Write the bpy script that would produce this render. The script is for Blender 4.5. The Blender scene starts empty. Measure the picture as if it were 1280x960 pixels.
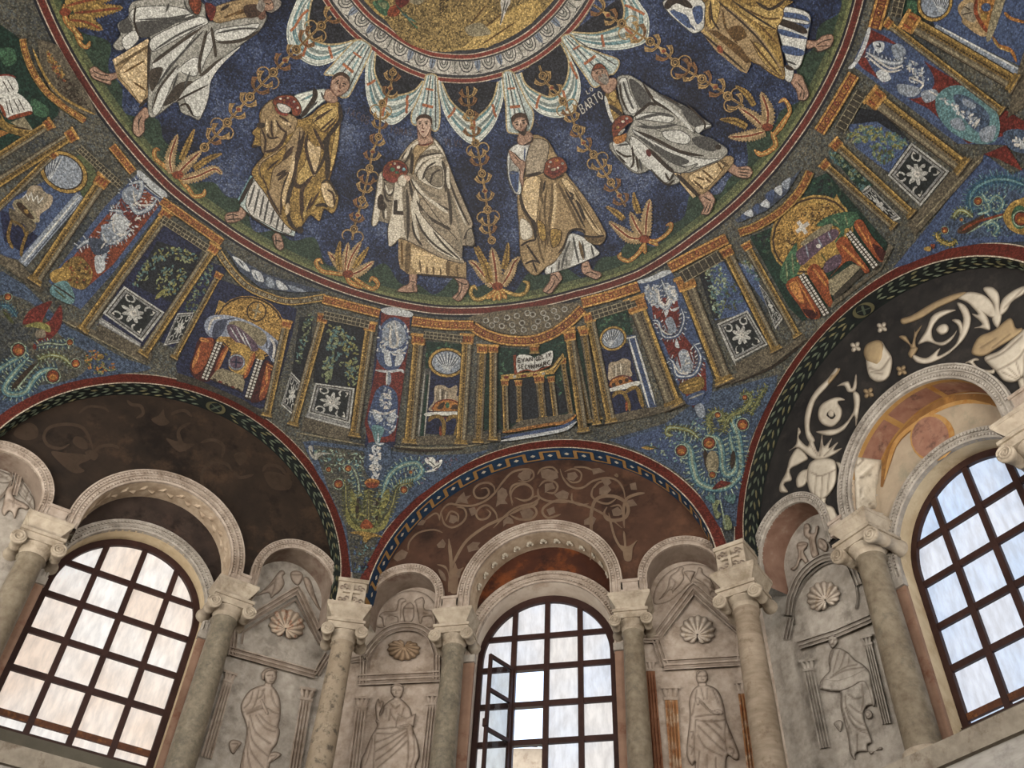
import bpy, bmesh, math, random
import numpy as np
from mathutils import Vector, Matrix
from mathutils.geometry import delaunay_2d_cdt
random.seed(7)
SC = bpy.context.scene
COL = SC.collection
# ------------------------------------------------------------------ camera
CAM = np.array([2.03773, -3.51541, 1.60178])
CR = np.array([0.9738136, 0.2232386, 0.0430305])
CU = np.array([0.132283, -0.7103081, 0.6913491])
CF = np.array([-0.1849007, 0.667553, 0.7212383])
FOC = 1169.9921
cd = bpy.data.cameras.new('camera'); cam = bpy.data.objects.new('camera', cd); COL.objects.link(cam)
cd.sensor_width = 36.0; cd.lens = FOC/1280*36; cd.clip_start = .05; cd.clip_end = 400
cam.matrix_world = Matrix(((CR[0], CU[0], -CF[0], CAM[0]), (CR[1], CU[1], -CF[1], CAM[1]), (CR[2], CU[2], -CF[2], CAM[2]), (0, 0, 0, 1)))
SC.camera = cam
# ------------------------------------------------------------------ sky, exposure, light
W = bpy.data.worlds.new('world'); SC.world = W; W.use_nodes = True
_n = W.node_tree.nodes; _n.clear()
_o = _n.new('ShaderNodeOutputWorld'); _b = _n.new('ShaderNodeBackground'); _s = _n.new('ShaderNodeTexSky')
_s.sky_type = 'HOSEK_WILKIE'; _s.turbidity = 9; _s.sun_direction = (-.5, -.3, .8)
_b.inputs['Strength'].default_value = 18.0
W.node_tree.links.new(_s.outputs[0], _b.inputs[0]); W.node_tree.links.new(_b.outputs[0], _o.inputs[0])
SC.view_settings.view_transform = 'Standard'; SC.view_settings.look = 'None'
SC.view_settings.gamma = 1; SC.view_settings.use_curve_mapping = False
SC.view_settings.exposure = 0.0
WA = math.radians(45.4984)
WANG = {0: 0.0, 1: WA, -1: -WA, 2: math.radians(90.4), -2: -math.radians(90.4), 3: math.radians(135.2), -3: -math.radians(135.2), 4: math.pi}
def wn(i):
    a = WANG[i]
    return np.array([math.sin(a), math.cos(a), 0.0]), np.array([math.cos(a), -math.sin(a), 0.0])
def area(name, loc, target, sx, sy, power, color):
    l = bpy.data.lights.new(name, 'AREA'); l.shape = 'RECTANGLE'; l.size = sx; l.size_y = sy; l.energy = power; l.color = color
    o = bpy.data.objects.new(name, l); COL.objects.link(o); o.location = loc
    o.rotation_euler = (Vector(target)-Vector(loc)).to_track_quat('-Z', 'Y').to_euler()
    return o
# daylight entering through the windows of the five walls behind the visitor
for _i in (2, -2, 3, -3, 4):
    _nn, _tt = wn(_i); _p = _nn*5.3
    area('window_daylight', (_p[0], _p[1], 6.6), (0, 0, 9.2), 1.5, 2.6, 120, (1.0, .97, .93))
# floodlights standing on the cornice, turned up to the dome
FLOODS = [(2, 90), (-2, 90), (3, 90), (-3, 90), (4, 90)]
for _i, _e in FLOODS:
    _nn, _tt = wn(_i); _p = _nn*4.6
    area('dome_floodlight', (_p[0], _p[1], 4.9), (-_p[0]*.25, -_p[1]*.25, 13), .5, .3, _e*1.95, (1.0, .91, .78))
# ------------------------------------------------------------------ picking points on the real surfaces
DA, DH, DZ, DN, DM = 5.84233, 5.80741, 7.92349, 2.21205, 1.83349
def ray(px, py):
    px = np.asarray(px, float); py = np.asarray(py, float)
    return CF + ((px-640)/FOC)[..., None]*CR - ((py-480)/FOC)[..., None]*CU
def dome_r(z, off=0.0):
    t = np.clip((np.asarray(z, float)-DZ)/(DH-off), 0, 1)
    return (DA-off)*np.clip(1-t**DM, 0, 1)**(1/DN)
def dome_z(r, off=0.0):
    t = np.clip(np.asarray(r, float)/(DA-off), 0, 1)
    return DZ+(DH-off)*np.clip(1-t**DN, 0, 1)**(1/DM)
class Dome:
    "the inside of the dome; a point of the picture is the spot of the vault it shows"
    def hit(s, px, py, off=0.0):
        d = ray(px, py); k = np.full(d.shape[:-1], 14.0); A = DA-off; H = DH-off
        for _ in range(14):
            P = CAM+k[..., None]*d; r = np.hypot(P[..., 0], P[..., 1])+1e-9; z = np.maximum(P[..., 2]-DZ, 1e-4)
            f = (r/A)**DN+(z/H)**DM-1
            dr = (P[..., 0]*d[..., 0]+P[..., 1]*d[..., 1])/r
            g = DN*(r/A)**(DN-1)/A*dr+DM*(z/H)**(DM-1)/H*d[..., 2]
            k = k-np.clip(f/g, -3, 3)
        return CAM+k[..., None]*d
class Plane:
    "vertical plane of wall i at distance D from the axis"
    def __init__(s, i, D): s.n, s.t = wn(i); s.D = D; s.i = i
    def hit(s, px, py, off=0.0):
        d = ray(px, py); k = (s.D-off-CAM@s.n)/(d@s.n)
        return CAM+k[..., None]*d
    def sz(s, px, py):
        P = s.hit(px, py); return P@s.t, P[..., 2]
class Loc:
    "wall-local coordinates (s along the wall, z up)"
    def __init__(s, i, D): s.n, s.t = wn(i); s.D = D
    def hit(s, a, b, off=0.0):
        a = np.asarray(a, float); b = np.asarray(b, float)
        off = np.asarray(off, float)
        return (s.D-off)[..., None]*s.n+a[..., None]*s.t+b[..., None]*np.array([0, 0, 1.0])
DOME = Dome()
def P3(i, s, d, z):
    n, t = wn(i); v = n*d+t*s
    return (v[0], v[1], z)
# ------------------------------------------------------------------ meshes
class MB:
    def __init__(s): s.v = []; s.f = []; s.m = []; s.nv = 0; s.mats = []
    def mi(s, mat):
        if mat not in s.mats: s.mats.append(mat)
        return s.mats.index(mat)
    def add(s, verts, faces, mat):
        k = s.mi(mat); b = s.nv
        verts = np.asarray(verts, float).reshape(-1, 3)
        s.v.append(verts); s.nv += len(verts)
        for f in faces: s.f.append([b+int(q) for q in f]); s.m.append(k)
    def grid(s, P, mat, closed=False, flip=False):
        P = np.asarray(P); a, b = P.shape[:2]; F = []
        for i in range(a-1):
            for j in range(b if closed else b-1):
                j2 = (j+1) % b; q = [i*b+j, i*b+j2, (i+1)*b+j2, (i+1)*b+j]
                F.append(q[::-1] if flip else q)
        s.add(P.reshape(-1, 3), F, mat)
    def box(s, i, s0, s1, d0, d1, z0, z1, mat, taper=0.0):
        "box in wall coordinates; taper shrinks the bottom"
        tp = taper
        c = [P3(i, a, d, z) for a, d, z in ((s0+tp, d0+tp, z0), (s1-tp, d0+tp, z0), (s1-tp, d1, z0), (s0+tp, d1, z0), (s0, d0, z1), (s1, d0, z1), (s1, d1, z1), (s0, d1, z1))]
        s.add(c, [(0, 1, 5, 4), (1, 2, 6, 5), (2, 3, 7, 6), (3, 0, 4, 7), (4, 5, 6, 7), (3, 2, 1, 0)], mat)
    def build(s, name, parent=None, smooth=False):
        me = bpy.data.meshes.new(name)
        V = np.concatenate(s.v) if s.v else np.zeros((0, 3))
        me.from_pydata(V.tolist(), [], s.f)
        for m in s.mats: me.materials.append(MAT(m))
        me.polygons.foreach_set('material_index', s.m)
        if smooth: me.polygons.foreach_set('use_smooth', [True]*len(s.f))
        me.update()
        o = bpy.data.objects.new(name, me); COL.objects.link(o)
        if parent is not None:
            o.parent = parent
            o.matrix_parent_inverse = parent_world(parent).inverted()
        return o
def parent_world(p):
    M = Matrix.Translation(p.location)
    return M
def tag(o, label=None, cat=None, group=None, kind=None):
    if label: o['label'] = label
    if cat: o['category'] = cat
    if group: o['group'] = group
    if kind: o['kind'] = kind
    return o
def empty(name, loc, label, cat, group=None):
    o = bpy.data.objects.new(name, None); COL.objects.link(o); o.location = [float(q) for q in loc]; o.empty_display_size = .1
    return tag(o, label, cat, group)
def catmull(pts, closed, n=4):
    p = np.asarray(pts, float); m = len(p)
    if m < 3: 
        t = np.linspace(0, 1, n+1)[:, None]; return p[0]*(1-t)+p[-1]*t
    out = []
    rng = range(m) if closed else range(m-1)
    for i in rng:
        if closed: a, b, c, d = p[(i-1) % m], p[i], p[(i+1) % m], p[(i+2) % m]
        else: a, b, c, d = p[max(i-1, 0)], p[i], p[i+1], p[min(i+2, m-1)]
        for k in range(n):
            t = k/n
            out.append(.5*((2*b)+(c-a)*t+(2*a-5*b+4*c-d)*t*t+(3*b-a-3*c+d)*t**3))
    if not closed: out.append(p[-1])
    return np.array(out)
def inside(P, poly):
    x, y = P[:, 0][:, None], P[:, 1][:, None]; a = poly; b = np.roll(poly, -1, 0)
    c = ((a[:, 1] > y) != (b[:, 1] > y)) & (x < (b[:, 0]-a[:, 0])*(y-a[:, 1])/(b[:, 1]-a[:, 1]+1e-12)+a[:, 0])
    return c.sum(1) % 2 == 1
def seg_dist(P, line, closed=False):
    a = line if closed else line[:-1]; b = np.roll(line, -1, 0) if closed else line[1:]
    ab = b-a; L = (ab**2).sum(1)+1e-12
    t = np.clip(((P[:, None]-a[None])*ab).sum(2)/L, 0, 1)
    q = a[None]+t[..., None]*ab[None]
    return np.sqrt(((P[:, None]-q)**2).sum(2)).min(1)
def fill(pts, g, jit=0.0):
    "triangulate a closed outline with grid points of spacing g inside"
    pts = np.asarray(pts, float)
    ext = np.vstack([pts])
    lo, hi = pts.min(0), pts.max(0)
    X, Y = np.meshgrid(np.arange(lo[0]+g*.5, hi[0], g), np.arange(lo[1]+g*.5, hi[1], g))
    Q = np.stack([X.ravel(), Y.ravel()], 1)
    if len(Q):
        Q = Q[inside(Q, pts)]
        if len(Q): Q = Q[seg_dist(Q, pts, True) > g*.3]
    allp = np.vstack([ext, Q]) if len(Q) else ext
    n = len(pts)
    V, E, Fc, *_ = delaunay_2d_cdt([Vector(p) for p in allp], [], [list(range(n))], 1, 1e-6)
    return np.array([[v.x, v.y] for v in V]), [list(f) for f in Fc]
def refine(pts, g, closed=True):
    p = np.asarray(pts, float); out = []; m = len(p)
    for i in range(m if closed else m-1):
        a, b = p[i], p[(i+1) % m]; k = max(1, int(math.ceil(np.linalg.norm(b-a)/g)))
        for j in range(k): out.append(a+(b-a)*j/k)
    if not closed: out.append(p[-1])
    return np.array(out)
def poly(mb, surf, pts, mat, off=0.0, g=8.0):
    try:
        V, Fc = fill(refine(pts, g), g)
    except Exception:
        return
    if len(Fc): mb.add(surf.hit(V[:, 0], V[:, 1], np.float64(off)), Fc, mat)
def ribbon(mb, surf, pts, w, mat, off=0.0, closed=False, g=7.0, taper=True):
    p = refine(pts, g, closed)
    if closed: p = np.vstack([p, p[:1]])
    n = len(p)
    if n < 2: return
    d = np.gradient(p, axis=0)
    if closed: d[0] = d[-1] = p[1]-p[-2]
    d /= (np.linalg.norm(d, axis=1)[:, None]+1e-9); nn = np.stack([-d[:, 1], d[:, 0]], 1)
    t = np.linspace(0, 1, n)
    ww = np.full(n, w/2.0)
    if taper and not closed: ww = w/2.0*np.clip(.25+np.minimum(t, 1-t)*5, 0, 1)
    A = p+nn*ww[:, None]; B = p-nn*ww[:, None]
    G = np.stack([surf.hit(A[:, 0], A[:, 1], np.float64(off)), surf.hit(B[:, 0], B[:, 1], np.float64(off))], 1)
    mb.grid(G, mat, flip=True)
def ell(cx, cy, rx, ry, ang=0.0, n=20, a0=0, a1=2*math.pi):
    t = np.linspace(a0, a1, n, endpoint=abs(a1-a0) < 6.28)
    c, s = math.cos(math.radians(ang)), math.sin(math.radians(ang))
    x, y = rx*np.cos(t), ry*np.sin(t)
    return np.stack([cx+c*x-s*y, cy+s*x+c*y], 1)
# ------------------------------------------------------------------ the drawing language of mosaics and paintings
def nums(tok): return np.array([[float(q) for q in t.split(',')] for t in tok])
def draw(text, surf, parent=None, k=1.0, ox=0.0, oy=0.0, off0=.004, step=.0005, first='field', g=8.0, smooth=False, wscale=1.0, outline=None):
    """Lines of shapes, each laid on the surface over the ones before it. '=name [label]' opens a part.
    p mat pts: rounded outline; s mat pts: straight outline; l<w> / j<w>: rounded / straight stroke; c<w>: closed stroke;
    e mat x y rx ry ang: ellipse; o<w> mat x y rx ry ang: ring"""
    parts = {}; cur = first; idx = 0; order = []; lab = {}
    def T(a):
        a = np.asarray(a, float)/k; return a+np.array([ox, oy])
    for ln in text.strip().splitlines():
        ln = ln.strip()
        if not ln or ln[0] == '#': continue
        if ln[0] == '=':
            w = ln[1:].split(None, 1); cur = w[0]+'|'+str(len(order)); order.append(cur); parts[cur] = MB()
            if len(w) > 1: lab[cur] = w[1]
            continue
        if ln[0] == '@':
            w = ln[1:].split(); k, ox, oy = float(w[0]), float(w[1]), float(w[2]); continue
        if cur not in parts: parts[cur] = MB(); order.append(cur)
        w = ln.split(); c = w[0][0]; wd = float(w[0][1:]) if len(w[0]) > 1 else 2.0; mat = w[1]; mb = parts[cur]
        off = off0+idx*step; idx += 1
        wd *= wscale
        if c in MACRO:
            idx += MACRO[c](mb, surf, wd, w[1:], T, off, step); continue
        if c == 'p' and outline and mat in outline:
            o_ = T(catmull(nums(w[2:]), True)); poly(mb, surf, o_, mat, off, g); ribbon(mb, surf, o_, 1.0, outline[mat], off+step*.5, True); continue
        if c == 'p': poly(mb, surf, T(catmull(nums(w[2:]), True)), mat, off, g)
        elif c == 's': poly(mb, surf, T(nums(w[2:])), mat, off, g)
        elif c == 'l': ribbon(mb, surf, T(catmull(nums(w[2:]), False)), wd, mat, off)
        elif c == 'j': ribbon(mb, surf, T(nums(w[2:])), wd, mat, off, taper=False)
        elif c == 'c': ribbon(mb, surf, T(catmull(nums(w[2:]), True)), wd, mat, off, True)
        elif c == 'k': ribbon(mb, surf, T(nums(w[2:])), wd, mat, off, True)
        elif c == 'e':
            v = [float(q) for q in ' '.join(w[2:]).replace(',', ' ').split()]+[0]; poly(mb, surf, T(ell(v[0], v[1], v[2], v[3], v[4])), mat, off, g)
        elif c == 'o':
            v = [float(q) for q in ' '.join(w[2:]).replace(',', ' ').split()]+[0]; ribbon(mb, surf, T(ell(v[0], v[1], v[2], v[3], v[4])), wd, mat, off, True)
    obs = []
    for key in order:
        if parts[key].nv == 0: continue
        o = parts[key].build(key.split('|')[0], parent, smooth)
        if key in lab: o['label'] = lab[key]
        obs.append(o)
    return obs
MACRO = {}
def macro(f): MACRO[f.__name__[-1]] = f; return f
def straight(a, b, n=2): return np.array([a+(b-a)*q for q in np.linspace(0, 1, n)])
def side(p, d):
    "the line p moved sideways by d"
    p = np.asarray(p, float); g_ = np.gradient(p, axis=0); g_ /= np.linalg.norm(g_, axis=1)[:, None]+1e-9
    return p+d*np.stack([-g_[:, 1], g_[:, 0]], 1)
def along(p, step):
    "points and directions spaced evenly on a line"
    p = refine(p, 1.5, False); L = np.concatenate([[0], np.cumsum(np.linalg.norm(np.diff(p, axis=0), axis=1))])
    q = np.arange(step*.5, L[-1], step); x = np.interp(q, L, p[:, 0]); y = np.interp(q, L, p[:, 1])
    d = np.gradient(p, axis=0); dx = np.interp(q, L, d[:, 0]); dy = np.interp(q, L, d[:, 1]); n_ = np.hypot(dx, dy)+1e-9
    return np.stack([x, y], 1), np.stack([dx/n_, dy/n_], 1)
@macro
def m_C(mb, surf, w, a, T, off, st):   # column: top, bottom, side of the gilded half
    P = T(nums(a[:2])); sd = float(a[2]) if len(a) > 2 else 1; L = np.linalg.norm(P[1]-P[0]); u = (P[1]-P[0])/L
    ln = straight(P[0]+u*w*.9, P[1]-u*w*.45, 6)
    R = lambda p, wd, m, k: ribbon(mb, surf, p, wd, m, off+st*k, taper=False)
    R(ln, w*1.02, 'columndark', 0); R(ln, w*.92, 'columngrey', 1); R(side(ln, sd*w*.18), w*.52, 'column', 2); R(side(ln, sd*w*.36), w*.16, 'columnlight', 3); R(side(ln, -sd*w*.28), w*.14, 'stonelight', 3)
    q, d = along(side(ln, sd*w*.08), 4.2)
    for x, dd in zip(q, d): R(np.array([x-dd*1.5, x+dd*1.5]), max(1.1, w*.1), 'columndark', 4)
    t0 = P[0]; R(straight(t0, t0+u*w*.95, 2), w*1.22, 'frieze', 4); R(straight(t0-u*.5, t0+u*w*.2, 2), w*1.42, 'friezelight', 5); R(straight(t0+u*w*.85, t0+u*w*1.0, 2), w*1.1, 'friezelight', 5)
    nn = np.array([-u[1], u[0]])
    for k_ in (-.32, 0, .32): R(straight(t0+u*w*.25+nn*w*k_, t0+u*w*.75+nn*w*k_, 2), w*.16, 'rust', 6)
    b = P[1]; R(straight(b-u*w*.5, b-u*w*.2, 2), w*1.18, 'column', 5); R(straight(b-u*w*.25, b, 2), w*1.45, 'columngrey', 6); R(straight(b-u*w*.22, b-u*w*.1, 2), w*1.3, 'columnlight', 7); R(straight(b-u*w*.02, b+u*w*.06, 2), w*1.4, 'columndark', 7)
    return 8
@macro
def m_Z(mb, surf, w, a, T, off, st):   # frieze of framed rosettes
    m0, m1, m2 = a[:3]; P = catmull(T(nums(a[3:])), False, 6)
    R = lambda p, wd, m, k: ribbon(mb, surf, p, wd, m, off+st*k, taper=False, g=4)
    R(P, w*1.08, 'columndark', 0); R(P, w, m0, 1); R(side(P, w*.40), w*.16, m1, 2); R(side(P, -w*.40), w*.16, m1, 2); R(side(P, -w*.26), w*.09, m2, 3); R(side(P, w*.26), w*.09, m2, 3)
    q, d = along(P, w*.8)
    for k_, (x, dd) in enumerate(zip(q, d)):
        n_ = np.array([-dd[1], dd[0]])
        if k_ % 2: 
            poly(mb, surf, ell(x[0], x[1], w*.21, w*.21, n=9), m2, off+st*4); poly(mb, surf, ell(x[0], x[1], w*.08, w*.08, n=6), m1, off+st*5)
        else:
            for e_ in (-.13, .13): R(np.array([x+dd*w*e_-n_*w*.2, x+dd*w*e_+n_*w*.2]), w*.09, m2, 4)
    return 6
@macro
def m_X(mb, surf, w, a, T, off, st):   # coffered underside
    P = refine(T(nums(a)), 4, False); R = lambda p, wd, m, k: ribbon(mb, surf, p, wd, m, off+st*k, taper=False, g=4)
    R(P, w, 'stonedark', 0)
    for k_ in (-.46, 0, .46): R(side(P, w*k_), 1.1, 'stonelight', 1)
    q, d = along(P, w*.55)
    for x, dd in zip(q, d):
        n_ = np.array([-dd[1], dd[0]]); R(np.array([x-n_*w*.48, x+n_*w*.48]), 1.0, 'stonelight', 2)
    return 3
@macro
def m_B(mb, surf, w, a, T, off, st):   # leaves: size, count, colours, outline
    n_ = int(a[0]); ms = a[1].split('/'); P = catmull(T(nums(a[2:])), True); rnd = random.Random(n_+int(P[0, 0]))
    lo, hi = P.min(0), P.max(0); c = 0; ctr = P.mean(0)
    for _ in range(n_*6):
        x = np.array([rnd.uniform(lo[0], hi[0]), rnd.uniform(lo[1], hi[1])])
        if not inside(x[None], P)[0]: continue
        an = rnd.uniform(0, 360); s_ = w*rnd.uniform(.7, 1.3)
        poly(mb, surf, ell(x[0], x[1], s_, s_*.45, an, n=7), ms[rnd.randrange(len(ms))], off+st*.25*(c % 6), 20); c += 1
        if c >= n_: break
    return 2
@macro
def m_G(mb, surf, w, a, T, off, st):   # marble slab with a rosette: four corners
    q = T(nums(a[:4])); 
    def bl(x, y):
        x = np.asarray(x)[..., None]; y = np.asarray(y)[..., None]
        return q[0]*(1-x)*(1-y)+q[1]*x*(1-y)+q[2]*x*y+q[3]*(1-x)*y
    class S_:
        def hit(s, x, y, o=0.0):
            p_ = bl(x, y); return surf.hit(p_[..., 0], p_[..., 1], o)
    s_ = S_(); U = np.array([(0, 0), (1, 0), (1, 1), (0, 1)], float)
    poly(mb, s_, U, 'marblelight', off, .2); poly(mb, s_, .045+.91*U, 'stonedark', off+st, .2); poly(mb, s_, .07+.86*U, 'marble', off+st*2, .2); poly(mb, s_, .12+.76*U, 'slab', off+st*3, .2)
    half = len(a) > 4
    for k_ in range(8):
        an = k_*math.pi/4; L = .25 if k_ % 2 else .29
        poly(mb, s_, ell(.5+math.cos(an)*L*.55, .5+math.sin(an)*L*.55, L*.5, .052, math.degrees(an), n=8), 'marblelight', off+st*4, .2)
    poly(mb, s_, ell(.5, .5, .075, .075, n=10), 'white', off+st*5, .2); poly(mb, s_, ell(.5, .5, .03, .03, n=8), 'marble', off+st*6, .2)
    for cx, cy in ((0, 0), (1, 0), (1, 1), (0, 1)):
        sx = 1 if cx == 0 else -1; sy = 1 if cy == 0 else -1; X = lambda v: cx+sx*v; Y = lambda v: cy+sy*v
        sc = [(X(.16+.10*(1-math.cos(t))*1.0), Y(.2+.09*math.sin(t))) for t in np.linspace(0, 4.4, 9)]
        ribbon(mb, s_, np.array(sc), .045, 'marblelight', off+st*4, g=.06)
        poly(mb, s_, np.array([(X(.14), Y(.14)), (X(.22), Y(.15)), (X(.15), Y(.22))]), 'white', off+st*4, .2)
    return 7
@macro
def m_S(mb, surf, w, a, T, off, st):   # shell conch in a gilded ring: cx cy rx ry angle
    x, y, rx, ry, an = [float(v) for v in ' '.join(a).replace(',', ' ').split()[:5]]; s0 = T(np.array([[0., 0.], [1., 0.]])); k_ = s0[1, 0]-s0[0, 0]; cx, cy = T([[x, y]])[0]; rx, ry = rx*k_, ry*k_
    poly(mb, surf, ell(cx, cy, rx*1.16, ry*1.18, an), 'columndark', off); poly(mb, surf, ell(cx, cy, rx*1.12, ry*1.13, an), 'columnlight', off+st); poly(mb, surf, ell(cx, cy, rx*.97, ry*.96, an), 'umber', off+st*2); poly(mb, surf, ell(cx, cy, rx*.9, ry*.88, an), 'acan', off+st*3)
    r_ = math.radians(an); base = np.array([cx-math.sin(r_)*(-ry*.75), cy+math.cos(r_)*ry*.75])
    for q_ in np.linspace(-1.15, 1.15, 9):
        tip = np.array([math.sin(q_)*rx*.86, -math.cos(q_*.9)*ry*.8]); tip = np.array([cx+tip[0]*math.cos(r_)-tip[1]*math.sin(r_), cy+tip[0]*math.sin(r_)+tip[1]*math.cos(r_)])
        ribbon(mb, surf, np.array([base, tip]), 1.8, 'acanlight', off+st*4, g=6); 
    for q_ in np.linspace(-1.0, 1.0, 8):
        tip = np.array([math.sin(q_)*rx*.86, -math.cos(q_*.9)*ry*.8]); tip = np.array([cx+tip[0]*math.cos(r_)-tip[1]*math.sin(r_), cy+tip[0]*math.sin(r_)+tip[1]*math.cos(r_)])
        ribbon(mb, surf, np.array([base*.7+tip*.3, tip]), 1.2, 'acandark', off+st*5, g=6)
    return 6
@macro
def m_J(mb, surf, w, a, T, off, st):   # post set with pearls
    P = T(nums(a[:2])); ln = straight(P[0], P[1], 6); R = lambda p, wd, m, k: ribbon(mb, surf, p, wd, m, off+st*k, taper=False)
    R(ln, w, 'umber', 0); q, d = along(ln, 4.0)
    for x, dd in zip(q, d):
        n_ = np.array([-dd[1], dd[0]])
        for e_ in (-.26, .26): poly(mb, surf, np.array([x+n_*w*(e_-.17)-dd*1.4, x+n_*w*(e_+.17)-dd*1.4, x+n_*w*(e_+.17)+dd*1.4, x+n_*w*(e_-.17)+dd*1.4]), 'white', off+st)
    return 2
@macro
def m_V(mb, surf, w, a, T, off, st):   # scrolling acanthus stem, colours edge/body/light
    m0, m1, m2 = a[0].split('/'); P = catmull(T(nums(a[1:])), False, 6); rnd = random.Random(int(P[0, 0]*7))
    q, d = along(P, 3.0)
    for k_, (x, dd) in enumerate(zip(q, d)):
        n_ = np.array([-dd[1], dd[0]]); l_ = w*rnd.uniform(.75, 1.2)
        for sg in (-1, 1): ribbon(mb, surf, np.array([x, x+n_*sg*l_-dd*2.5]), 1.3, (m0, m2)[k_ % 2], off+st*.3*(k_ % 3), g=9, taper=False)
    R = lambda p, wd, m, k: ribbon(mb, surf, p, wd, m, off+st*k, g=4)
    R(P, w*.95, m0, 1); R(P, w*.7, m1, 2); R(P, w*.26, m2, 3); return 4
@macro
def m_D(mb, surf, w, a, T, off, st):   # round eye of a scroll: cx cy r
    x, y, r = [float(v) for v in ' '.join(a).replace(',', ' ').split()[:3]]; s0 = T(np.array([[0., 0.], [1., 0.]])); k_ = s0[1, 0]-s0[0, 0]; x, y = T([[x, y]])[0]; r *= k_
    for q_, (f, m) in enumerate(((1.25, 'scrolllight'), (1.08, 'umber'), (.9, 'rust'), (.6, 'orange'))): poly(mb, surf, ell(x, y+(r*.15 if q_ == 3 else 0), r*f, r*f*(.8 if q_ == 3 else 1), n=12), m, off+st*q_)
    return 4
def thing(name, label, cat, text, surf, at, k=1.0, ox=0, oy=0, group=None, **kw):
    "an Empty on the surface at picture point 'at' with the drawn parts as its children"
    e = empty(name, surf.hit(np.float64(at[0]), np.float64(at[1])), label, cat, group)
    draw(text, surf, e, k, ox, oy, **kw)
    return e
# ------------------------------------------------------------------ materials
def lin(h):
    h = h.lstrip('#'); c = [int(h[i:i+2], 16)/255 for i in (0, 2, 4)]
    return tuple((x/12.92 if x <= .04045 else ((x+.055)/1.055)**2.4) for x in c)+(1.0,)
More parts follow.
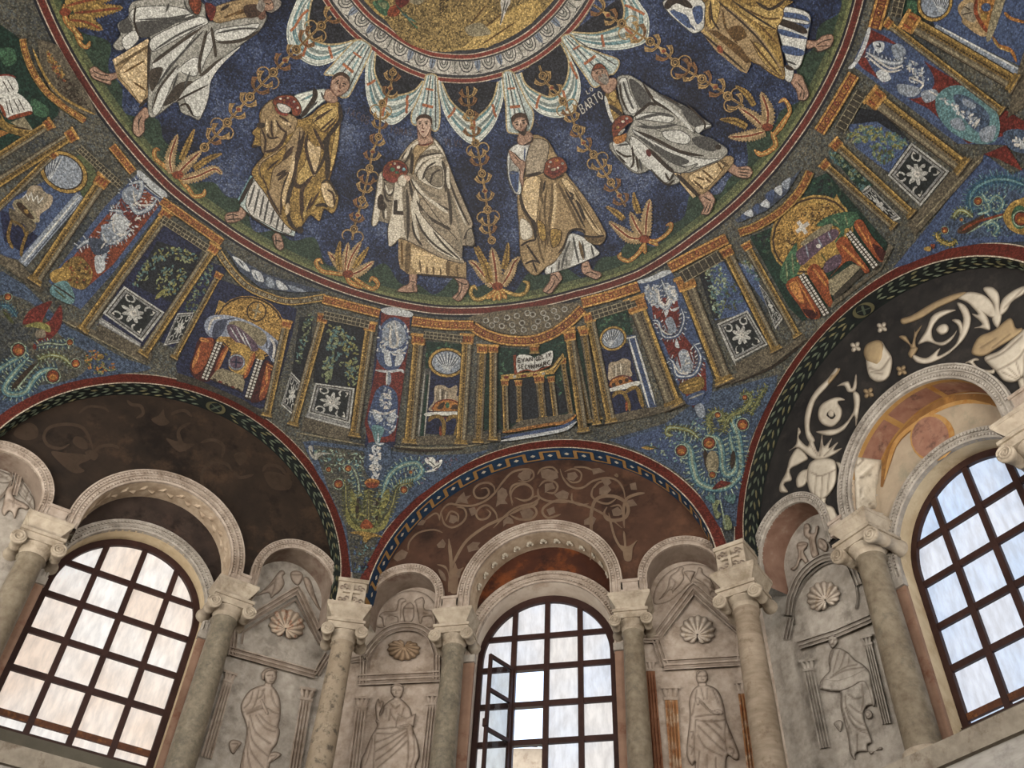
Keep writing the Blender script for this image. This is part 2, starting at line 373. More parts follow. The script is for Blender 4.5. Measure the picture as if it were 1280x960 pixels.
# mosaic colours: main tessera colour, second colour mixed in, strength of variation
MOS = {
 'navy': ('#1b2540', '#2a3a62', .75), 'blue': ('#26365f', '#3a5183', .7), 'paleblue': ('#49608f', '#31456f', .6), 'black': ('#17181c', '#2b2d38', .9),
 'ground': ('#3a4a2c', '#5a6038', .6), 'grassdark': ('#22352b', '#2f4630', .7), 'grasslight': ('#767642', '#5d6638', .6),
 'red': ('#74281c', '#581d18', .35), 'brightred': ('#98392a', '#742a20', .35), 'whiteline': ('#c9b9a0', '#a8957c', .4), 'darkline': ('#12141f', '#20222c', .5),
 'gold': ('#9c7a34', '#7a5c28', .75), 'goldlight': ('#b99850', '#a07e3a', .65), 'golddark': ('#6c4c20', '#4a3319', .6), 'medal': ('#96793f', '#6e5a33', .9), 'goldfield': ('#a67d35', '#846026', .9),
 'orange': ('#b5742c', '#8c4f20', .6), 'rust': ('#93401f', '#6b2b18', .6), 'crimson': ('#7d2a20', '#541b19', .6), 'brown': ('#4b3423', '#33241a', .6), 'umber': ('#2c211b', '#3b2d22', .6),
 'robe': ('#a9977a', '#8d7b60', .5), 'robelight': ('#d6ccb4', '#b9ad94', .4), 'robemid': ('#8d8068', '#766a56', .5), 'robedark': ('#4a4033', '#382f26', .5),
 'silver': ('#a5a297', '#868478', .5), 'silverlight': ('#d2d2c8', '#b4b4aa', .4), 'silverdark': ('#54534e', '#3f3e3c', .5),
 'ochre': ('#a88a5c', '#8c7044', .5), 'ochrelight': ('#cdb284', '#b0925e', .5), 'ochredark': ('#6f5834', '#574326', .5),
 'skin': ('#b18a70', '#946c54', .45), 'skindark': ('#7d5440', '#5e3c2e', .5), 'skinlight': ('#d3b094', '#b8917a', .35), 'hair': ('#4c3526', '#35251c', .5), 'hairgrey': ('#8d8478', '#6f675c', .5),
 'linen': ('#b9c4bd', '#94a8a4', .5), 'linenlight': ('#d9dbcc', '#bfc6ba', .4), 'linenteal': ('#6f989b', '#507c83', .5), 'linenorange': ('#b8683a', '#9a4f2c', .5), 'linenshade': ('#83928c', '#6c7b78', .5), 'linenedge': ('#c6ad78', '#a08a5a', .5), 'halo': ('#a9c0bd', '#5d93ac', .6),
 'egg': ('#c4beb0', '#a19c92', .45), 'eggblue': ('#7d8a9c', '#626f84', .5), 'eggdark': ('#2b2c30', '#3d3d42', .5),
 'stone': ('#6c6048', '#584d3c', .7), 'stonelight': ('#8f8262', '#756a50', .6), 'stonedark': ('#3f392d', '#2e2a22', .6), 'plinth': ('#675c47', '#4a4336', .7),
 'column': ('#85672c', '#654d24', .6), 'columnlight': ('#b08a3a', '#8e6d2e', .6), 'columngrey': ('#6f624a', '#574d3b', .6), 'columndark': ('#3c2e1c', '#2a2118', .6),
 'frieze': ('#a06a2a', '#7e4a20', .7), 'friezelight': ('#c08e3e', '#9c6c2c', .6),
 'darkgreen': ('#1c3a2d', '#12281f', .8), 'green': ('#3f6a46', '#2c5038', .7), 'leaf': ('#7e8256', '#5b6a48', .7), 'leafdark': ('#3c4a34', '#27342a', .7), 'leafteal': ('#4f7470', '#38585c', .7), 'night': ('#15181f', '#22262c', .9), 'nightblue': ('#191d38', '#262b4c', .8), 'skyblue': ('#465a84', '#35476c', .7),
 'marble': ('#8c8c88', '#6d6e6e', .6), 'marblelight': ('#b4b4ac', '#93938e', .5), 'slab': ('#171b1b', '#22282a', .7),
 'acan': ('#8f98a2', '#6c7888', .6), 'acanlight': ('#bdc0be', '#9aa2a8', .5), 'acandark': ('#444e62', '#323a4e', .6), 'strip': ('#43557a', '#33436a', .6),
 'field': ('#4d5a5c', '#3b4c5c', .85), 'fieldblue': ('#32415e', '#43546c', .8), 'scroll': ('#5f8686', '#47707a', .6), 'scrollblue': ('#2c5670', '#1f4058', .6), 'scrolllight': ('#93a48a', '#76896f', .6), 'lime': ('#86803c', '#6a682f', .7), 'limedark': ('#4f5228', '#3c4322', .7),
 'purple': ('#6a5060', '#4c3a4c', .6), 'cushion': ('#9aa3b4', '#727c94', .5), 'cushiondark': ('#4a5268', '#383e54', .6), 'drape': ('#9c4a1e', '#7a3018', .6), 'drapelight': ('#cc8434', '#a8602a', .6), 'drapedark': ('#4d1c16', '#381413', .6),
 'sprig': ('#b28e52', '#8d6b38', .6), 'sprigdark': ('#8f6034', '#6f4626', .6), 'faint': ('#5a4c50', '#463c48', .6),
 'white': ('#cfcabd', '#aaa59a', .4),
}
# grounds laid in patches of differently dyed glass
BIG = {'navy': [(.30, '#14182a'), (.43, '#1c2540'), (.52, '#24345c'), (.60, '#34456c'), (.72, '#566380')],
       'field': [(.32, '#343a40'), (.45, '#464840'), (.54, '#585240'), (.62, '#454c50'), (.72, '#625c48')]}
_cache = {}
def nodes(name):
    m = bpy.data.materials.new(name); m.use_nodes = True; nt = m.node_tree
    return m, nt, nt.nodes['Principled BSDF']
def N(nt, t, **kw):
    n = nt.nodes.new(t)
    for k, v in kw.items():
        if k in n.inputs: n.inputs[k].default_value = v
        else: setattr(n, k, v)
    return n
def ramp(nt, src, stops):
    r = nt.nodes.new('ShaderNodeValToRGB'); nt.links.new(src, r.inputs[0])
    el = r.color_ramp.elements
    while len(el) < len(stops): el.new(.5)
    for e, (p, c) in zip(el, stops): e.position = p; e.color = c if len(c) == 4 else tuple(c)+(1,)
    return r.outputs[0]
def mixc(nt, fac, a, b, mode='MIX'):
    m = nt.nodes.new('ShaderNodeMix'); m.data_type = 'RGBA'; m.blend_type = mode
    for sock, v in ((m.inputs[0], fac), (m.inputs[6], a), (m.inputs[7], b)):
        if hasattr(v, 'is_output') or isinstance(v, bpy.types.NodeSocket): nt.links.new(v, sock)
        else: sock.default_value = v
    return m.outputs[2]
def mth(nt, op, a, b=0.0, c=None):
    m = nt.nodes.new('ShaderNodeMath'); m.operation = op
    for sock, v in zip(m.inputs, (a, b, c)):
        if v is None: continue
        if isinstance(v, bpy.types.NodeSocket): nt.links.new(v, sock)
        else: sock.default_value = v
    return m.outputs[0]
TESS = 54.0
def tone(h):
    "old glass is a little greyer and darker than its new colour"
    c = [int(h.lstrip('#')[i:i+2], 16) for i in (0, 2, 4)]; l = .3*c[0]+.59*c[1]+.11*c[2]
    return '%02x%02x%02x' % tuple(int(max(0, min(255, (l+(x-l)*.74)*.90))) for x in c)
def mosaic(name):
    a, b, var = MOS[name]
    a, b = tone(a), tone(b)
    m, nt, bs = nodes('mosaic_'+name)
    g = N(nt, 'ShaderNodeNewGeometry')
    v = N(nt, 'ShaderNodeTexVoronoi', Scale=TESS, Randomness=.75); nt.links.new(g.outputs['Position'], v.inputs['Vector'])
    sp = N(nt, 'ShaderNodeSeparateColor'); nt.links.new(v.outputs['Color'], sp.inputs[0])
    no = N(nt, 'ShaderNodeTexNoise', Scale=2.6, Detail=3.0); nt.links.new(g.outputs['Position'], no.inputs['Vector'])
    f = mth(nt, 'ADD', mth(nt, 'MULTIPLY', sp.outputs[0], .75), mth(nt, 'MULTIPLY', mth(nt, 'SUBTRACT', no.outputs[0], .38), 1.3))
    col = mixc(nt, mth(nt, 'MINIMUM', mth(nt, 'MAXIMUM', f, 0.0), 1.0), lin(a), lin(b))
    if name in BIG:
        n4 = N(nt, 'ShaderNodeTexNoise', Scale=1.05, Detail=3.0, Roughness=.6); nt.links.new(g.outputs['Position'], n4.inputs['Vector'])
        big = ramp(nt, mth(nt, 'ADD', n4.outputs[0], mth(nt, 'MULTIPLY', mth(nt, 'SUBTRACT', sp.outputs[0], .5), .22)), BIG[name] and [(p_, lin(tone(h_))) for p_, h_ in BIG[name]])
        col = big
    br = mth(nt, 'MULTIPLY_ADD', mth(nt, 'SUBTRACT', sp.outputs[1], .5), 1.6*var, 1.0)
    gold = name in ('gold', 'goldlight', 'medal', 'goldfield', 'orange', 'frieze', 'friezelight', 'columnlight', 'column', 'golddark', 'ochrelight')
    if gold: br = mth(nt, 'ADD', br, mth(nt, 'MULTIPLY', mth(nt, 'GREATER_THAN', sp.outputs[2], .90), .75))  # glints painted into the colour: random gold tesserae made brighter
    # the mortar between the tesserae
    edge = N(nt, 'ShaderNodeMapRange', **{'From Min': .0085*62/TESS*.5, 'From Max': .0085*62/TESS, 'To Min': 1.0, 'To Max': .62}); nt.links.new(v.outputs['Distance'], edge.inputs[0])
    vd = N(nt, 'ShaderNodeMapRange', **{'From Min': .35, 'From Max': .75, 'To Min': 1.0, 'To Max': .55}); nt.links.new(v.outputs['Distance'], vd.inputs[0])
    br = mth(nt, 'MULTIPLY', br, vd.outputs[0])
    hs = N(nt, 'ShaderNodeHueSaturation'); nt.links.new(col, hs.inputs['Color']); nt.links.new(br, hs.inputs['Value'])
    nt.links.new(hs.outputs[0], bs.inputs['Base Color'])
    bs.inputs['Roughness'].default_value = .55; bs.inputs['Specular IOR Level'].default_value = .25
    if gold: bs.inputs['Metallic'].default_value = .15
    return m
def rough(name, spec):
    "stone, stucco and paint: two colours mixed by noise, stains, bump"
    a, b, scale, bump, extra = spec
    m, nt, bs = nodes(name)
    g = N(nt, 'ShaderNodeNewGeometry')
    mp = N(nt, 'ShaderNodeMapping'); nt.links.new(g.outputs['Position'], mp.inputs[0])
    mp.inputs['Scale'].default_value = extra.get('stretch', (1, 1, 1))
    no = N(nt, 'ShaderNodeTexNoise', Scale=scale, Detail=8.0, Roughness=.62); nt.links.new(mp.outputs[0], no.inputs['Vector'])
    n2 = N(nt, 'ShaderNodeTexNoise', Scale=scale*.23, Detail=4.0); nt.links.new(mp.outputs[0], n2.inputs['Vector'])
    f = mth(nt, 'ADD', mth(nt, 'MULTIPLY', no.outputs[0], .7), mth(nt, 'MULTIPLY', n2.outputs[0], .5))
    col = ramp(nt, f, [(.44, lin(a)), (.76, lin(b))])
    if 'stain' in extra:
        sc, amt, scale2 = extra['stain']
        n3 = N(nt, 'ShaderNodeTexNoise', Scale=scale2, Detail=7.0, Roughness=.7); nt.links.new(g.outputs['Position'], n3.inputs['Vector'])
        r = ramp(nt, n3.outputs[0], [(extra.get('edge', .53), (0, 0, 0)), (extra.get('edge', .53)+.12, (amt, amt, amt))])
        col = mixc(nt, r, col, lin(sc))
    if 'stain2' in extra:
        sc, amt, scale2 = extra['stain2']
        n3 = N(nt, 'ShaderNodeTexNoise', Scale=scale2, Detail=7.0, Roughness=.65); n3.noise_dimensions = '4D'; n3.inputs['W'].default_value = 3.7
        nt.links.new(g.outputs['Position'], n3.inputs['Vector'])
        r = ramp(nt, n3.outputs[0], [(.54, (0, 0, 0)), (.64, (amt, amt, amt))])
        col = mixc(nt, r, col, lin(sc))
    if name.startswith(('stucco', 'shell', 'marble', 'scroll', 'rustpaint')):   # darker brown in the carved lines and along the outlines
        at = N(nt, 'ShaderNodeAttribute'); at.attribute_name = 'groove_tone'
        col = mixc(nt, mth(nt, 'MULTIPLY', at.outputs['Fac'], .85), col, lin('#4a3c31'))
    nt.links.new(col, bs.inputs['Base Color'])
    bp = N(nt, 'ShaderNodeBump', Strength=.55, Distance=bump); nt.links.new(no.outputs[0], bp.inputs['Height']); nt.links.new(bp.outputs[0], bs.inputs['Normal'])
    bs.inputs['Roughness'].default_value = extra.get('rough', .85); bs.inputs['Specular IOR Level'].default_value = .2
    return m
ROUGH = {
 'stucco': ('#84766a', '#aea297', 9, .012, {'stain': ('#6a5a4c', .55, 3.2)}),
 'stuccowarm': ('#978571', '#c0af9b', 9, .012, {'stain': ('#7a6450', .5, 3.0)}),
 'stuccogrey': ('#837c74', '#aaa49c', 11, .012, {'stain': ('#5c5650', .5, 4.0)}),
 'grime': ('#4a3f37', '#60534a', 20, .003, {}),
 'rustpaint': ('#7d4a2c', '#94704e', 14, .006, {'stain': ('#b09c86', .8, 6.0), 'edge': .50}),
 'niche': ('#6f6156', '#93857a', 5, .008, {'stain': ('#5b4038', .6, 2.4)}),
 'nichered': ('#6b5044', '#8d7264', 4, .006, {'stain': ('#94887e', .7, 2.0)}),
 'shaft': ('#625749', '#82796a', 16, .004, {'stain': ('#565047', .6, 7.0), 'rough': .55}),
 'shaftgrey': ('#5d584e', '#82796a', 22, .004, {'stain': ('#948b7b', .5, 10.0), 'rough': .5}),
 'shaftvein': ('#746758', '#96897a', 5, .003, {'stretch': (1, 1, 3.5), 'stain': ('#5d4c3c', .55, 8.0), 'rough': .5}),
 'shaftbreccia': ('#7d7060', '#978a79', 8, .004, {'stain': ('#4c463e', .9, 9.0), 'edge': .52, 'rough': .5}),
 'marbleblock': ('#8c8173', '#b3a898', 10, .006, {'stain': ('#6e604e', .6, 3.5)}),
 'marblewhite': ('#a59c8d', '#cdc5b6', 12, .004, {'stain': ('#8a7a66', .4, 5.0)}),
 'lunettebrown': ('#33241d', '#4c352a', 3.2, .004, {'stain': ('#5e4232', .6, 1.7), 'stain2': ('#221814', .7, 2.2)}),
 'lunettedark': ('#201a16', '#352a22', 2.6, .004, {'stain': ('#4a392c', .6, 1.5), 'stain2': ('#16110f', .8, 2.6)}),
 'lunetteblack': ('#1b1a1b', '#2b2928', 5, .004, {'stain': ('#383431', .6, 3.0)}),
 'tympanum': ('#221b19', '#3a302b', 4, .006, {'stain': ('#4a3a33', .6, 2.2), 'stain2': ('#17110f', .8, 3.0)}),
 'tympanumrust': ('#2a1813', '#48281a', 4, .006, {'stain': ('#6e3c1e', .8, 2.0), 'stain2': ('#1b1210', .8, 2.6)}),
 'tympanumcream': ('#8a7c6c', '#a89a86', 4, .004, {'stain': ('#6f7264', .5, 2.6)}),
 'sinopiared': ('#7b5548', '#8f6c5c', 9, .004, {'stain': ('#4e3a36', .7, 6.0), 'stain2': ('#9b7f6c', .6, 8.0)}),
 'sinopiaochre': ('#94703f', '#a88556', 10, .004, {'stain': ('#8a5a28', .7, 4.0)}),
 'sinopiabrown': ('#644628', '#7c5a36', 8, .004, {'stain': ('#a0753e', .6, 5.0)}),
 'terracotta': ('#7b6152', '#957968', 5, .004, {'stain': ('#6a4030', .8, 2.6), 'edge': .55}),
 'terrapatch': ('#6f4a36', '#835c45', 9, .006, {'stain': ('#5c3322', .8, 8.0)}),
 'reveal': ('#b5a183', '#d0c0a2', 6, .004, {'stain': ('#927a58', .5, 2.4)}),
 'revealcool': ('#b3a496', '#cfc4b6', 6, .004, {'stain': ('#8a6f58', .5, 2.0)}),
 'frame': ('#2a1a18', '#3a2622', 14, .002, {'rough': .5}),
 'framerust': ('#44291e', '#5c3a28', 20, .003, {'stain': ('#8a5a30', .6, 14.0), 'rough': .6}),
 'sill': ('#4d4a42', '#5e5a50', 4, .002, {}),
 'ledge': ('#7f776c', '#a29a8d', 8, .008, {'stain': ('#5a4a3e', .7, 3.5)}),
 'ledgemarble': ('#9a9691', '#b9b6b2', 6, .003, {'stretch': (1, 1, 4), 'stain': ('#7c7a78', .5, 6.0), 'rough': .5}),
 'vine': ('#5d4b3e', '#71604f', 12, .002, {'stain': ('#5a4538', .5, 6.0)}),
 'vinedim': ('#31271f', '#40342b', 12, .002, {'stain': ('#33271f', .6, 6.0)}),
 'vineleaf': ('#57483d', '#6a5a4d', 14, .002, {'stain': ('#54443a', .6, 8.0)}),
 'scrollwhite': ('#a0988b', '#c0b8aa', 12, .005, {'stain': ('#7d7466', .4, 6.0)}),
 'scrolltan': ('#82715a', '#9a8768', 12, .004, {}),
 'scrollline': ('#6a5f52', '#7b7062', 16, .002, {}),
 'plaster': ('#6f655a', '#8f8578', 3, .006, {'stain': ('#5a5048', .5, 1.5)}),
 'paving': ('#5d554b', '#7a7064', 5, .004, {'stain': ('#4a423a', .5, 2.0), 'rough': .5}),
 'shellcream': ('#a0958a', '#c2b8ac', 14, .004, {'stain': ('#7c6548', .6, 9.0)}),
 'shellbrown': ('#85705a', '#a5907a', 12, .004, {'stain': ('#5a4330', .6, 9.0)}),
 'shellrust': ('#a8998a', '#c8baa8', 14, .004, {'stain': ('#8d5236', .8, 14.0), 'edge': .5}),
 'garland': ('#15181a', '#1f2422', 9, .002, {}), 'garlandleaf': ('#3a423a', '#525848', 16, .003, {'stain': ('#3a4440', .6, 9.0)}), 'garlandolive': ('#4a4936', '#5e5a42', 16, .003, {}),
 'meander': ('#8a6a40', '#a07d50', 20, .002, {}), 'meanderblue': ('#1c2c44', '#2a4058', 16, .002, {}),
 'rooftile': ('#8a7c70', '#a49688', 8, .006, {'stain': ('#6e5a4c', .6, 5.0)}), 'netting': ('#4b4d55', '#5c5e66', 9, .001, {}),
}
def pane(name):
    "backlit alabaster: a lit window sheet with soft veins"
    a, b, st = PANES[name]
    m, nt, bs = nodes(name)
    g = N(nt, 'ShaderNodeNewGeometry'); oi = N(nt, 'ShaderNodeObjectInfo')
    mp = N(nt, 'ShaderNodeMapping'); nt.links.new(g.outputs['Position'], mp.inputs[0]); mp.inputs['Scale'].default_value = (1, 1, .28); mp.inputs['Rotation'].default_value = (.25, .3, 0)
    no = N(nt, 'ShaderNodeTexNoise', Scale=16.0, Detail=6.0, Roughness=.6); nt.links.new(mp.outputs[0], no.inputs['Vector'])
    n2 = N(nt, 'ShaderNodeTexNoise', Scale=2.2, Detail=2.0); nt.links.new(g.outputs['Position'], n2.inputs['Vector'])
    f = mth(nt, 'ADD', mth(nt, 'MULTIPLY', n2.outputs[0], .6), mth(nt, 'MULTIPLY', oi.outputs['Random'], .5))
    col = ramp(nt, f, [(.3, lin(a)), (.72, lin(b))])
    lum = ramp(nt, no.outputs[0], [(.36, (.70, .70, .71)), (.62, (1.0, 1.0, 1.0))])
    col = mixc(nt, 1.0, col, lum, 'MULTIPLY')
    nt.links.new(col, bs.inputs['Emission Color']); bs.inputs['Emission Strength'].default_value = st
    bs.inputs['Base Color'].default_value = (.25, .25, .25, 1); bs.inputs['Roughness'].default_value = .6
    return m
PANES = {'alabasterwarm': ('#f6f2ee', '#eed6c2', .86), 'alabaster': ('#d9e4f6', '#e6e2e0', .86), 'alabasterblue': ('#b4d4fb', '#d8e2f4', .84)}
def MAT(name):
    if name in _cache: return _cache[name]
    if name in MOS: m = mosaic(name)
    elif name in ROUGH: m = rough(name, ROUGH[name])
    elif name in PANES: m = pane(name)
    elif name == 'glass':
        m, nt, bs = nodes('glass'); bs.inputs['Transmission Weight'].default_value = 1; bs.inputs['Roughness'].default_value = .02; bs.inputs['IOR'].default_value = 1.2; bs.inputs['Base Color'].default_value = (.86, .94, 1, 1)
    else: raise KeyError(name)
    _cache[name] = m
    return m
# ------------------------------------------------------------------ the shell: dome, arches, lunettes, walls
AP = 5.4            # apothem of the octagon at the arch faces
DL = 5.64           # lunette wall
DF = 5.62           # face of the arcade archivolts
DN2 = 5.95          # back of the niches
DW = 6.2            # window frames
HALF = math.tan(WA/2)*AP
def arch_curve(n=97, d=0.0, half=None):
    "arch line (s, z): where the wall plane cuts the dome, moved inwards by d"
    h = half or HALF
    t = np.linspace(-math.pi/2, math.pi/2, n); s = h*np.sin(t)
    z = dome_z(np.sqrt(AP*AP+s*s))
    z[0] = z[-1] = DZ+.02
    if d:
        p = np.stack([s, z], 1); g = np.gradient(p, axis=0); g /= np.linalg.norm(g, axis=1)[:, None]
        q = p-d*np.stack([-g[:, 1], g[:, 0]], 1)
        q[0] = (-h+d, DZ); q[-1] = (h-d, DZ)
        return q
    return np.stack([s, z], 1)
Z_R, Z_M, Z_M2 = 11.6883, 13.4609, 13.5457
def th_of(wl): return WANG[wl]
BOUND = [(-4.0, )]
order_w = [0, 1, 2, 3, 4, -3, -2, -1]
angs = [WANG[w] if w != 4 else math.pi for w in order_w]
angs = [a if a >= 0 else a+2*math.pi for a in angs]
def zfloor(th):
    "height where the vault meets the octagon wall at azimuth th"
    best = None
    for w, a in zip(order_w, angs):
        d = (th-a+math.pi) % (2*math.pi)-math.pi
        if best is None or abs(d) < abs(best): best = d
    r = AP/math.cos(best)
    return float(dome_z(min(r, DA-1e-4)))
TH = np.linspace(0, 2*math.pi, 385)[:-1]
def zone(name, z0f, z1, mat, nz, parent):
    rows = []
    zlo = np.array([z0f(t) for t in TH])
    for k in range(nz+1):
        f = k/nz
        a0 = np.arcsin(np.clip((zlo-DZ)/DH, 0, 1)); a1 = math.asin(min(1, (z1-DZ)/DH))
        z = DZ+DH*np.sin(a0+(a1-a0)*f); r = dome_r(z)
        rows.append(np.stack([r*np.sin(TH), r*np.cos(TH), z], 1))
    mb = MB(); mb.grid(np.array(rows), mat, closed=True)
    o = mb.build(name, parent, True)
    return o
ceil_mb = MB()
# the masonry vault above the mosaic
_rows = []
for z in np.linspace(DZ+2.6, DZ+DH-.02, 14):
    r = float(dome_r(z))+.22
    _rows.append(np.stack([r*np.sin(TH[::4]), r*np.cos(TH[::4]), 0*TH[::4]+z+.22], 1))
ceil_mb.grid(np.array(_rows), 'plaster', closed=True)
ceiling = tag(ceil_mb.build('ceiling', None, True), 'masonry dome over the octagon, clad in mosaic', None, None, 'structure')
tag(zone('pendentive_mosaic', zfloor, Z_R, 'field', 40, ceiling), 'grey blue mosaic ground of the pendentives and painted porticoes')
tag(zone('blue_mosaic', lambda t: Z_R, Z_M, 'navy', 24, ceiling), 'deep blue mosaic ground behind the standing figures')
tag(zone('medallion_mosaic', lambda t: Z_M, DZ+DH-.0005, 'medal', 24, ceiling), 'gold mosaic ground of the central medallion')
# floor
fm = MB(); ring = [P3(0, 0, 0, 0)]
cor = []
for k in range(8):
    a = (angs[k]+angs[(k+1) % 8]+(2*math.pi if k == 7 else 0))/2
    cor.append((math.sin(a)*6.75, math.cos(a)*6.75, 0.0))
fm.add(cor+[(c[0], c[1], -.1) for c in cor], [list(range(8))[::-1]]+[[k, (k+1) % 8, 8+(k+1) % 8, 8+k] for k in range(8)], 'paving')
tag(fm.build('floor'), 'worn stone floor of the octagon', None, None, 'structure')
# ---- arcades
def arc(c, z, r, n=28, a0=math.pi, a1=0.0):
    t = np.linspace(a0, a1, n); return [(c+r*math.cos(q), z+r*math.sin(q)) for q in t]
ARC = {0: dict(big=(-.01, 7.885, .99, .84), small=[(-1.70, 7.886, .53, .425), (1.69, 7.886, .53, .425)], imp=7.70, win=(-.03, 7.31, .82), sill=5.66, sur=(-.005, 7.38, .97, .82)),
       -1: dict(big=(-.035, 7.755, 1.0, .85), small=[(-1.82, 7.73, .60, .485), (1.63, 7.94, .575, .465)], imp=7.60, win=(-.08, 7.225, .85), sill=5.60, sur=(-.085, 7.24, .975, .85)),
       1: dict(big=(.127, 7.69, 1.025, .875), small=[(-1.61, 7.81, .572, .46), (1.86, 7.60, .56, .45)], imp=7.52, win=(.175, 7.06, .845), sill=5.47, sur=(.20, 7.06, .965, .845))}
def impz(i, c): return ARC[i]['imp'] if c is None else c
LUN = {0: 'lunettebrown', -1: 'lunettedark', 1: 'lunetteblack'}
SIDE = {0: 'wall_front', -1: 'wall_left', 1: 'wall_right'}
def sweep(mb, i, prof_a, prof_b, da, db, mat, flip=False):
    "strip between two (s,z) lines at two depths"
    A = [P3(i, s, da, z) for s, z in prof_a]; B = [P3(i, s, db, z) for s, z in prof_b]
    mb.grid(np.stack([np.array(A), np.array(B)], 0), mat, flip=flip)
def fill_wall(mb, i, D, pts, mat, g=.3):
    V, Fc = fill(refine(np.array(pts, float), g), g)
    mb.add(Loc(i, D).hit(V[:, 0], V[:, 1]), Fc, mat)
def legs(c, z, r, zb, n=28):
    return [(c-r, zb)]+arc(c, z, r, n)+[(c+r, zb)]
walls = {}
for i in (0, -1, 1):
    A = ARC[i]; n, t = wn(i); zi = A['imp']
    inner = arch_curve(97, .15); half_l = HALF+.10
    # lunette wall, cut out over the three arches
    out = [(-half_l, zi-.05)]+[(-half_l, DZ)]+[tuple(p) for p in arch_curve(97, -.05)[2:-2]]+[(half_l, DZ), (half_l, zi-.05)]
    b = []
    for c, z, r, ri in (A['small'][1], A['big'], A['small'][0]):
        b += [(min(c+ri, half_l-.02), zi-.05)]+arc(c, z, ri, 28, 0, math.pi)+[(c-ri, zi-.05)]
    b = [(min(max(s, -half_l+.01), half_l-.01), z) for s, z in b]
    mb = MB(); fill_wall(mb, i, DL, out+b, LUN[i])
    wl = mb.build(SIDE[i]); walls[i] = tag(wl, {0: 'brown painted wall facing the visitor with pale vines over its arches', -1: 'sooty dark brown wall at the left above the warm lit window', 1: 'black wall at the right with raised white scrolls and vases'}[i], None, None, 'structure')
    # arch soffits
    mb = MB()
    for c, z, r, ri in A['small']: sweep(mb, i, legs(c, z, ri, zi), legs(c, z, ri, zi), DL-.01, DN2+.01, 'nichered' if i == 1 else 'niche')
    mb.build('niche_soffit', wl, True)
    c, z, r, ri = A['big']; mb = MB(); sweep(mb, i, legs(c, z, ri, zi), legs(c, z, ri, zi), DL-.01, DN2+.01, {0: 'stuccowarm', -1: 'stuccowarm', 1: 'stuccowarm'}[i]); tag(mb.build('great_soffit', wl, True), 'pale stucco underside of the great arch')
    # back wall of niches with window opening
    wc, wz, wr = A['win']; sc_, sz_, so_, si_ = A['sur']
    mb = MB(); hb = 2.52
    pts = [(-hb, 4.6), (-hb, 8.75), (hb, 8.75), (hb, 4.6), (sc_+si_, 4.6)]+arc(sc_, sz_, si_, 40, 0, math.pi)+[(sc_-si_, 4.6)]
    V, Fc = fill(refine(np.array(pts), .25), .25)
    L = Loc(i, DN2); P = L.hit(V[:, 0], V[:, 1])
    ty = []; ni = []
    for f in Fc:
        cs = V[f].mean(0); (ty if abs(cs[0]-A['big'][0]) < 1.02 and cs[1] > zi-.45 and abs(cs[0]-A['big'][0]) < A['big'][3]+.06 else ni).append(f)
    mb.add(P, ni, 'stuccogrey' if i != 0 else 'stucco'); mb.add(P, ty, {0: 'tympanumrust', -1: 'tympanum', 1: 'tympanumcream'}[i])
    mb.build('niche_wall', wl)
    # window reveal
    mb = MB(); sweep(mb, i, legs(sc_, sz_, si_, 5.0, 40), legs(wc, wz, wr+.02, 5.0, 40), DN2, DW+.06, 'reveal' if i != 0 else 'revealcool'); mb.build('window_reveal', wl, True)
    # masonry behind: closes the wall
    mb = MB()
    for s0, s1 in ((-2.9, wc-wr-.03), (wc+wr+.03, 2.9)):
        mb.box(i, s0, s1, DW+.1, DW+.5, 0, 9.2, 'plaster')
    pts = [(wc-wr-.04, 9.2), (wc+wr+.04, 9.2)]+[(wc+(wr+.04)*math.cos(q), wz+(wr+.04)*math.sin(q)) for q in np.linspace(0, math.pi, 30)]
    fill_wall(mb, i, DW+.1, pts, 'plaster')
    mb.box(i, wc-wr-.05, wc+wr+.05, DW+.1, DW+.5, 0, A['sill']-.1, 'plaster')
    mb.build('outer_masonry', wl)
    # ledge and lower wall
    mb = MB(); zl = A['sill']-.42
    mb.box(i, -2.52, 2.52, 5.45, 6.7, zl-.12, zl+.06, 'ledge'); mb.box(i, -2.5, 2.5, 5.5, 6.7, zl-.34, zl-.12, 'ledgemarble'); mb.box(i, -2.5, 2.5, 5.6, 6.7, 0, zl-.34, 'plaster')
    mb.build('ledge', wl)
for i in (2, -2, 3, -3, 4):
    mb = MB(); zi = 7.6
    pts = [(-2.4, 0), (-2.4, 8)]+[tuple(p) for p in arch_curve(49, -.05)[2:-2]]+[(2.4, 8), (2.4, 0), (.85, 0), (.85, 7.2)]+arc(0, 7.2, .85, 20, 0, math.pi)[1:]+[(-.85, 0)]
    fill_wall(mb, i, DL, pts, 'plaster', .5)
    mb.box(i, -.9, .9, DL, DL+.4, 0, 5.4, 'plaster')
    wl = tag(mb.build({2: 'wall_east', -2: 'wall_west', 3: 'wall_south_east', -3: 'wall_south_west', 4: 'wall_back'}[i]), 'plastered wall with an arched window, out of view', None, None, 'structure')
    walls[i] = wl
    mb = MB(); fill_wall(mb, i, DL+.35, [(-.9, 5.3), (-.9, 7.2)]+arc(0, 7.2, .9, 24)[1:-1]+[(.9, 7.2), (.9, 5.3)], 'alabasterwarm', .5)
    mb.build('pane', wl)
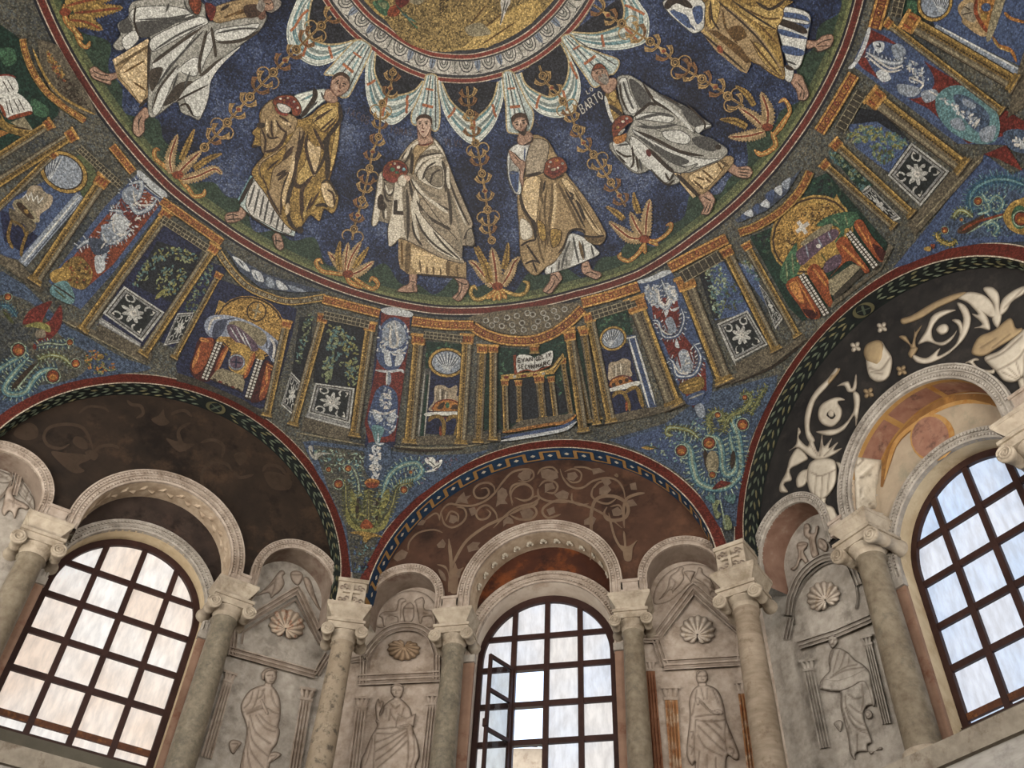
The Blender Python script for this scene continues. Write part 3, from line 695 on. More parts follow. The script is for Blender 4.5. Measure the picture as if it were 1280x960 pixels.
# ---- red bands of the great arches, with the soffit behind them
k = 0
for i in order_w:
    k += 1
    a = arch_curve(129); b = arch_curve(129, .15); mb = MB()
    sweep(mb, i, a, b, AP, AP, 'red')
    for d0, d1 in ((-.004, .013), (.137, .152)):
        sweep(mb, i, arch_curve(129, d0) if d0 > 0 else a, arch_curve(129, d1), AP-.002, AP-.002, 'whiteline')
    o = tag(mb.build('trim_%d' % k), {0: 'red mosaic band edged in white around the front lunette', -1: 'red mosaic band edged in white around the left lunette', 1: 'red mosaic band edged in white around the right lunette'}.get(i, 'red mosaic band around a lunette out of view'), None, None, 'structure')
    mb = MB(); sweep(mb, i, b, b, AP, DL+.02, 'garland' if i != 0 else 'meanderblue'); sf = mb.build('soffit', o, True)
    if i == 0: trim_front = o; 
    if i == -1: trim_left = o
    if i == 1: trim_right = o
# ---- windows
def window(i, idx, panemat, label, verticals, horizontals, casement=None):
    A = ARC[i]; wc, wz, wr = A['win']; zs = A['sill']
    mb = MB(); ro, rn = wr+.03, wr-.06
    # arched outer frame
    o_, i_ = legs(wc, wz, ro, zs, 40), legs(wc, wz, rn, zs+.02, 40)
    sweep(mb, i, o_, i_, DW-.03, DW-.03, 'frame'); sweep(mb, i, i_, i_, DW-.03, DW+.05, 'frame'); sweep(mb, i, o_, o_, DW-.03, DW+.05, 'frame', True)
    o = tag(mb.build('window_%d' % idx), label, None, None, 'structure')
    bw = .032
    def top(s): return wz+math.sqrt(max(0, (wr-.02)**2-(s-wc)**2))
    for s in verticals:
        m = MB(); m.box(i, s-bw, s+bw, DW-.025, DW+.04, zs, top(s), 'frame'); m.build('glazing_bar', o)
    hs = []
    for z in horizontals:
        hw = wr-.03 if z < wz else math.sqrt((wr-.02)**2-(z-wz)**2)
        mat = 'framerust' if z < zs+.3 and i != 0 else 'frame'
        m = MB(); m.box(i, wc-hw, wc+hw, DW-.02, DW+.04, z-bw, z+bw, mat); m.build('glazing_bar', o)
    m = MB(); m.box(i, wc-wr-.03, wc+wr+.03, DW-.06, DW+.05, zs-.05, zs+.04, 'frame'); m.build('bottom_rail', o)
    m = MB(); m.box(i, wc-wr-.06, wc+wr+.06, DW-.1, DW+.09, zs-.42, zs-.0, 'sill'); tag(m.build('sill', o), 'flat grey board under the panes')
    # panes
    xs = [wc-wr]+list(verticals)+[wc+wr]; zz = [zs]+sorted(horizontals)+[wz+wr]
    for a in range(len(xs)-1):
        for b in range(len(zz)-1):
            if casement and (a, b) in casement: continue
            s0, s1, z0, z1 = xs[a], xs[a+1], zz[b], zz[b+1]
            pts = []
            for q in np.linspace(0, 1, 9): pts.append((s0, z0+(z1-z0)*q))
            for q in np.linspace(0, 1, 9)[1:]: pts.append((s0+(s1-s0)*q, z1))
            for q in np.linspace(1, 0, 9)[1:]: pts.append((s1, z0+(z1-z0)*q))
            for q in np.linspace(1, 0, 9)[1:-1]: pts.append((s0+(s1-s0)*q, z0))
            pp = []
            for s, z in pts:
                s = min(max(s, wc-wr+.02), wc+wr-.02)
                pp.append((s, min(z, top(s))))
            pp = np.array(pp)
            keep = [0]
            for q in range(1, len(pp)):
                if np.linalg.norm(pp[q]-pp[keep[-1]]) > 1e-3: keep.append(q)
            pp = pp[keep]
            area2 = abs(np.sum(pp[:, 0]*np.roll(pp[:, 1], -1)-pp[:, 1]*np.roll(pp[:, 0], -1)))/2
            if area2 < .004: continue
            m = MB(); fill_wall(m, i, DW+.015, pp, panemat, .6)
            n_, t_ = wn(i)
            m.build('pane', o)
    return o
win_front = window(0, 1, 'alabaster', 'arched window straight ahead with one casement standing open', (-.42, -.02, .38), (7.615, 7.21, 6.752, 6.306, 5.85), {(1, 0), (1, 1), (1, 2), (1, 3)})
win_left = window(-1, 2, 'alabasterwarm', 'arched window at the left with warm white alabaster panes', (-.495, -.08, .34), (7.545, 7.12, 6.67, 6.24, 5.785))
win_right = window(1, 3, 'alabasterblue', 'arched window at the right with cool blue alabaster panes', (-.22, .20, .62), (7.37, 6.945, 6.48, 6.055, 5.595))
# ------------------------------------------------------------------ the standing figures of the blue zone
FIG = []
FIG.append(('mosaic of a person in a white cloak holding a red crown before the chest', (535, 375), '''
@5.333 440 220
=foot
p skin 385,650 430,655 428,720 432,770 380,775 305,770 330,742 380,715
l1 umber 385,700 428,712
l1 umber 405,720 408,770
l1 umber 310,772 370,778 430,772
=foot
p skin 688,680 760,690 778,735 752,790 715,832 670,810 705,778 712,720
l1 umber 690,690 740,720 770,720
l1 umber 735,705 725,770 690,815
=tunic
s ochre 310,420 330,395 760,575 762,682 640,672 430,655 380,655 320,615 308,540
s ochrelight 395,470 640,560 640,668 440,650 395,600
l5 ochredark 375,440 372,540 365,650
l4 ochredark 640,560 638,670
l2 ochredark 450,560 460,650
l2 ochredark 540,600 545,660
l2 ochredark 500,600 500,655
l2 ochredark 590,615 592,665
l2 ochredark 700,590 705,676
l2 umber 430,655 640,672 762,682
l2 golddark 330,430 335,600
=mantle
@5.333 440 120
p robe 470,270 545,280 600,345 640,440 700,600 770,760 805,850 800,880 818,995 740,1000 725,1060 745,1115 600,1080 480,1020 330,950 290,980 250,1000 238,900 250,820 262,700 270,590 205,560 195,700 180,830 130,860 150,720 170,560 200,500 300,430 330,390 395,310
p robelight 185,520 205,560 195,700 175,835 135,858 155,700
s robemid 205,560 290,580 275,690 255,800 240,850 180,830
l2 robedark 215,570 232,640 260,660 285,600
l2 robedark 210,610 230,690 265,700
l2 robelight 222,590 245,650 272,620
l2 robedark 205,700 235,745
l6 umber 195,655 190,735 225,745
l2 robedark 205,760 212,820
l2 robelight 225,750 225,820
s robelight 290,560 350,540 360,620 372,780 380,960 330,935 270,990 245,1000 240,890 262,800
s umber 278,695 318,690 300,765 360,770 362,795 275,790
s robelight 300,600 340,590 330,760 305,755
l4 robemid 345,560 350,700 368,960
l3 robedark 380,560 400,650 430,760 470,850 520,940
l3 robedark 365,620 375,780 372,960
p robelight 420,620 470,740 560,880 700,1050 735,1095 640,1070 530,1000 450,880 400,760
p robe 470,680 560,800 650,900 700,960 715,1040 620,960 520,860 450,760
l3 robedark 390,550 450,640 560,720 650,760
l3 robemid 420,560 500,640 600,690
l3 robelight 400,555 470,650 570,730 640,780
l3 robedark 430,700 500,800 600,860 660,890
l3 robemid 470,760 540,860 640,920
l2 robedark 420,780 470,900 560,1000 680,1075
l2 robedark 400,830 420,930 470,1000
l3 robelight 395,700 420,860 450,960
l2 robedark 540,900 620,1000 720,1090
l3 robedark 640,620 655,740 660,860
l2 robemid 655,640 690,780 720,900 735,1040
l2 robelight 670,620 710,740 760,860
l2 robedark 650,560 700,700 780,860
l3 robemid 690,960 720,1020 725,1080
l2 robedark 745,960 770,900 800,880
p robemid 770,900 800,890 815,990 760,990
p robemid 410,400 480,350 560,330 600,380 560,420 470,450 420,520
l3 robelight 400,450 450,380 540,340 600,365
l2 robedark 405,480 460,405 600,380
l3 robelight 415,515 470,430 560,400 612,400
l2 robedark 425,540 480,460 600,410
p robelight 440,500 520,420 600,420 615,520 600,620 520,600 450,560
p robemid 480,520 540,470 600,480 600,600 530,590
l2 robedark 470,560 500,480 560,440
l2 robedark 520,590 540,520 590,490
l3 robedark 600,430 625,520 625,640
l3 robelight 640,470 640,560 650,620
l2 robedark 330,420 360,380 420,320 460,290
l3 robelight 345,425 390,350 450,300
l2 robedark 350,450 380,400 400,340
p robelight 545,285 600,350 630,430 600,380 560,330
=undershirt
p ochre 425,330 480,318 540,310 500,350 450,400 425,450 410,520 395,500 405,400
l3 umber 405,380 400,450 395,520
l2 crimson 440,322 490,325 540,305
=head
p skin 445,190 520,190 525,260 540,300 490,320 445,310
p skinlight 430,170 440,140 480,130 520,140 530,175 520,215 505,255 480,275 460,260 440,220
p hair 430,175 428,150 450,128 490,120 525,138 535,170 528,195 520,165 500,148 460,148 442,160
l1 umber 440,172 465,170
l1 umber 485,170 512,172
e umber 452,184 7 7
e umber 497,184 8 7
l1.2 skindark 473,185 470,215 482,218
l1.2 crimson 460,238 485,240
l1 skindark 430,190 440,225 460,262 482,276 505,258 522,215
l1.5 skindark 465,280 500,275
=crown
p rust 205,510 212,470 250,435 300,425 350,445 372,490 365,520 320,545 270,575 215,545
p crimson 215,490 250,450 300,440 350,460 360,500 310,510 250,505
e green 270,490 18 14
e robelight 310,475 12 10
e linenteal 345,490 12 12
e green 300,510 14 9
e orange 255,460 10 9
e robe 285,450 8 8
p brightred 208,510 250,540 300,545 300,570 260,578 215,548
p robelight 310,545 345,525 365,560 350,600 310,590
p skinlight 345,530 375,530 390,550 370,570
'''.replace(' 18 14', ' 18 14'), {}))
FIG.append(('mosaic of a bearded person in a tan cloak, one hand on the chest', (690, 345), '''
@5.333 600 220
=foot
p skin 480,640 525,640 545,690 500,740 470,785 422,770 440,735 465,700
l1 umber 470,665 500,660 530,700
l1 umber 500,690 480,740 440,775
l1 umber 422,772 470,785 510,740 545,692
=foot
p skin 680,590 720,570 745,625 800,645 805,668 770,688 690,650
l1 umber 690,610 720,600
l1 umber 700,650 740,640 790,665
l1 umber 690,652 770,690 806,668
=tunic
p silverlight 580,400 650,390 720,430 770,480 795,520 720,560 600,610 500,640 440,655 440,610 510,560
s silver 510,570 590,430 640,440 600,610 500,635
l2 silverdark 620,400 640,500 660,580
l2 silverdark 680,430 700,560
l2 silverdark 600,430 560,540 545,620
l2 silverdark 530,560 520,630
l1 silverdark 480,600 475,650
l1 silverdark 570,520 580,610
l3 ochredark 660,430 690,560
l2 silverdark 740,460 760,540
=mantle
@5.333 600 120
p ochre 250,650 290,560 300,300 360,260 420,275 460,310 500,380 540,440 575,520 640,600 740,740 820,880 838,935 800,990 720,970 690,910 600,900 560,1010 500,1100 440,1140 370,1195 300,1140 270,1050 262,900
p robe 310,340 345,290 420,290 460,330 440,450 420,510 310,530
p ochrelight 290,570 400,540 390,700 370,860 340,800 300,700
p ochrelight 540,560 600,570 680,700 780,860 825,930 760,900 650,720
p ochredark 700,930 760,950 820,930 830,960 780,985 710,965
l3 umber 300,535 370,520 410,512
l3 ochredark 415,540 405,650 420,720
l2 umber 435,560 420,640
l3 ochredark 275,690 290,760 340,850 390,920
l4 umber 270,650 290,740 360,850 370,960
l3 ochrelight 285,640 310,740 370,830
l3 ochredark 480,570 480,700 460,860 450,1000
l3 ochrelight 500,580 500,720 480,900
l3 ochredark 520,580 580,700 640,820 680,900
l2 ochredark 450,590 430,740 440,900 430,1040
l2 umber 590,640 620,660 600,690 630,680
l2 umber 560,610 640,760 700,880
l2 ochredark 620,620 700,760 790,900
l3 umber 640,690 690,790
l3 umber 665,740 700,830
l2 ochredark 380,900 400,1030 430,1120
l2 ochredark 400,760 400,900 420,1000
p robelight 270,820 330,850 350,930 300,960 270,930
l2 umber 270,1000 320,970 370,960
l2 umber 310,990 350,1050 400,1120
l2 umber 300,1120 350,1100 400,1110
l2 umber 350,1100 380,1180
p gold 380,830 430,860 440,960 400,950
p gold 470,890 540,900 530,980 480,1010
l2 umber 520,1050 560,1000 600,900 680,890 700,920
l2 umber 690,930 760,940 830,930
=sleeve
p silverlight 250,320 330,310 320,360 300,440 270,520 275,640 240,655 205,610 185,540 180,440 195,360
p paleblue 195,500 260,510 250,640 215,600
p silver 210,380 250,420 260,500 200,510
l2 strip 200,505 260,512
l2 strip 235,520 245,630
l1.5 linenlight 265,520 262,640
l1.5 strip 300,340 295,430
l1.2 silverdark 180,440 190,560 230,645
=hand
p skin 195,365 230,385 265,420 300,440 300,480 290,560 285,600 265,560 265,490 230,450 205,410
l1 skindark 215,385 265,440
l1 umber 230,380 275,430
l1.3 umber 300,470 290,560
l1 skinlight 275,500 280,560
=head
p skin 265,250 330,240 355,280 330,320 270,325 250,300
l1.5 umber 345,270 345,300 290,330
p skin 215,180 220,140 260,118 305,130 318,170 310,210 305,240 290,262 262,240 235,215
p hair 212,180 210,140 250,112 300,118 320,150 318,190 310,170 290,145 250,145 228,165
p umber 245,225 275,235 300,215 312,190 310,240 292,266 265,250
e skin 285,226 12 6
p skinlight 232,180 250,160 275,160 272,200 250,210
l1.2 umber 228,180 255,170
l1.2 umber 275,165 305,158
e umber 247,190 8 7
e umber 292,178 8 7
l1.2 skindark 270,178 272,208 285,205
l1 crimson 278,228 295,224
=crown
p rust 430,480 440,440 490,410 540,410 575,450 580,490 550,520 490,552 445,540 425,510
p crimson 450,500 500,470 560,470 550,500 490,530
e robe 490,490 18 10 -15
e silver 470,440 10 8
e silver 550,450 10 8
e orange 510,430 12 9
e robelight 520,480 8 8
e skinlight 460,470 7 7
l1.2 umber 430,520 490,555 560,525
''', {}))
FIG.append(('mosaic of a person in a gold cloak striding left, crown held on covered hands', (385, 280), '''
@5.333 270 150
=foot
p skin 60,650 80,620 150,610 165,580 200,610 185,650 130,680 70,682
l1.2 umber 70,640 110,630 150,640
l1.2 umber 75,665 130,660 170,660
l1 umber 60,660 75,685 135,682
l1 umber 110,615 120,675
=foot
p skin 380,770 420,755 440,800 450,850 425,868 390,830
l1.2 umber 400,765 400,840
l1.2 umber 390,800 440,810
l1 umber 382,780 390,835 425,868 452,850
=tunic
s linen 250,370 160,570 250,650 400,740 520,775 530,740 400,560
p white 200,540 260,400 340,470 430,600 500,700 480,760 330,690 230,630
s linenteal 230,370 250,380 170,560 145,530
l4 umber 250,375 155,560
l2 silverdark 260,430 215,580
l2 silverdark 290,460 250,630
l2 silverdark 320,500 290,650
l2 silverdark 350,530 320,680
l2 silverdark 390,590 360,700
l2 silverdark 420,640 400,735
l2 silverdark 450,680 440,750
l1.5 umber 160,570 250,655 400,745 520,778
=mantle
@5.333 270 70
p gold 620,400 720,320 820,310 830,420 810,600 770,780 760,830 815,930 800,1020 770,1050 720,1020 690,1100 630,1060 590,1110 540,1165 480,1140 400,1040 330,920 240,790 270,720 320,660 300,600 240,610 260,540 240,510 290,450 290,380 340,310 400,290 440,340 480,380 540,420
p ochre 300,380 350,310 390,290 390,340 430,380 500,390 540,430 520,500 460,540 440,600 380,630 320,650 300,580
p ochre 280,740 360,660 470,590 540,480 580,500 560,620 540,760 530,850 480,820 430,1000 440,1080 360,960
p gold 290,740 400,650 470,600 440,700 380,760 350,900
p goldlight 640,420 720,340 810,340 800,420 720,500 690,480
p goldlight 590,720 620,640 650,780 600,850 540,850 550,780
p ochrelight 600,560 660,600 700,620 670,780 640,780
p goldlight 770,640 800,480 825,430 815,580 785,720 760,780
p ochrelight 700,860 760,850 800,930 780,1010 730,980
l4 umber 820,320 830,420 760,520 710,590
l3 brown 560,500 545,640 500,760 450,880 430,1060
l4 brown 590,500 560,620 530,740 520,840 570,870 640,800
l5 umber 750,520 735,600 745,720 740,830
l4 umber 520,820 480,960 490,1100 540,1160
l4 brown 640,800 580,880 570,960 580,1100
l3 brown 610,520 600,620 640,760 660,790
l3 brown 650,480 690,560 720,630
l3 umber 660,790 720,680 760,520
l3 brown 400,800 470,760
l3 brown 410,830 480,770
l3 brown 450,670 520,600
l3 brown 440,700 510,630
l2 brown 650,440 760,360
l2 brown 660,420 780,350
l2 brown 690,500 790,410
l2 brown 720,510 800,430
l3 umber 285,450 330,460
l5 umber 270,455 325,470
l2 brown 330,420 350,540 420,540
l2 brown 370,430 370,500 380,540
l3 brown 320,640 400,620 450,560 470,500
l2 brown 400,430 430,480 470,510
l2 brown 300,480 330,560 320,650
l2 brown 420,400 470,430 500,480
l3 ochrelight 340,420 340,520
l3 ochrelight 390,420 400,520
l3 ochrelight 440,440 500,460
l4 ochrelight 480,980 470,1060
l4 ochrelight 520,640 500,780 460,900 450,1000
l2 brown 310,800 360,940 430,1060
l2 gold 290,800 340,900
l3 goldlight 620,960 580,1080
l2 brown 640,940 600,1040
l2 brown 690,900 620,1020
l3 goldlight 700,940 640,1030
l2 brown 740,890 780,920 790,1000
l2 umber 700,850 750,830 810,930
l3 umber 660,1000 720,990 740,1010
l2 brown 340,760 420,690
l2 umber 280,600 240,600
e umber 560,1160 24 24
=shoulder_cloth
p linenlight 520,270 600,240 680,225 730,225 740,280 680,330 620,380 570,410 560,330
l2 linenshade 560,300 640,260
l2 linenteal 590,290 660,250
l5 umber 655,215 660,270 620,340 565,410
l2 silverdark 700,240 720,290
l2 silverdark 680,300 620,360
=head
p skin 740,220 790,250 810,300 760,310 720,280
p skin 770,170 790,125 840,112 885,140 890,190 870,235 820,265 785,255 765,215
p hair 775,160 800,115 850,108 890,140 892,180 870,150 830,130 795,145
l1.2 umber 795,180 820,160
l1.2 umber 840,180 870,190
e umber 812,182 7 6
e umber 850,200 7 6
l1.2 skindark 832,180 822,210 835,215
l1.2 crimson 810,230 830,240
l1 skindark 765,215 790,256 820,268 872,235
p skinlight 790,190 805,195 810,215 795,220
=crown
p rust 378,310 400,275 460,260 520,270 560,320 570,370 545,400 510,390 500,350 450,320 400,330
p crimson 395,290 450,270 510,280 550,330 555,380 520,350 460,310
e robelight 430,285 9 7
e robe 480,280 9 7
e silver 520,305 9 8
e robelight 545,345 8 8
e orange 455,295 8 6
p white 405,320 450,320 500,350 480,380 430,370
p brightred 390,330 430,375 480,385 465,400 410,380
''', {}))
FIG.append(('mosaic of a grey bearded person in a silvery cloak over a tan hem', (900, 250), '''
@5.333 750 120
=foot
p skin 845,490 880,450 920,475 990,470 1015,510 990,545 920,540
l1 umber 910,485 1000,490
l1 umber 915,505 1005,515
l1 umber 920,525 990,535
l1.2 umber 850,500 920,542 990,548 1016,515
=foot
p skin 660,670 715,630 765,690 750,740 720,790 675,785 695,740
l1.2 umber 690,670 740,700
l1 umber 720,720 690,780
l1 umber 740,715 715,780
l1.2 umber 765,692 750,745 720,792 676,786
=tunic
p ochre 540,520 700,460 850,400 890,440 790,560 680,655 600,600
p ochrelight 590,540 720,470 840,430 780,540 690,620
l2 golddark 620,560 690,620
l2 golddark 680,490 760,560
l2 golddark 700,540 740,580
l2 golddark 780,440 820,500
l2 golddark 640,540 700,560
l3 ochredark 800,430 860,470
s ochrelight 480,510 530,520 640,670 620,680
l4 umber 510,520 655,665
=mantle
@5.333 730 60
p silver 220,200 290,180 350,205 430,260 560,340 660,380 760,450 850,515 800,545 760,570 850,610 940,660 955,700 900,750 800,790 700,830 600,830 640,890 550,910 460,830 440,810 400,830 330,830 230,740 175,670 180,630 260,610 290,560 330,460 260,430 230,300
p silverlight 230,230 280,200 310,300 360,400 320,440 270,380
p silverdark 300,210 360,230 440,330 440,370 380,400 330,320
p silverlight 340,450 480,430 600,460 560,500 420,520
p silver 350,480 560,500 700,540 800,600 700,640 520,560
p silverlight 520,560 640,550 710,600 680,640 570,620
p silverdark 720,600 820,590 900,640 860,690 760,660
p silverlight 320,540 460,620 640,700 800,740 900,740 780,790 660,800 500,700 380,610
p silverdark 470,640 560,690 700,750 640,780 540,730
p silver 560,760 680,790 760,770 680,825 600,825
p silverlight 310,590 400,640 520,760 600,830 540,900 460,820 380,720
p silverlight 190,630 280,620 330,700 360,790 340,825 240,740
l3 umber 330,460 400,400 440,370 480,380
l2 umber 440,300 480,370 540,390
l3 umber 390,230 470,350 600,430 690,510 740,570
l3 silverlight 460,330 560,390 660,480 730,560
l2 silverdark 480,300 620,380 700,440
l2 umber 520,310 640,380
p silverdark 640,380 760,450 800,500 780,540 700,500
p silverlight 740,530 800,510 850,515 800,540 760,570
l2 umber 690,380 800,490 800,540
l3 silverdark 340,480 500,440 600,460
l3 silverdark 350,520 480,530 620,510
l3 umber 340,550 480,610 640,690 800,720
l3 silverdark 330,570 440,640 560,740 680,800
l2 umber 300,600 340,700 450,820
l4 silverlight 310,610 350,700 445,810
l4 umber 430,670 540,780 600,830
l2 silverdark 220,650 300,640
l2 umber 210,680 270,720 320,720
l2 umber 220,710 280,770
l2 silverlight 200,660 270,690 320,690
l2 umber 320,650 330,760 310,800
l2 umber 350,720 360,810
l2 silverdark 370,740 385,820
l2 umber 460,830 550,910 600,880
l2 umber 540,830 570,880 600,830
e umber 895,660 20 18
e crimson 430,700 16 26 -20
l2 umber 240,230 250,330 290,420
l2 silverdark 260,220 290,320 330,410
=undershirt
p gold 140,310 200,260 225,330 260,430 230,460 200,490 170,400
p goldlight 160,320 200,280 220,340 200,360
l4 umber 165,380 220,420 255,450
l3 silverlight 140,320 165,420 195,500
=head
p skin 110,240 180,200 220,220 200,280 150,300
p skin 50,170 70,115 115,105 150,150 165,200 150,240 110,240 65,210
p hairgrey 95,190 140,170 165,210 150,245 115,230
p rust 55,150 80,108 120,108 145,140 120,135 90,140
l1.2 umber 75,170 95,155
l1.2 umber 110,145 130,150
e umber 88,172 6 5
e umber 122,160 6 5
l1.2 skindark 105,165 112,190 122,186
p hairgrey 60,205 85,225 100,240 75,225
=crown
p rust 185,540 200,490 250,450 310,455 325,490 290,510 240,560 200,600
p crimson 195,550 230,500 290,470 300,490 240,530
e gold 225,530 12 10
e robelight 260,490 12 8
e silver 285,470 10 8
e silver 250,560 30 9 -45
p orange 195,600 250,580 285,570 270,620 215,640
''', {}))
FIG.append(('mosaic of a person in a wide pale cloak leaning in from the top left corner', (215, 70), '''
@5.2875 60 0
=foot
p skin 275,460 310,440 350,470 400,490 460,480 465,510 420,530 410,560 350,540 290,510
l1 umber 290,460 340,490 400,500
l1 umber 300,500 360,525 410,530
l1.2 umber 272,465 290,512 350,542 410,560
=foot
p skin 640,710 670,740 660,775 635,800 635,870 600,905 560,870 565,800 590,760
l1 umber 600,780 600,860
l1 umber 620,760 590,830
l1.2 umber 565,790 560,870 600,906 636,870
=tunic
s ochre 430,400 660,260 680,300 670,650 620,700 530,600 460,520
p ochrelight 470,470 640,330 660,520 620,680 540,580
s ochrelight 425,395 660,255 675,285 440,435
l3 ochredark 440,440 670,300
l3 umber 670,260 665,480 670,650
l3 umber 600,710 670,640
l2 golddark 560,540 650,600
l2 golddark 500,480 640,400
=mantle
p silver 540,40 620,0 1000,0 1060,140 1269,120 1440,90 1400,200 1269,300 1160,390 1060,570 1010,780 950,770 880,740 850,670 740,750 680,775 660,700 670,480 680,260 600,230 490,330 430,300 480,230 460,160 530,110
p silverlight 560,60 800,40 980,90 800,140 580,160
p silverdark 580,150 760,130 920,100 760,200 620,250
p silverlight 490,260 570,200 600,260 520,330
p silverdark 470,160 530,120 560,200 490,220
p silverlight 680,260 820,180 1000,110 1060,150 960,200 760,310 690,340
p silverlight 690,420 820,310 1000,180 900,330 790,450 720,560
p silverlight 700,640 760,540 860,430 800,600 730,750 690,740
p silverlight 880,440 960,380 1000,400 980,500 890,480
p silverlight 1020,300 1080,200 1090,300 1040,400 1010,470
p silverlight 1110,200 1269,170 1400,160 1300,250 1120,270
p silverlight 900,600 1060,500 1040,700 1000,770 940,740
p robedark 670,470 760,450 720,560 680,600
p robedark 760,700 850,560 960,540 880,640
p robedark 1000,500 1100,410 1160,380 1060,480
l2 umber 580,40 570,140 600,240
l2 silverdark 600,130 800,120 960,90
l2 silverdark 640,200 800,160 1000,100
l2 silverdark 690,340 860,230 1040,150
l3 robedark 690,420 860,290 1020,180
l2 silverdark 720,560 860,380 1030,200
l2 robedark 690,720 740,580 860,430
l3 silverlight 720,730 760,590 900,430
l3 robedark 1050,200 1000,420 1010,490
l3 robedark 1080,180 1100,300 1110,380
l2 silverdark 1110,220 1269,190 1400,190
l3 robedark 1110,280 1269,270 1400,200
l3 silverlight 1160,385 1060,490 930,580 860,670
l3 silverlight 1269,310 1160,400 1070,520 1050,640 1005,775
l2 umber 850,670 900,640 1060,560
l2 umber 870,700 920,690 960,770
l2 silverdark 900,0 920,60 980,100
l2 silverdark 800,20 780,80
l2 silverdark 860,480 820,600
l2 silverdark 940,470 900,580
=undershirt
p rust 930,0 1010,0 1000,90 960,80
p ochre 1090,60 1180,20 1269,0 1400,0 1410,100 1269,120 1110,150
p crimson 1040,20 1110,50 1090,130 1060,120
l3 umber 1140,70 1200,30
l2 golddark 1160,120 1300,60
l2 golddark 1240,100 1380,40
=head
p skindark 1380,60 1420,30 1440,110 1400,130
@5.2875 220 0
p hairgrey 550,0 680,0 690,40 640,80 600,75 560,40
p skin 570,10 620,0 640,20 640,60 600,70 575,50
p hair 450,40 540,30 560,90 500,120 460,100
p hairgrey 530,50 560,0 590,30 570,80
l1.2 umber 590,20 620,30
e umber 625,20 5 5
''', {}))
FIG.append(('mosaic of a person in a golden cloak over a blue white tunic, scroll case below', (905, 40), '''
@5.2875 820 0
=foot
p skin 1000,270 1060,270 1100,240 1160,230 1170,270 1150,310 1080,340 1050,310 1000,320
l1 umber 1060,300 1110,270 1160,260
l1 umber 1060,310 1150,300
l1.2 umber 1040,320 1075,342 1150,312 1172,270
=foot
p skin 900,490 960,500 990,560 1010,620 990,660 945,660 930,600 890,540
l1 umber 930,540 980,600
l1 umber 960,600 950,650
l1 umber 980,600 975,655
l1.2 umber 965,505 1010,610 990,662 945,662
=tunic
p silverlight 800,50 850,40 1010,90 1005,220 960,420 910,460 870,420 830,280 800,160
p paleblue 840,80 1000,110 1000,190 840,140
p silverlight 830,110 1000,140 990,160 840,130
p paleblue 820,190 980,240 985,260 830,230
p paleblue 840,300 970,330 960,370 850,350
l7 umber 810,140 900,170 1000,215
p silverlight 850,440 910,460 890,540 850,520
l4 umber 850,435 910,462
l2 silverdark 860,400 930,430
=mantle
p gold 300,0 870,0 850,50 820,110 800,200 820,300 840,400 850,520 780,500 680,430 620,400 500,290 330,190
p ochre 350,60 500,60 700,240 820,420 840,510 760,470 640,400 480,280 340,180
p goldlight 320,20 420,0 400,160 340,180
p goldlight 540,60 700,40 840,60 800,180 700,170
p goldlight 640,280 720,320 830,480 800,490 700,400
p golddark 480,190 560,170 600,240 540,270 500,250
l2 umber 400,0 560,140 680,260 800,420
l2 goldlight 420,0 600,140 720,270 830,440
l2 umber 500,0 640,100 800,200
l2 goldlight 540,0 700,100 810,170
l2 umber 360,0 370,120 420,200
l3 umber 660,10 740,60 800,40 850,0
l2 golddark 350,40 360,160
l2 golddark 440,60 460,180 540,290
l2 golddark 620,260 700,360 820,500
l2 golddark 600,60 720,120 820,120
l2 golddark 680,160 800,290
=scroll_case
s ochre 290,200 330,170 630,420 600,485 560,470 400,340
s golddark 340,200 400,200 560,310 630,410 600,420 440,280
l2 umber 300,215 590,470
l5 rust 410,300 435,350
l2 goldlight 300,190 420,290
=sleeve
p silverlight 60,0 300,0 320,120 310,190 250,220 190,180 80,80
p paleblue 90,70 200,100 230,180 190,170
p paleblue 240,60 300,40 310,120 270,160
l7 umber 70,60 90,20 150,0 240,50
l2 strip 110,60 200,140 260,200
''', {}))
# ------------------------------------------------------------------ rings of the dome
def trace_ring(pts, zc_):
    "height of a ring as the picture shows it, a true circle where the frame ends"
    a = np.array(pts, float); P = DOME.hit(a[:, 0], a[:, 1]); th = np.arctan2(P[:, 0], P[:, 1]); z = P[:, 2]
    o = np.argsort(th); th, z = th[o], z[o]
    dz = z-zc_
    ks = np.exp(-((th[:, None]-th[None])/.12)**2); dz = (ks*dz).sum(1)/ks.sum(1)
    T = np.concatenate([[-math.pi, th[0]-.5], th, [th[-1]+.5, math.pi]]); D = np.concatenate([[0, 0], dz, [0, 0]])
    return lambda t: zc_+np.interp((np.asarray(t)+math.pi) % (2*math.pi)-math.pi, T, D)
RING_R = trace_ring([(45,0),(61,36),(86,81),(110,119),(160,185),(210,240),(264,279),(380,346),(455,374),(540,392),(560,393),(640,389),(720,372),(800,347.5),(870,301),(994,179),(1035,114),(1062,60)], 11.6883)
RING_M = trace_ring([(404,1),(444,49),(466,64),(531,99),(560,103),(594,103.5),(626,97),(641,91),(702.5,52)], 13.4609)
RT = np.linspace(-math.pi, math.pi, 401)
def dome_pt(th, z, off):
    r = dome_r(z)-off
    return np.stack([r*np.sin(th), r*np.cos(th), z-off*.5+0*th], -1)
def ring_band(mb, zf, d0, d1, mat, off, th=RT):
    z = zf(th); n_ = max(1, int(math.ceil((d1-d0)/.012)))
    mb.grid(np.stack([dome_pt(th, z+d0+(d1-d0)*q_/n_, off) for q_ in range(n_+1)], 0), mat, flip=True)
def ring_thing(name, label, cat, bands, zf, base=None, **kw):
    mb = MB()
    for k, (d0, d1, mat) in enumerate(bands): ring_band(mb, zf, d0, d1, mat, .004+.0006*k)
    o = mb.build(name); tag(o, label, cat); return o
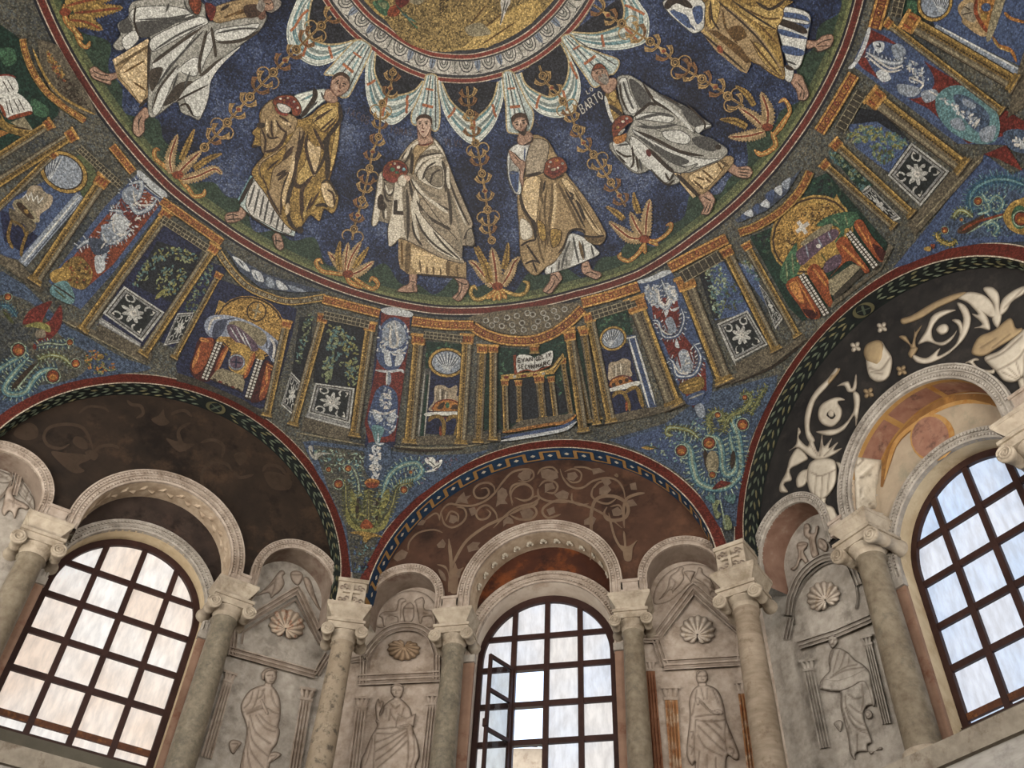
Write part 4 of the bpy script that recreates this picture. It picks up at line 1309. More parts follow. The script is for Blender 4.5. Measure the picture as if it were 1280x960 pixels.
ring_thing('mosaic_border', 'wide red mosaic border edged with white and black lines below the standing figures', 'mosaic border',
           [(-.03, .10, 'darkline'), (-.005, .076, 'whiteline'), (.005, .066, 'red')], RING_R)
mb = MB(); ring_band(mb, RING_R, .095, .19, 'ground', .001); ring_band(mb, RING_R, .10, .135, 'grasslight', .0014)
th = np.linspace(-math.pi, math.pi, 1201)
edge = .30+.07*np.sin(th*23)+.05*np.sin(th*51+1)
z = RING_R(th); mb.grid(np.stack([dome_pt(th, z+.17+(edge-.17)*q_/12, .0006) for q_ in range(13)], 0), 'grassdark', flip=True)
gs = mb.build('grass_strip'); gs.parent = bpy.data.objects['blue_mosaic']
ring_thing('mosaic_border', 'narrow red mosaic ring above the draped cloth', 'mosaic border', [(-.0015, .019, 'whiteline'), (.002, .016, 'brightred')], RING_M)
egg = empty('mosaic_egg_band', (0, 2.9, 13.49), 'ring of pale eggs and darts in shaded mosaic round the medallion', 'mosaic border')
mb = MB(); ring_band(mb, RING_M, .0195, .082, 'eggdark', .0032); ring_band(mb, RING_M, .030, .0785, 'egg', .0038); mb.build('egg_ground', egg)
ER = float(dome_r(13.52)); NE = int(round(2*math.pi*ER/.305))
for k in range(NE):
    t0 = -math.pi+(k+.5)*2*math.pi/NE
    if abs(t0) > 1.5: continue
    class EggS:   # u along the ring in metres, v across the band from 0 to 1
        def hit(s, a, b, off=0.0):
            a = np.asarray(a, float); zz = RING_M(t0+a/ER)+.030+.0485*np.asarray(b, float)
            return dome_pt(t0+a/ER, zz, float(np.mean(off)))
    es = EggS(); mb = MB()
    for q, (rw, rh, mt) in enumerate(((.098, .80, 'eggdark'), (.086, .72, 'egg'), (.060, .56, 'eggdark'), (.050, .50, 'silver'), (.030, .33, 'eggdark'), (.019, .26, 'white'))):
        pts = [(rw*math.cos(a), .98+rh*math.sin(a)) for a in np.linspace(math.pi, 2*math.pi, 15)]
        poly(mb, es, np.array(pts), mt, .005+.0006*q, .08)
    mb.build('egg', egg)
    mb = MB()
    poly(mb, es, np.array([(.108, .98), (.200, .98), (.186, .5), (.155, .2), (.122, .5)]), 'eggblue' if k % 3 else 'silver', .005, .08)
    poly(mb, es, np.array([(.148, .95), (.160, .95), (.157, .15), (.152, .15)]), 'eggdark', .0062, .08)
    poly(mb, es, np.array([(.09, .02), (.154, .22), (.215, .02), (.154, .12)]), 'eggdark', .0066, .08)
    mb.build('dart', egg)
ring_thing('mosaic_border', 'bright red mosaic ring round the gold medallion, dark and gold lines inside', 'mosaic border',
           [(.079, .084, 'eggdark'), (.084, .1015, 'whiteline'), (.087, .0985, 'brightred'), (.1015, .113, 'eggdark'), (.113, .12, 'goldlight')], RING_M)
md = empty('mosaic_medallion', DOME.hit(np.float64(560), np.float64(20)), 'gold mosaic medallion with rocks, plants and a white draped shape', 'mosaic')
draw('''
@5.2875 400 0
=gold_ground
p goldlight 960,300 1269,60 1440,0 1440,120 1300,220 1100,330 940,340
p medal 400,60 620,200 900,330 700,330 520,240
l2 golddark 1000,250 1269,40
l2 goldlight 1040,270 1269,110
l2 golddark 1060,300 1300,140
l2 goldlight 960,210 1150,40
l2 golddark 980,180 1100,30
p stonelight 960,180 1060,150 1130,220 1040,240 980,230
=plants
p green 350,10 440,5 460,70 430,105 370,60
p leaf 380,20 440,20 430,60
p rust 460,50 520,30 520,100 450,105
p stonelight 590,0 690,0 650,30 600,20
p crimson 500,0 590,0 560,40 520,50
l2 leafdark 500,30 560,100 640,190
l2 green 560,80 600,150
l2 green 580,110 640,150
l2 leafteal 540,90 620,140
l2 green 600,150 650,190
=white_drapery
p white 1195,0 1260,0 1230,70 1190,170 1200,80
l1.5 silverdark 1225,0 1205,100 1192,160
l1.5 silverdark 1245,0 1220,80
=lettering
j1.5 umber 790,30 820,5 790,5 820,-15
j1.5 umber 790,60 820,45 790,35
j1.5 umber 790,90 818,70 792,62
j1.5 umber 830,10 850,0
j1.5 umber 826,50 846,40
''', DOME, md)
for name, at, txt in (('', 0, ''),): pass
# ------------------------------------------------------------------ draped cloth
def swag(label, at, outer, inner, k, ox, oy, folds=6, marks=3, knot=None):
    e = empty('mosaic_swag', DOME.hit(np.float64(at[0]), np.float64(at[1])), label, 'mosaic drapery', 'swags of pale cloth under the medallion')
    o = np.array(outer, float)/k+[ox, oy]; i = np.array(inner, float)/k+[ox, oy]
    oc = catmull(o, False, 8); ic = catmull(i, False, 8)
    t = np.linspace(0, 1, 60)
    rs = lambda c: np.stack([np.interp(t, np.linspace(0, 1, len(c)), c[:, q]) for q in (0, 1)], 1)
    O, I = rs(oc), rs(ic)
    mb = MB(); poly(mb, DOME, np.vstack([I]), 'black', .002, 12.0); tag(mb.build('dark_opening', e), 'black mosaic ground inside the loop of cloth')
    mb = MB(); G = np.stack([DOME.hit((O*(1-f)+I*f)[:, 0], (O*(1-f)+I*f)[:, 1], np.float64(.0045)) for f in np.linspace(0, 1, 6)], 0)
    mb.grid(G, 'linen'); rnd = random.Random(len(label))
    for q in range(folds):
        f = (q+.6)/folds; w = O*(1-f)+I*f
        ribbon(mb, DOME, w, 2.6, ('linenlight', 'linenteal', 'linenlight', 'linenshade')[q % 4], .0052+.0003*q, g=5)
        f2 = (q+.15)/folds; w = O*(1-f2)+I*f2
        ribbon(mb, DOME, w, 1.6, ('linenshade', 'linenlight', 'linenteal')[q % 3], .0072+.0003*q, g=5)
    mb.build('cloth', e)
    for q in range(marks):
        mb = MB(); a = int(60*(q+1)/(marks+1)); w = np.array([O[a]*(1-f)+I[a]*f for f in np.linspace(.12, .9, 5)])+np.array([[rnd.uniform(-1, 1), rnd.uniform(-1, 1)] for _ in range(5)])
        ribbon(mb, DOME, w, 3.2, 'linenorange', .0105, taper=False); mb.build('orange_stripe', e)
    mb = MB(); ribbon(mb, DOME, O, 1.5, 'linenlight', .0112, taper=False); ribbon(mb, DOME, I, 2.2, 'linenedge', .0112, taper=False); mb.build('hem', e)
S5 = 5.2875
swag('swag of pale blue cloth at the left, nearest the person in the wide pale cloak', (385, 60), [(820,-40),(750,130),(735,230),(755,310),(830,390),(920,430),(1020,410),(1150,330),(1215,270)], [(970,-40),(905,-10),(885,60),(875,150),(900,250),(980,290),(1080,290),(1190,262)], S5, 220, 0)
swag('swag of pale cloth between the gold cloaked and the white cloaked persons', (480, 120), [(345,330),(310,400),(303,560),(330,700),(400,790),(480,820),(560,770),(630,680),(695,530)], [(368,345),(360,470),(400,570),(440,630),(520,630),(620,600),(680,535)], S5, 400, 0)
swag('pointed swag of pale blue cloth straight above the middle gold stem', (590, 150), [(785,530),(800,660),(840,780),(920,890),(1010,950),(1090,900),(1160,800),(1210,640),(1200,525)], [(805,545),(860,660),(940,740),(1020,775),(1100,720),(1150,640),(1175,540)], S5, 400, 0)
swag('swag of striped cloth right of the bearded person in tan, touching the name letters', (700, 120), [(130,490),(180,600),(230,690),(300,750),(390,775),(470,760),(530,700),(555,600),(545,500),(500,400),(440,270)], [(165,480),(200,560),(290,620),(370,640),(440,580),(475,500),(480,400),(450,330),(430,290)], S5, 620, 0)
swag('swag of pale blue cloth at the right above the gold stem toward the golden cloak', (775, 40), [(450,235),(560,290),(680,320),(800,325),(900,310),(990,270),(1010,180),(1000,100),(960,40),(920,-20)], [(500,212),(640,220),(740,198),(825,155),(848,70),(830,0),(820,-20)], S5, 620, 0)
def bundle(label, at, outline, top, bottom, k, ox, oy, txt=''):
    e = empty('mosaic_hanging', DOME.hit(np.float64(at[0]), np.float64(at[1])), label, 'mosaic drapery', 'hangings of gathered cloth above the heads')
    o = catmull(np.array(outline, float)/k+[ox, oy], True)
    mb = MB(); poly(mb, DOME, o, 'linen', .0135, 12.0)
    t0, t1 = [np.array(q, float)/k+[ox, oy] for q in top]; b0, b1 = [np.array(q, float)/k+[ox, oy] for q in bottom]
    for q in range(8):
        f = (q+.5)/8; a = t0*(1-f)+t1*f; b = b0*(1-f)+b1*f
        ribbon(mb, DOME, np.array([a, b]), 1.5, ('linenlight', 'linenteal', 'linenlight', 'silverdark')[q % 4], .014+.0003*q, taper=False)
    mb.build('cloth', e)
    for f0, wd in ((.28, 2.5), (.62, 3.6)):
        mb = MB(); a = t0*(1-f0)+b0*f0; b = t1*(1-f0)+b1*f0
        ribbon(mb, DOME, np.array([a*.8+b*.2, a*.2+b*.8]), wd, 'linenorange', .0166, taper=False); mb.build('orange_stripe', e)
    mb = MB(); ribbon(mb, DOME, o, 1.8, 'linenedge', .0172, True); mb.build('hem', e)
    return e
bundle('gathered cloth hanging behind the head of the person in gold', (425, 90), [(250,262),(338,312),(300,420),(240,540),(185,638),(130,632),(150,560),(90,500),(28,490),(90,420),(160,340)], [(262,275),(330,312)], [(45,480),(190,610)], S5, 400, 0)
bundle('gathered cloth hanging behind the head of the person in the white cloak', (540, 125), [(705,495),(768,500),(780,600),(792,740),(782,850),(742,860),(690,780),(650,825),(608,812),(608,740),(650,650),(690,540)], [(708,500),(765,502)], [(618,800),(775,845)], S5, 400, 0)
bundle('gathered cloth hanging behind the head of the person in tan', (640, 130), [(48,478),(112,478),(150,560),(200,660),(245,740),(238,830),(200,880),(105,880),(72,850),(65,700),(50,580)], [(52,485),(110,485)], [(75,850),(230,830)], S5, 620, 0)
bundle('gathered cloth with a blue lining behind the head of the grey bearded person', (735, 85), [(432,250),(495,230),(560,300),(700,355),(812,400),(785,480),(740,500),(690,560),(640,572),(590,500),(520,400),(475,330)], [(440,252),(492,235)], [(630,560),(800,420)], S5, 620, 0)
mb = MB()
# ------------------------------------------------------------------ letters laid in pale tesserae
GLY = {'A': [[(0,0),(.5,1),(1,0)],[(.2,.4),(.8,.4)]], 'B': [[(0,0),(0,1),(.7,1),(.8,.75),(.6,.52),(0,.52)],[(.6,.52),(.9,.28),(.7,0),(0,0)]], 'C': [[(1,.9),(.5,1),(.1,.7),(.1,.3),(.5,0),(1,.1)]],
 'E': [[(1,1),(0,1),(0,0),(1,0)],[(0,.5),(.8,.5)]], 'G': [[(1,.9),(.5,1),(.1,.7),(.1,.3),(.5,0),(.9,.1),(.9,.45),(.6,.45)]], 'I': [[(.5,0),(.5,1)]], 'L': [[(0,1),(0,0),(.9,0)]], 'M': [[(0,0),(.1,1),(.5,.3),(.9,1),(1,0)]],
 'N': [[(0,0),(0,1),(1,0),(1,1)]], 'O': [[(.5,0),(.1,.3),(.1,.7),(.5,1),(.9,.7),(.9,.3),(.5,0)]], 'R': [[(0,0),(0,1),(.7,1),(.85,.75),(.6,.5),(0,.5)],[(.4,.5),(1,0)]], 'S': [[(.9,.85),(.5,1),(.1,.78),(.5,.52),(.9,.25),(.5,0),(.1,.15)]],
 'T': [[(0,1),(1,1)],[(.5,1),(.5,0)]], 'V': [[(0,1),(.5,0),(1,1)]], 'U': [[(0,1),(.05,.2),(.5,0),(.95,.2),(1,1)]], ' ': []}
def letters(mb, text, p0, adv, up, wfrac, wd, mat, off, surf=DOME):
    p0, adv, up = np.array(p0, float), np.array(adv, float), np.array(up, float)
    for n_, ch in enumerate(text):
        for st in GLY[ch]:
            pts = np.array([p0+adv*(n_+x*wfrac)+up*y for x, y in st])
            ribbon(mb, surf, pts, wd, mat, off, g=3, taper=False)
def q(x, y, k=S5, ox=620, oy=0): return (ox+x/k, oy+y/k)
letters(mb, 'BARTO', q(572, 752), (30/S5, -22/S5), (-27/S5, -52/S5), .72, 1.3, 'white', .0105)
letters(mb, 'LO', q(606, 622), (22/S5, -14/S5), (-12/S5, -24/S5), .7, 1.1, 'white', .0105)
tag(mb.build('mosaic_inscription'), 'pale lettering reading BARTO LO beside the grey bearded person', 'inscription')
for lab, p0, adv, up, txt in (('faint brown lettering left of the white cloaked person\'s head', (487, 166), (6, 1), (.5, -9), 'TOMAS'), ('faint brown lettering right of the white cloaked person\'s head', (556, 182), (6, .6), (0, -9), 'VLVS'), ('faint brown lettering right of the tan cloaked person\'s head', (664, 160), (6, -1.5), (-1.5, -8), 'VS'), ('faint brown lettering beside the gold cloaked person\'s shoulder', (432, 142), (6, 3), (3, -9), 'IACOB')):
    mb = MB(); letters(mb, txt, p0, adv, up, .65, 1.1, 'faint', .0105); tag(mb.build('mosaic_inscription'), lab, 'inscription')
# ------------------------------------------------------------------ gold stems and acanthus clumps
def stem(label, pts, seed, lw=1.0):
    e = empty('mosaic_scroll_plant', DOME.hit(np.float64(pts[0][0]), np.float64(pts[0][1])), label, 'mosaic plant', 'gold flowering stems between the standing figures')
    c = refine(catmull(np.array(pts, float), False, 8), 1.0, False); rnd = random.Random(seed)
    mb = MB(); ribbon(mb, DOME, c, 2.6*lw, 'sprig', .019, g=4, taper=False); ribbon(mb, DOME, c, .8, 'golddark', .0194, g=4, taper=False); mb.build('stalk', e)
    d = np.gradient(c, axis=0); d /= np.linalg.norm(d, axis=1)[:, None]
    i = 6; n_ = len(c); cyc = 0
    while i < n_-6:
        p = c[i]; t = d[i]; s = np.array([-t[1], t[0]])
        kind = ('flower', 'leaf', 'leaf', 'curl', 'flower', 'leaf', 'bud', 'leaf')[(cyc+seed) % 8]
        mb = MB()
        if kind == 'flower':
            poly(mb, DOME, ell(p[0], p[1], 5.2*lw, 5.2*lw), 'sprig', .0198); ribbon(mb, DOME, ell(p[0], p[1], 3.2*lw, 3.2*lw), 1.2, 'golddark', .0202, True); poly(mb, DOME, ell(p[0], p[1], 1.8*lw, 1.8*lw, n=8), 'umber', .0206)
            mb.build('flower', e); i += 12
        elif kind == 'leaf':
            for sg in (-1, 1):
                a = p; ln = (9.5+rnd.random()*3)*lw
                tip = a+s*sg*ln*.85+t*ln*.75; mid = a+s*sg*ln*.55+t*ln*.2; hook = tip+t*1.5-s*sg*3
                ctl = catmull(np.array([a, mid, tip]), False, 5)
                w = np.linspace(.8, 2.8, len(ctl))*lw; dd = np.gradient(ctl, axis=0); dd /= np.linalg.norm(dd, axis=1)[:, None]; nn = np.stack([-dd[:, 1], dd[:, 0]], 1)
                out = np.vstack([ctl+nn*w[:, None], [hook+t*2.5], (ctl-nn*w[:, None])[::-1]])
                poly(mb, DOME, out, ('sprig', 'sprig', 'sprigdark')[rnd.randrange(3)], .0198); ribbon(mb, DOME, ctl, .9, 'golddark', .0204)
            mb.build('leaf_pair', e); i += 12
        elif kind == 'curl':
            for sg in (-1, 1):
                arc_ = [p+s*sg*(7*lw-7*lw*math.cos(a))+t*7*lw*math.sin(a) for a in np.linspace(0, 4.2, 10)]
                ribbon(mb, DOME, np.array(arc_), 1.5, 'sprig', .0198, g=3)
            mb.build('tendril', e); i += 11
        else:
            poly(mb, DOME, np.array([p-s*4*lw, p+t*7*lw, p+s*4*lw, p-t*4*lw]), 'sprig', .0198); poly(mb, DOME, ell(p[0], p[1], 2.5*lw, 2*lw, n=8), 'rust', .0203); mb.build('bud', e); i += 11
        cyc += 1
    return e
stem('gold stem rising left from the acanthus beside the pale cloaked person', [(252,188),(272,167),(292,144),(316,117),(341,91),(364,68),(390,43),(414,20)], 0, 1.15)
stem('thin gold stem between the gold cloaked person and the white cloaked person', [(440,300),(444,279),(447,270),(455,240),(462,210),(466,189),(474,167),(477,132),(487,113),(492,84)], 3, .95)
stem('gold stem with round flowers between the white and the tan cloaked persons', [(616,305),(612,289),(610,268),(606,238),(601,208),(597,186),(593,174),(589,151),(586,132),(584,108)], 0, 1.0)
stem('gold stem slanting up between the tan cloaked and the silvery cloaked persons', [(782,258),(769,236),(759,221),(742,193),(729,178),(719,157),(712,140),(697,117),(682,102),(674,82)], 5, 1.0)
stem('gold stem slanting up right of the silvery cloaked person', [(930,133),(911,121),(896,110),(873,96),(850,83),(826,61),(805,47),(775,28),(760,19),(742,6)], 2, 1.15)
def leafshape(mb, pts, w, body, rib, off, serr=True, edge='goldlight'):
    c = refine(catmull(np.array(pts, float), False, 6), 2.2, False); n_ = len(c)
    d = np.gradient(c, axis=0); d /= np.linalg.norm(d, axis=1)[:, None]; nn = np.stack([-d[:, 1], d[:, 0]], 1)
    t = np.linspace(0, 1, n_); ww = w*(.35+.65*np.sin(np.pi*np.clip(t*.78+.22, 0, 1)))
    z = np.array([1.18 if (k % 2) else .82 for k in range(n_)]) if serr else 1
    out = np.vstack([c+nn*(ww*z)[:, None], [c[-1]+d[-1]*w*.4], (c-nn*(ww*z)[:, None])[::-1]])
    poly(mb, DOME, out, body, off, 9.0)
    ribbon(mb, DOME, c, w*.62, edge, off+.0006, g=4); ribbon(mb, DOME, c, w*.36, rib, off+.0012, g=4)
def clump(label, at, base, leaves, curls, k=1.0, ox=0, oy=0):
    e = empty('mosaic_acanthus', DOME.hit(np.float64(at[0]), np.float64(at[1])), label, 'mosaic plant', 'acanthus clumps at the feet of the gold stems')
    T = lambda a: np.array(a, float)/k+[ox, oy]
    for q_, (w, pts, *cc) in enumerate(curls):
        mb = MB(); ribbon(mb, DOME, catmull(T(pts), False, 6), w, (cc[0] if cc else 'orange'), .021+.0002*q_, g=3); ribbon(mb, DOME, catmull(T(pts), False, 6), w*.35, 'goldlight', .0214+.0002*q_, g=3); mb.build('curl', e)
    for q_, (w, pts, *cc) in enumerate(leaves):
        mb = MB(); leafshape(mb, T(pts), w, (cc[0] if cc else 'ochre'), 'rust' if w > 5 else 'golddark', .0225+.0011*q_, edge='ochrelight' if not cc else cc[0]); mb.build('leaf', e)
    b = T([base])[0]; mb = MB(); poly(mb, DOME, ell(b[0], b[1], 7, 5), 'rust', .03); mb.build('heart', e)
clump('orange acanthus left on the grass, below the pale cloaked person', (225, 225), (500,470),
      [(6.5, [(440,450),(420,300),(490,80)]), (4, [(530,320),(600,160),(660,20)], 'gold'), (7, [(490,470),(580,370),(720,240)]), (4, [(660,410),(800,310),(930,260)], 'gold'), (6.5, [(540,520),(700,480),(860,410),(930,450)])],
      [(5, [(470,470),(350,370),(270,300),(270,220),(320,220)]), (5, [(500,500),(600,600),(660,680),(750,670),(770,610)]), (4, [(500,480),(400,400),(340,380)])], 8, 160, 160)
clump('orange acanthus on the grass left of the white cloaked person\'s feet', (437, 335), (440,180),
      [(6, [(420,170),(330,60),(250,-30)]), (5.5, [(410,170),(420,20),(440,-120)]), (6, [(430,160),(470,20),(560,-130)]), (4, [(500,130),(560,30),(640,-80)], 'gold'), (6, [(470,190),(580,140),(690,60)]), (4, [(360,140),(340,0),(360,-140)], 'gold')],
      [(5, [(430,190),(280,170),(180,150),(120,70),(150,40),(190,80)]), (5, [(470,200),(600,290),(690,330),(740,280),(690,220),(650,260)]), (6, [(430,190),(460,260),(580,320)])], 8, 380, 320)
clump('orange acanthus straight below the middle gold stem', (620, 350), (970,735),
      [(8, [(965,725),(955,610),(935,490)]), (6.5, [(940,730),(870,650),(820,590),(785,570)]), (4, [(900,640),(870,560),(840,470)], 'gold'), (6.5, [(1000,730),(1050,650),(1080,580),(1115,545)]), (4, [(1010,620),(1030,540),(1040,450)], 'gold'), (5, [(920,710),(890,600),(820,480)], 'gold')],
      [(4.5, [(970,745),(900,800),(830,825),(790,780),(810,735),(835,760)], 'gold'), (4.5, [(980,745),(1080,790),(1150,780),(1175,720),(1140,700)], 'gold'), (6, [(970,760),(940,830)]), (6, [(975,760),(985,830)]), (5, [(985,755),(1030,820)]), (5, [(960,755),(900,820)])], 5.333, 440, 220)
clump('orange acanthus right of the tan cloaked person\'s feet', (805, 300), (1095,420),
      [(7, [(1080,420),(1000,410),(930,360),(870,310)]), (7, [(1085,400),(1040,330),(1005,250)]), (7, [(1105,400),(1110,280),(1130,165)]), (4, [(960,290),(900,240),(845,205)], 'gold'), (4, [(1060,250),(1035,180),(1025,115)], 'gold')],
      [(4.5, [(1100,420),(1180,430),(1260,370),(1275,320),(1240,330)]), (5, [(1095,440),(1060,510),(990,565),(930,540),(940,510)]), (5, [(1095,430),(1100,520)]), (5, [(1100,425),(1190,460)])], 5.333, 600, 220)
clump('orange acanthus at the right, under the golden cloak', (955, 150), (735,840),
      [(8, [(730,850),(740,740),(700,620)]), (7, [(700,830),(640,770),(555,715)]), (7, [(720,870),(600,900),(490,905)]), (4.5, [(600,840),(520,800),(430,790)], 'gold'), (4, [(650,700),(600,620),(530,570)], 'gold')],
      [(5, [(780,880),(850,790),(885,730),(850,660),(810,680)]), (6, [(760,870),(790,960),(700,1020),(650,990)]), (6, [(770,900),(830,830),(870,760)])], S5, 820, 0)
clump('gold acanthus in the upper left corner beside the red border', (105, 25), (650,120),
      [(9, [(660,60),(900,0),(1150,-40)], 'gold'), (9, [(740,130),(950,110),(1200,80)], 'gold'), (8, [(690,200),(860,220),(1010,290)], 'gold')],
      [(7, [(640,40),(660,200),(740,300),(830,400)]), (5, [(740,270),(800,430),(870,470),(900,410)])], 8, 0, 0)
OUTL = {'robe': 'robedark', 'robelight': 'robemid', 'robemid': 'robedark', 'silver': 'silverdark', 'silverlight': 'silverdark', 'ochre': 'ochredark', 'ochrelight': 'ochredark', 'gold': 'brown', 'goldlight': 'golddark', 'skin': 'skindark', 'rust': 'umber', 'linen': 'silverdark', 'linenlight': 'linenshade', 'white': 'silverdark'}
for lab, at, txt, kw in FIG:
    thing('mosaic_figure', lab, 'mosaic figure', txt, DOME, at, off0=.030, step=.0005, g=7.0, wscale=1.3, outline=OUTL, **kw)
# ------------------------------------------------------------------ the porticoes of the lower zone and the scrollwork of the pendentives
ARCHS = []
def A_(name, label, cat, at, txt): ARCHS.append((name, label, cat, at, txt))
A_('mosaic_lectern', 'open book on a stand in a green recess at the left edge', 'mosaic panel', (10, 120), '''
@5.2875 0 60
=recess
p darkgreen -120,-120 130,-60 160,60 220,220 390,410 250,540 60,640 -160,760
p green -20,20 80,0 110,80 40,120
p green 210,330 320,400 300,460 220,430
=book
p silverlight -60,200 60,180 115,230 110,300 0,330 -60,330
p silverlight 0,340 120,300 215,420 60,465 0,400
l2 brightred -40,185 50,178 105,195
l5 rust 50,468 150,440 215,425
l4 rust 0,370 40,460
j1.2 umber 40,350 60,440
j1.2 umber 60,345 85,430
j1.2 umber 90,340 130,420
j1.2 umber 120,335 160,410
j1.2 umber 20,220 60,290
j1.2 umber 50,210 90,280
=stand
s column -40,440 60,500 220,545 160,590 60,560 -40,500
l2 columnlight 0,430 60,520 215,548
s stonelight 70,490 160,455 220,545 150,540
l2 umber 80,520 200,540
s frieze -60,520 60,560 -20,600 -60,620
=column
C11 345,490 -120,790 1
=column
C13 500,560 -120,960 -1
=frieze
Z8.5 friezelight gold rust 150,-60 165,20 210,140 290,270 400,370 560,480
=upper_field
s plinth 250,-60 380,-20 480,150 560,270 640,430 560,440 440,380 330,270 270,150
B2.2 60 orange/gold/rust 310,20 400,130 430,220 350,150
B2 90 umber/columndark 380,200 470,220 600,410 520,390 400,290
l3 columnlight 215,0 300,190 420,330 630,440
''')
A_('mosaic_chair_niche', 'chair under a shell niche at the left, beside the acanthus strip of silver leaves', 'mosaic panel', (55, 260), '''
@3.966 0 200
=niche
s strip -40,240 230,100 400,60 480,130 130,500 0,480
s ground 330,0 430,-40 500,120 410,190
s nightblue 0,250 60,270 190,380 110,460 20,400
=shell
S2 315,60 85,110 -58
=pilaster
s acan 380,160 420,190 130,530 90,500
l2 silverlight 395,175 110,515
l1.5 acandark 405,190 125,525
=chair
p robe 60,220 120,180 150,130 200,130 220,160 260,180 250,230 200,270 190,310 120,290
p robemid 100,200 200,150 240,190 190,250 130,240
j1.5 silverlight 110,190 130,170 140,200 155,160 165,205 185,175 190,215 215,185
p stonelight 65,210 110,200 190,290 170,310 100,270
p brown 80,220 110,215 170,290 130,280
e gold 130,255 14 9 45
p stone 45,240 90,260 180,320 130,370 60,310
l4 column 60,290 40,380 65,440
l4 column 140,350 110,430 105,480
e nightblue 90,360 30 50 30
l3 column 60,300 110,330 130,380
=floor
s plinth -20,460 90,500 220,640 200,660 -20,500
=column
C9 275,-40 -60,290 1
=column
C15 520,80 165,610 1
=coffer
X9 390,-60 600,130
=frieze
Z10.5 frieze friezelight rust 555,-70 660,60
''')
A_('mosaic_acanthus_strip', 'silver acanthus scrolls on a red strip at the left, urn at its foot', 'mosaic panel', (150, 290), '''
@3.966 0 200
=ground
s strip 690,60 830,180 790,260 560,560 400,740 330,700 240,600 520,230
s rust 670,110 800,210 700,340 560,520 420,640 300,560 480,330
s crimson 620,160 740,230 650,380 520,330
=cloud
p acanlight 690,50 760,110 830,170 800,190 740,150 700,110 680,80
l1.5 umber 690,85 740,140 800,185
=acanthus
V7 acandark/acan/acanlight 640,120 700,110 690,180 650,210 680,260 740,240 780,190
V7 acandark/acan/acanlight 540,250 600,260 560,330 510,360 540,410 600,390 650,340
V7 acandark/acan/acanlight 380,440 440,400 500,420 520,470 480,530
p acan 610,150 660,130 690,170 650,220 610,200
p acanlight 560,270 620,280 640,330 580,380 540,350
p acan 500,330 560,320 590,380 540,410
p acandark 440,390 520,400 540,450 470,470
p acanlight 470,480 510,480 520,540 480,560
l2.5 white 660,150 680,220 760,220
l2.5 white 560,280 570,360 630,370
l2 acandark 600,200 640,260
l2 white 500,440 520,410
l2 acandark 520,300 560,300
B2.5 50 acanlight/acan/white 600,130 760,200 640,380 540,430 460,450 520,330
=urn
p column 330,500 400,480 460,560 420,640 340,620 290,570
B2.4 40 rust/columnlight/columndark 330,500 440,520 440,600 350,610
p columnlight 250,560 330,530 350,580 270,610
p scroll 260,620 330,600 370,680 350,715 290,690 250,660
l2 umber 260,615 330,660 370,690
l2 limedark 270,640 330,690
''')
A_('mosaic_garden', 'portico with a wreath and tree over a starry marble slab at the left', 'mosaic panel', (190, 350), '''
@3.966 0 200
=garden
s nightblue 790,310 1010,430 720,940 480,820
s night 780,400 990,470 880,720 660,620
s nightblue 1030,500 1130,540 860,930 790,900
B2.3 120 leaf/leafteal/lime 660,620 720,510 800,440 880,430 970,470 950,520 860,490 790,520 740,570 720,630
B2.2 110 leaf/lime/leafteal 780,580 830,530 910,540 920,600 870,660 820,680 780,640
l5 lime 770,690 820,640
B2.2 90 leaf/leafteal/limedark 1000,540 1060,530 980,740 920,740
=slab
G2 615,625 815,755 705,900 510,760
s marble 500,780 700,910 690,930 490,810
l2 marblelight 490,790 700,925
s plinth 490,810 700,930 720,970 480,860
=slab
G2 880,760 960,755 910,900 810,920
=floor
s plinth 340,790 760,960 740,1010 600,950 330,810
l2 stonelight 310,795 720,1010
=column
C13 835,250 405,850 1
=column
C8 1090,560 860,985 -1
=column
C12 1070,420 705,970 -1
=coffer
X10 800,290 1030,440
=frieze
Z11 frieze friezelight rust 800,200 1100,410
''')
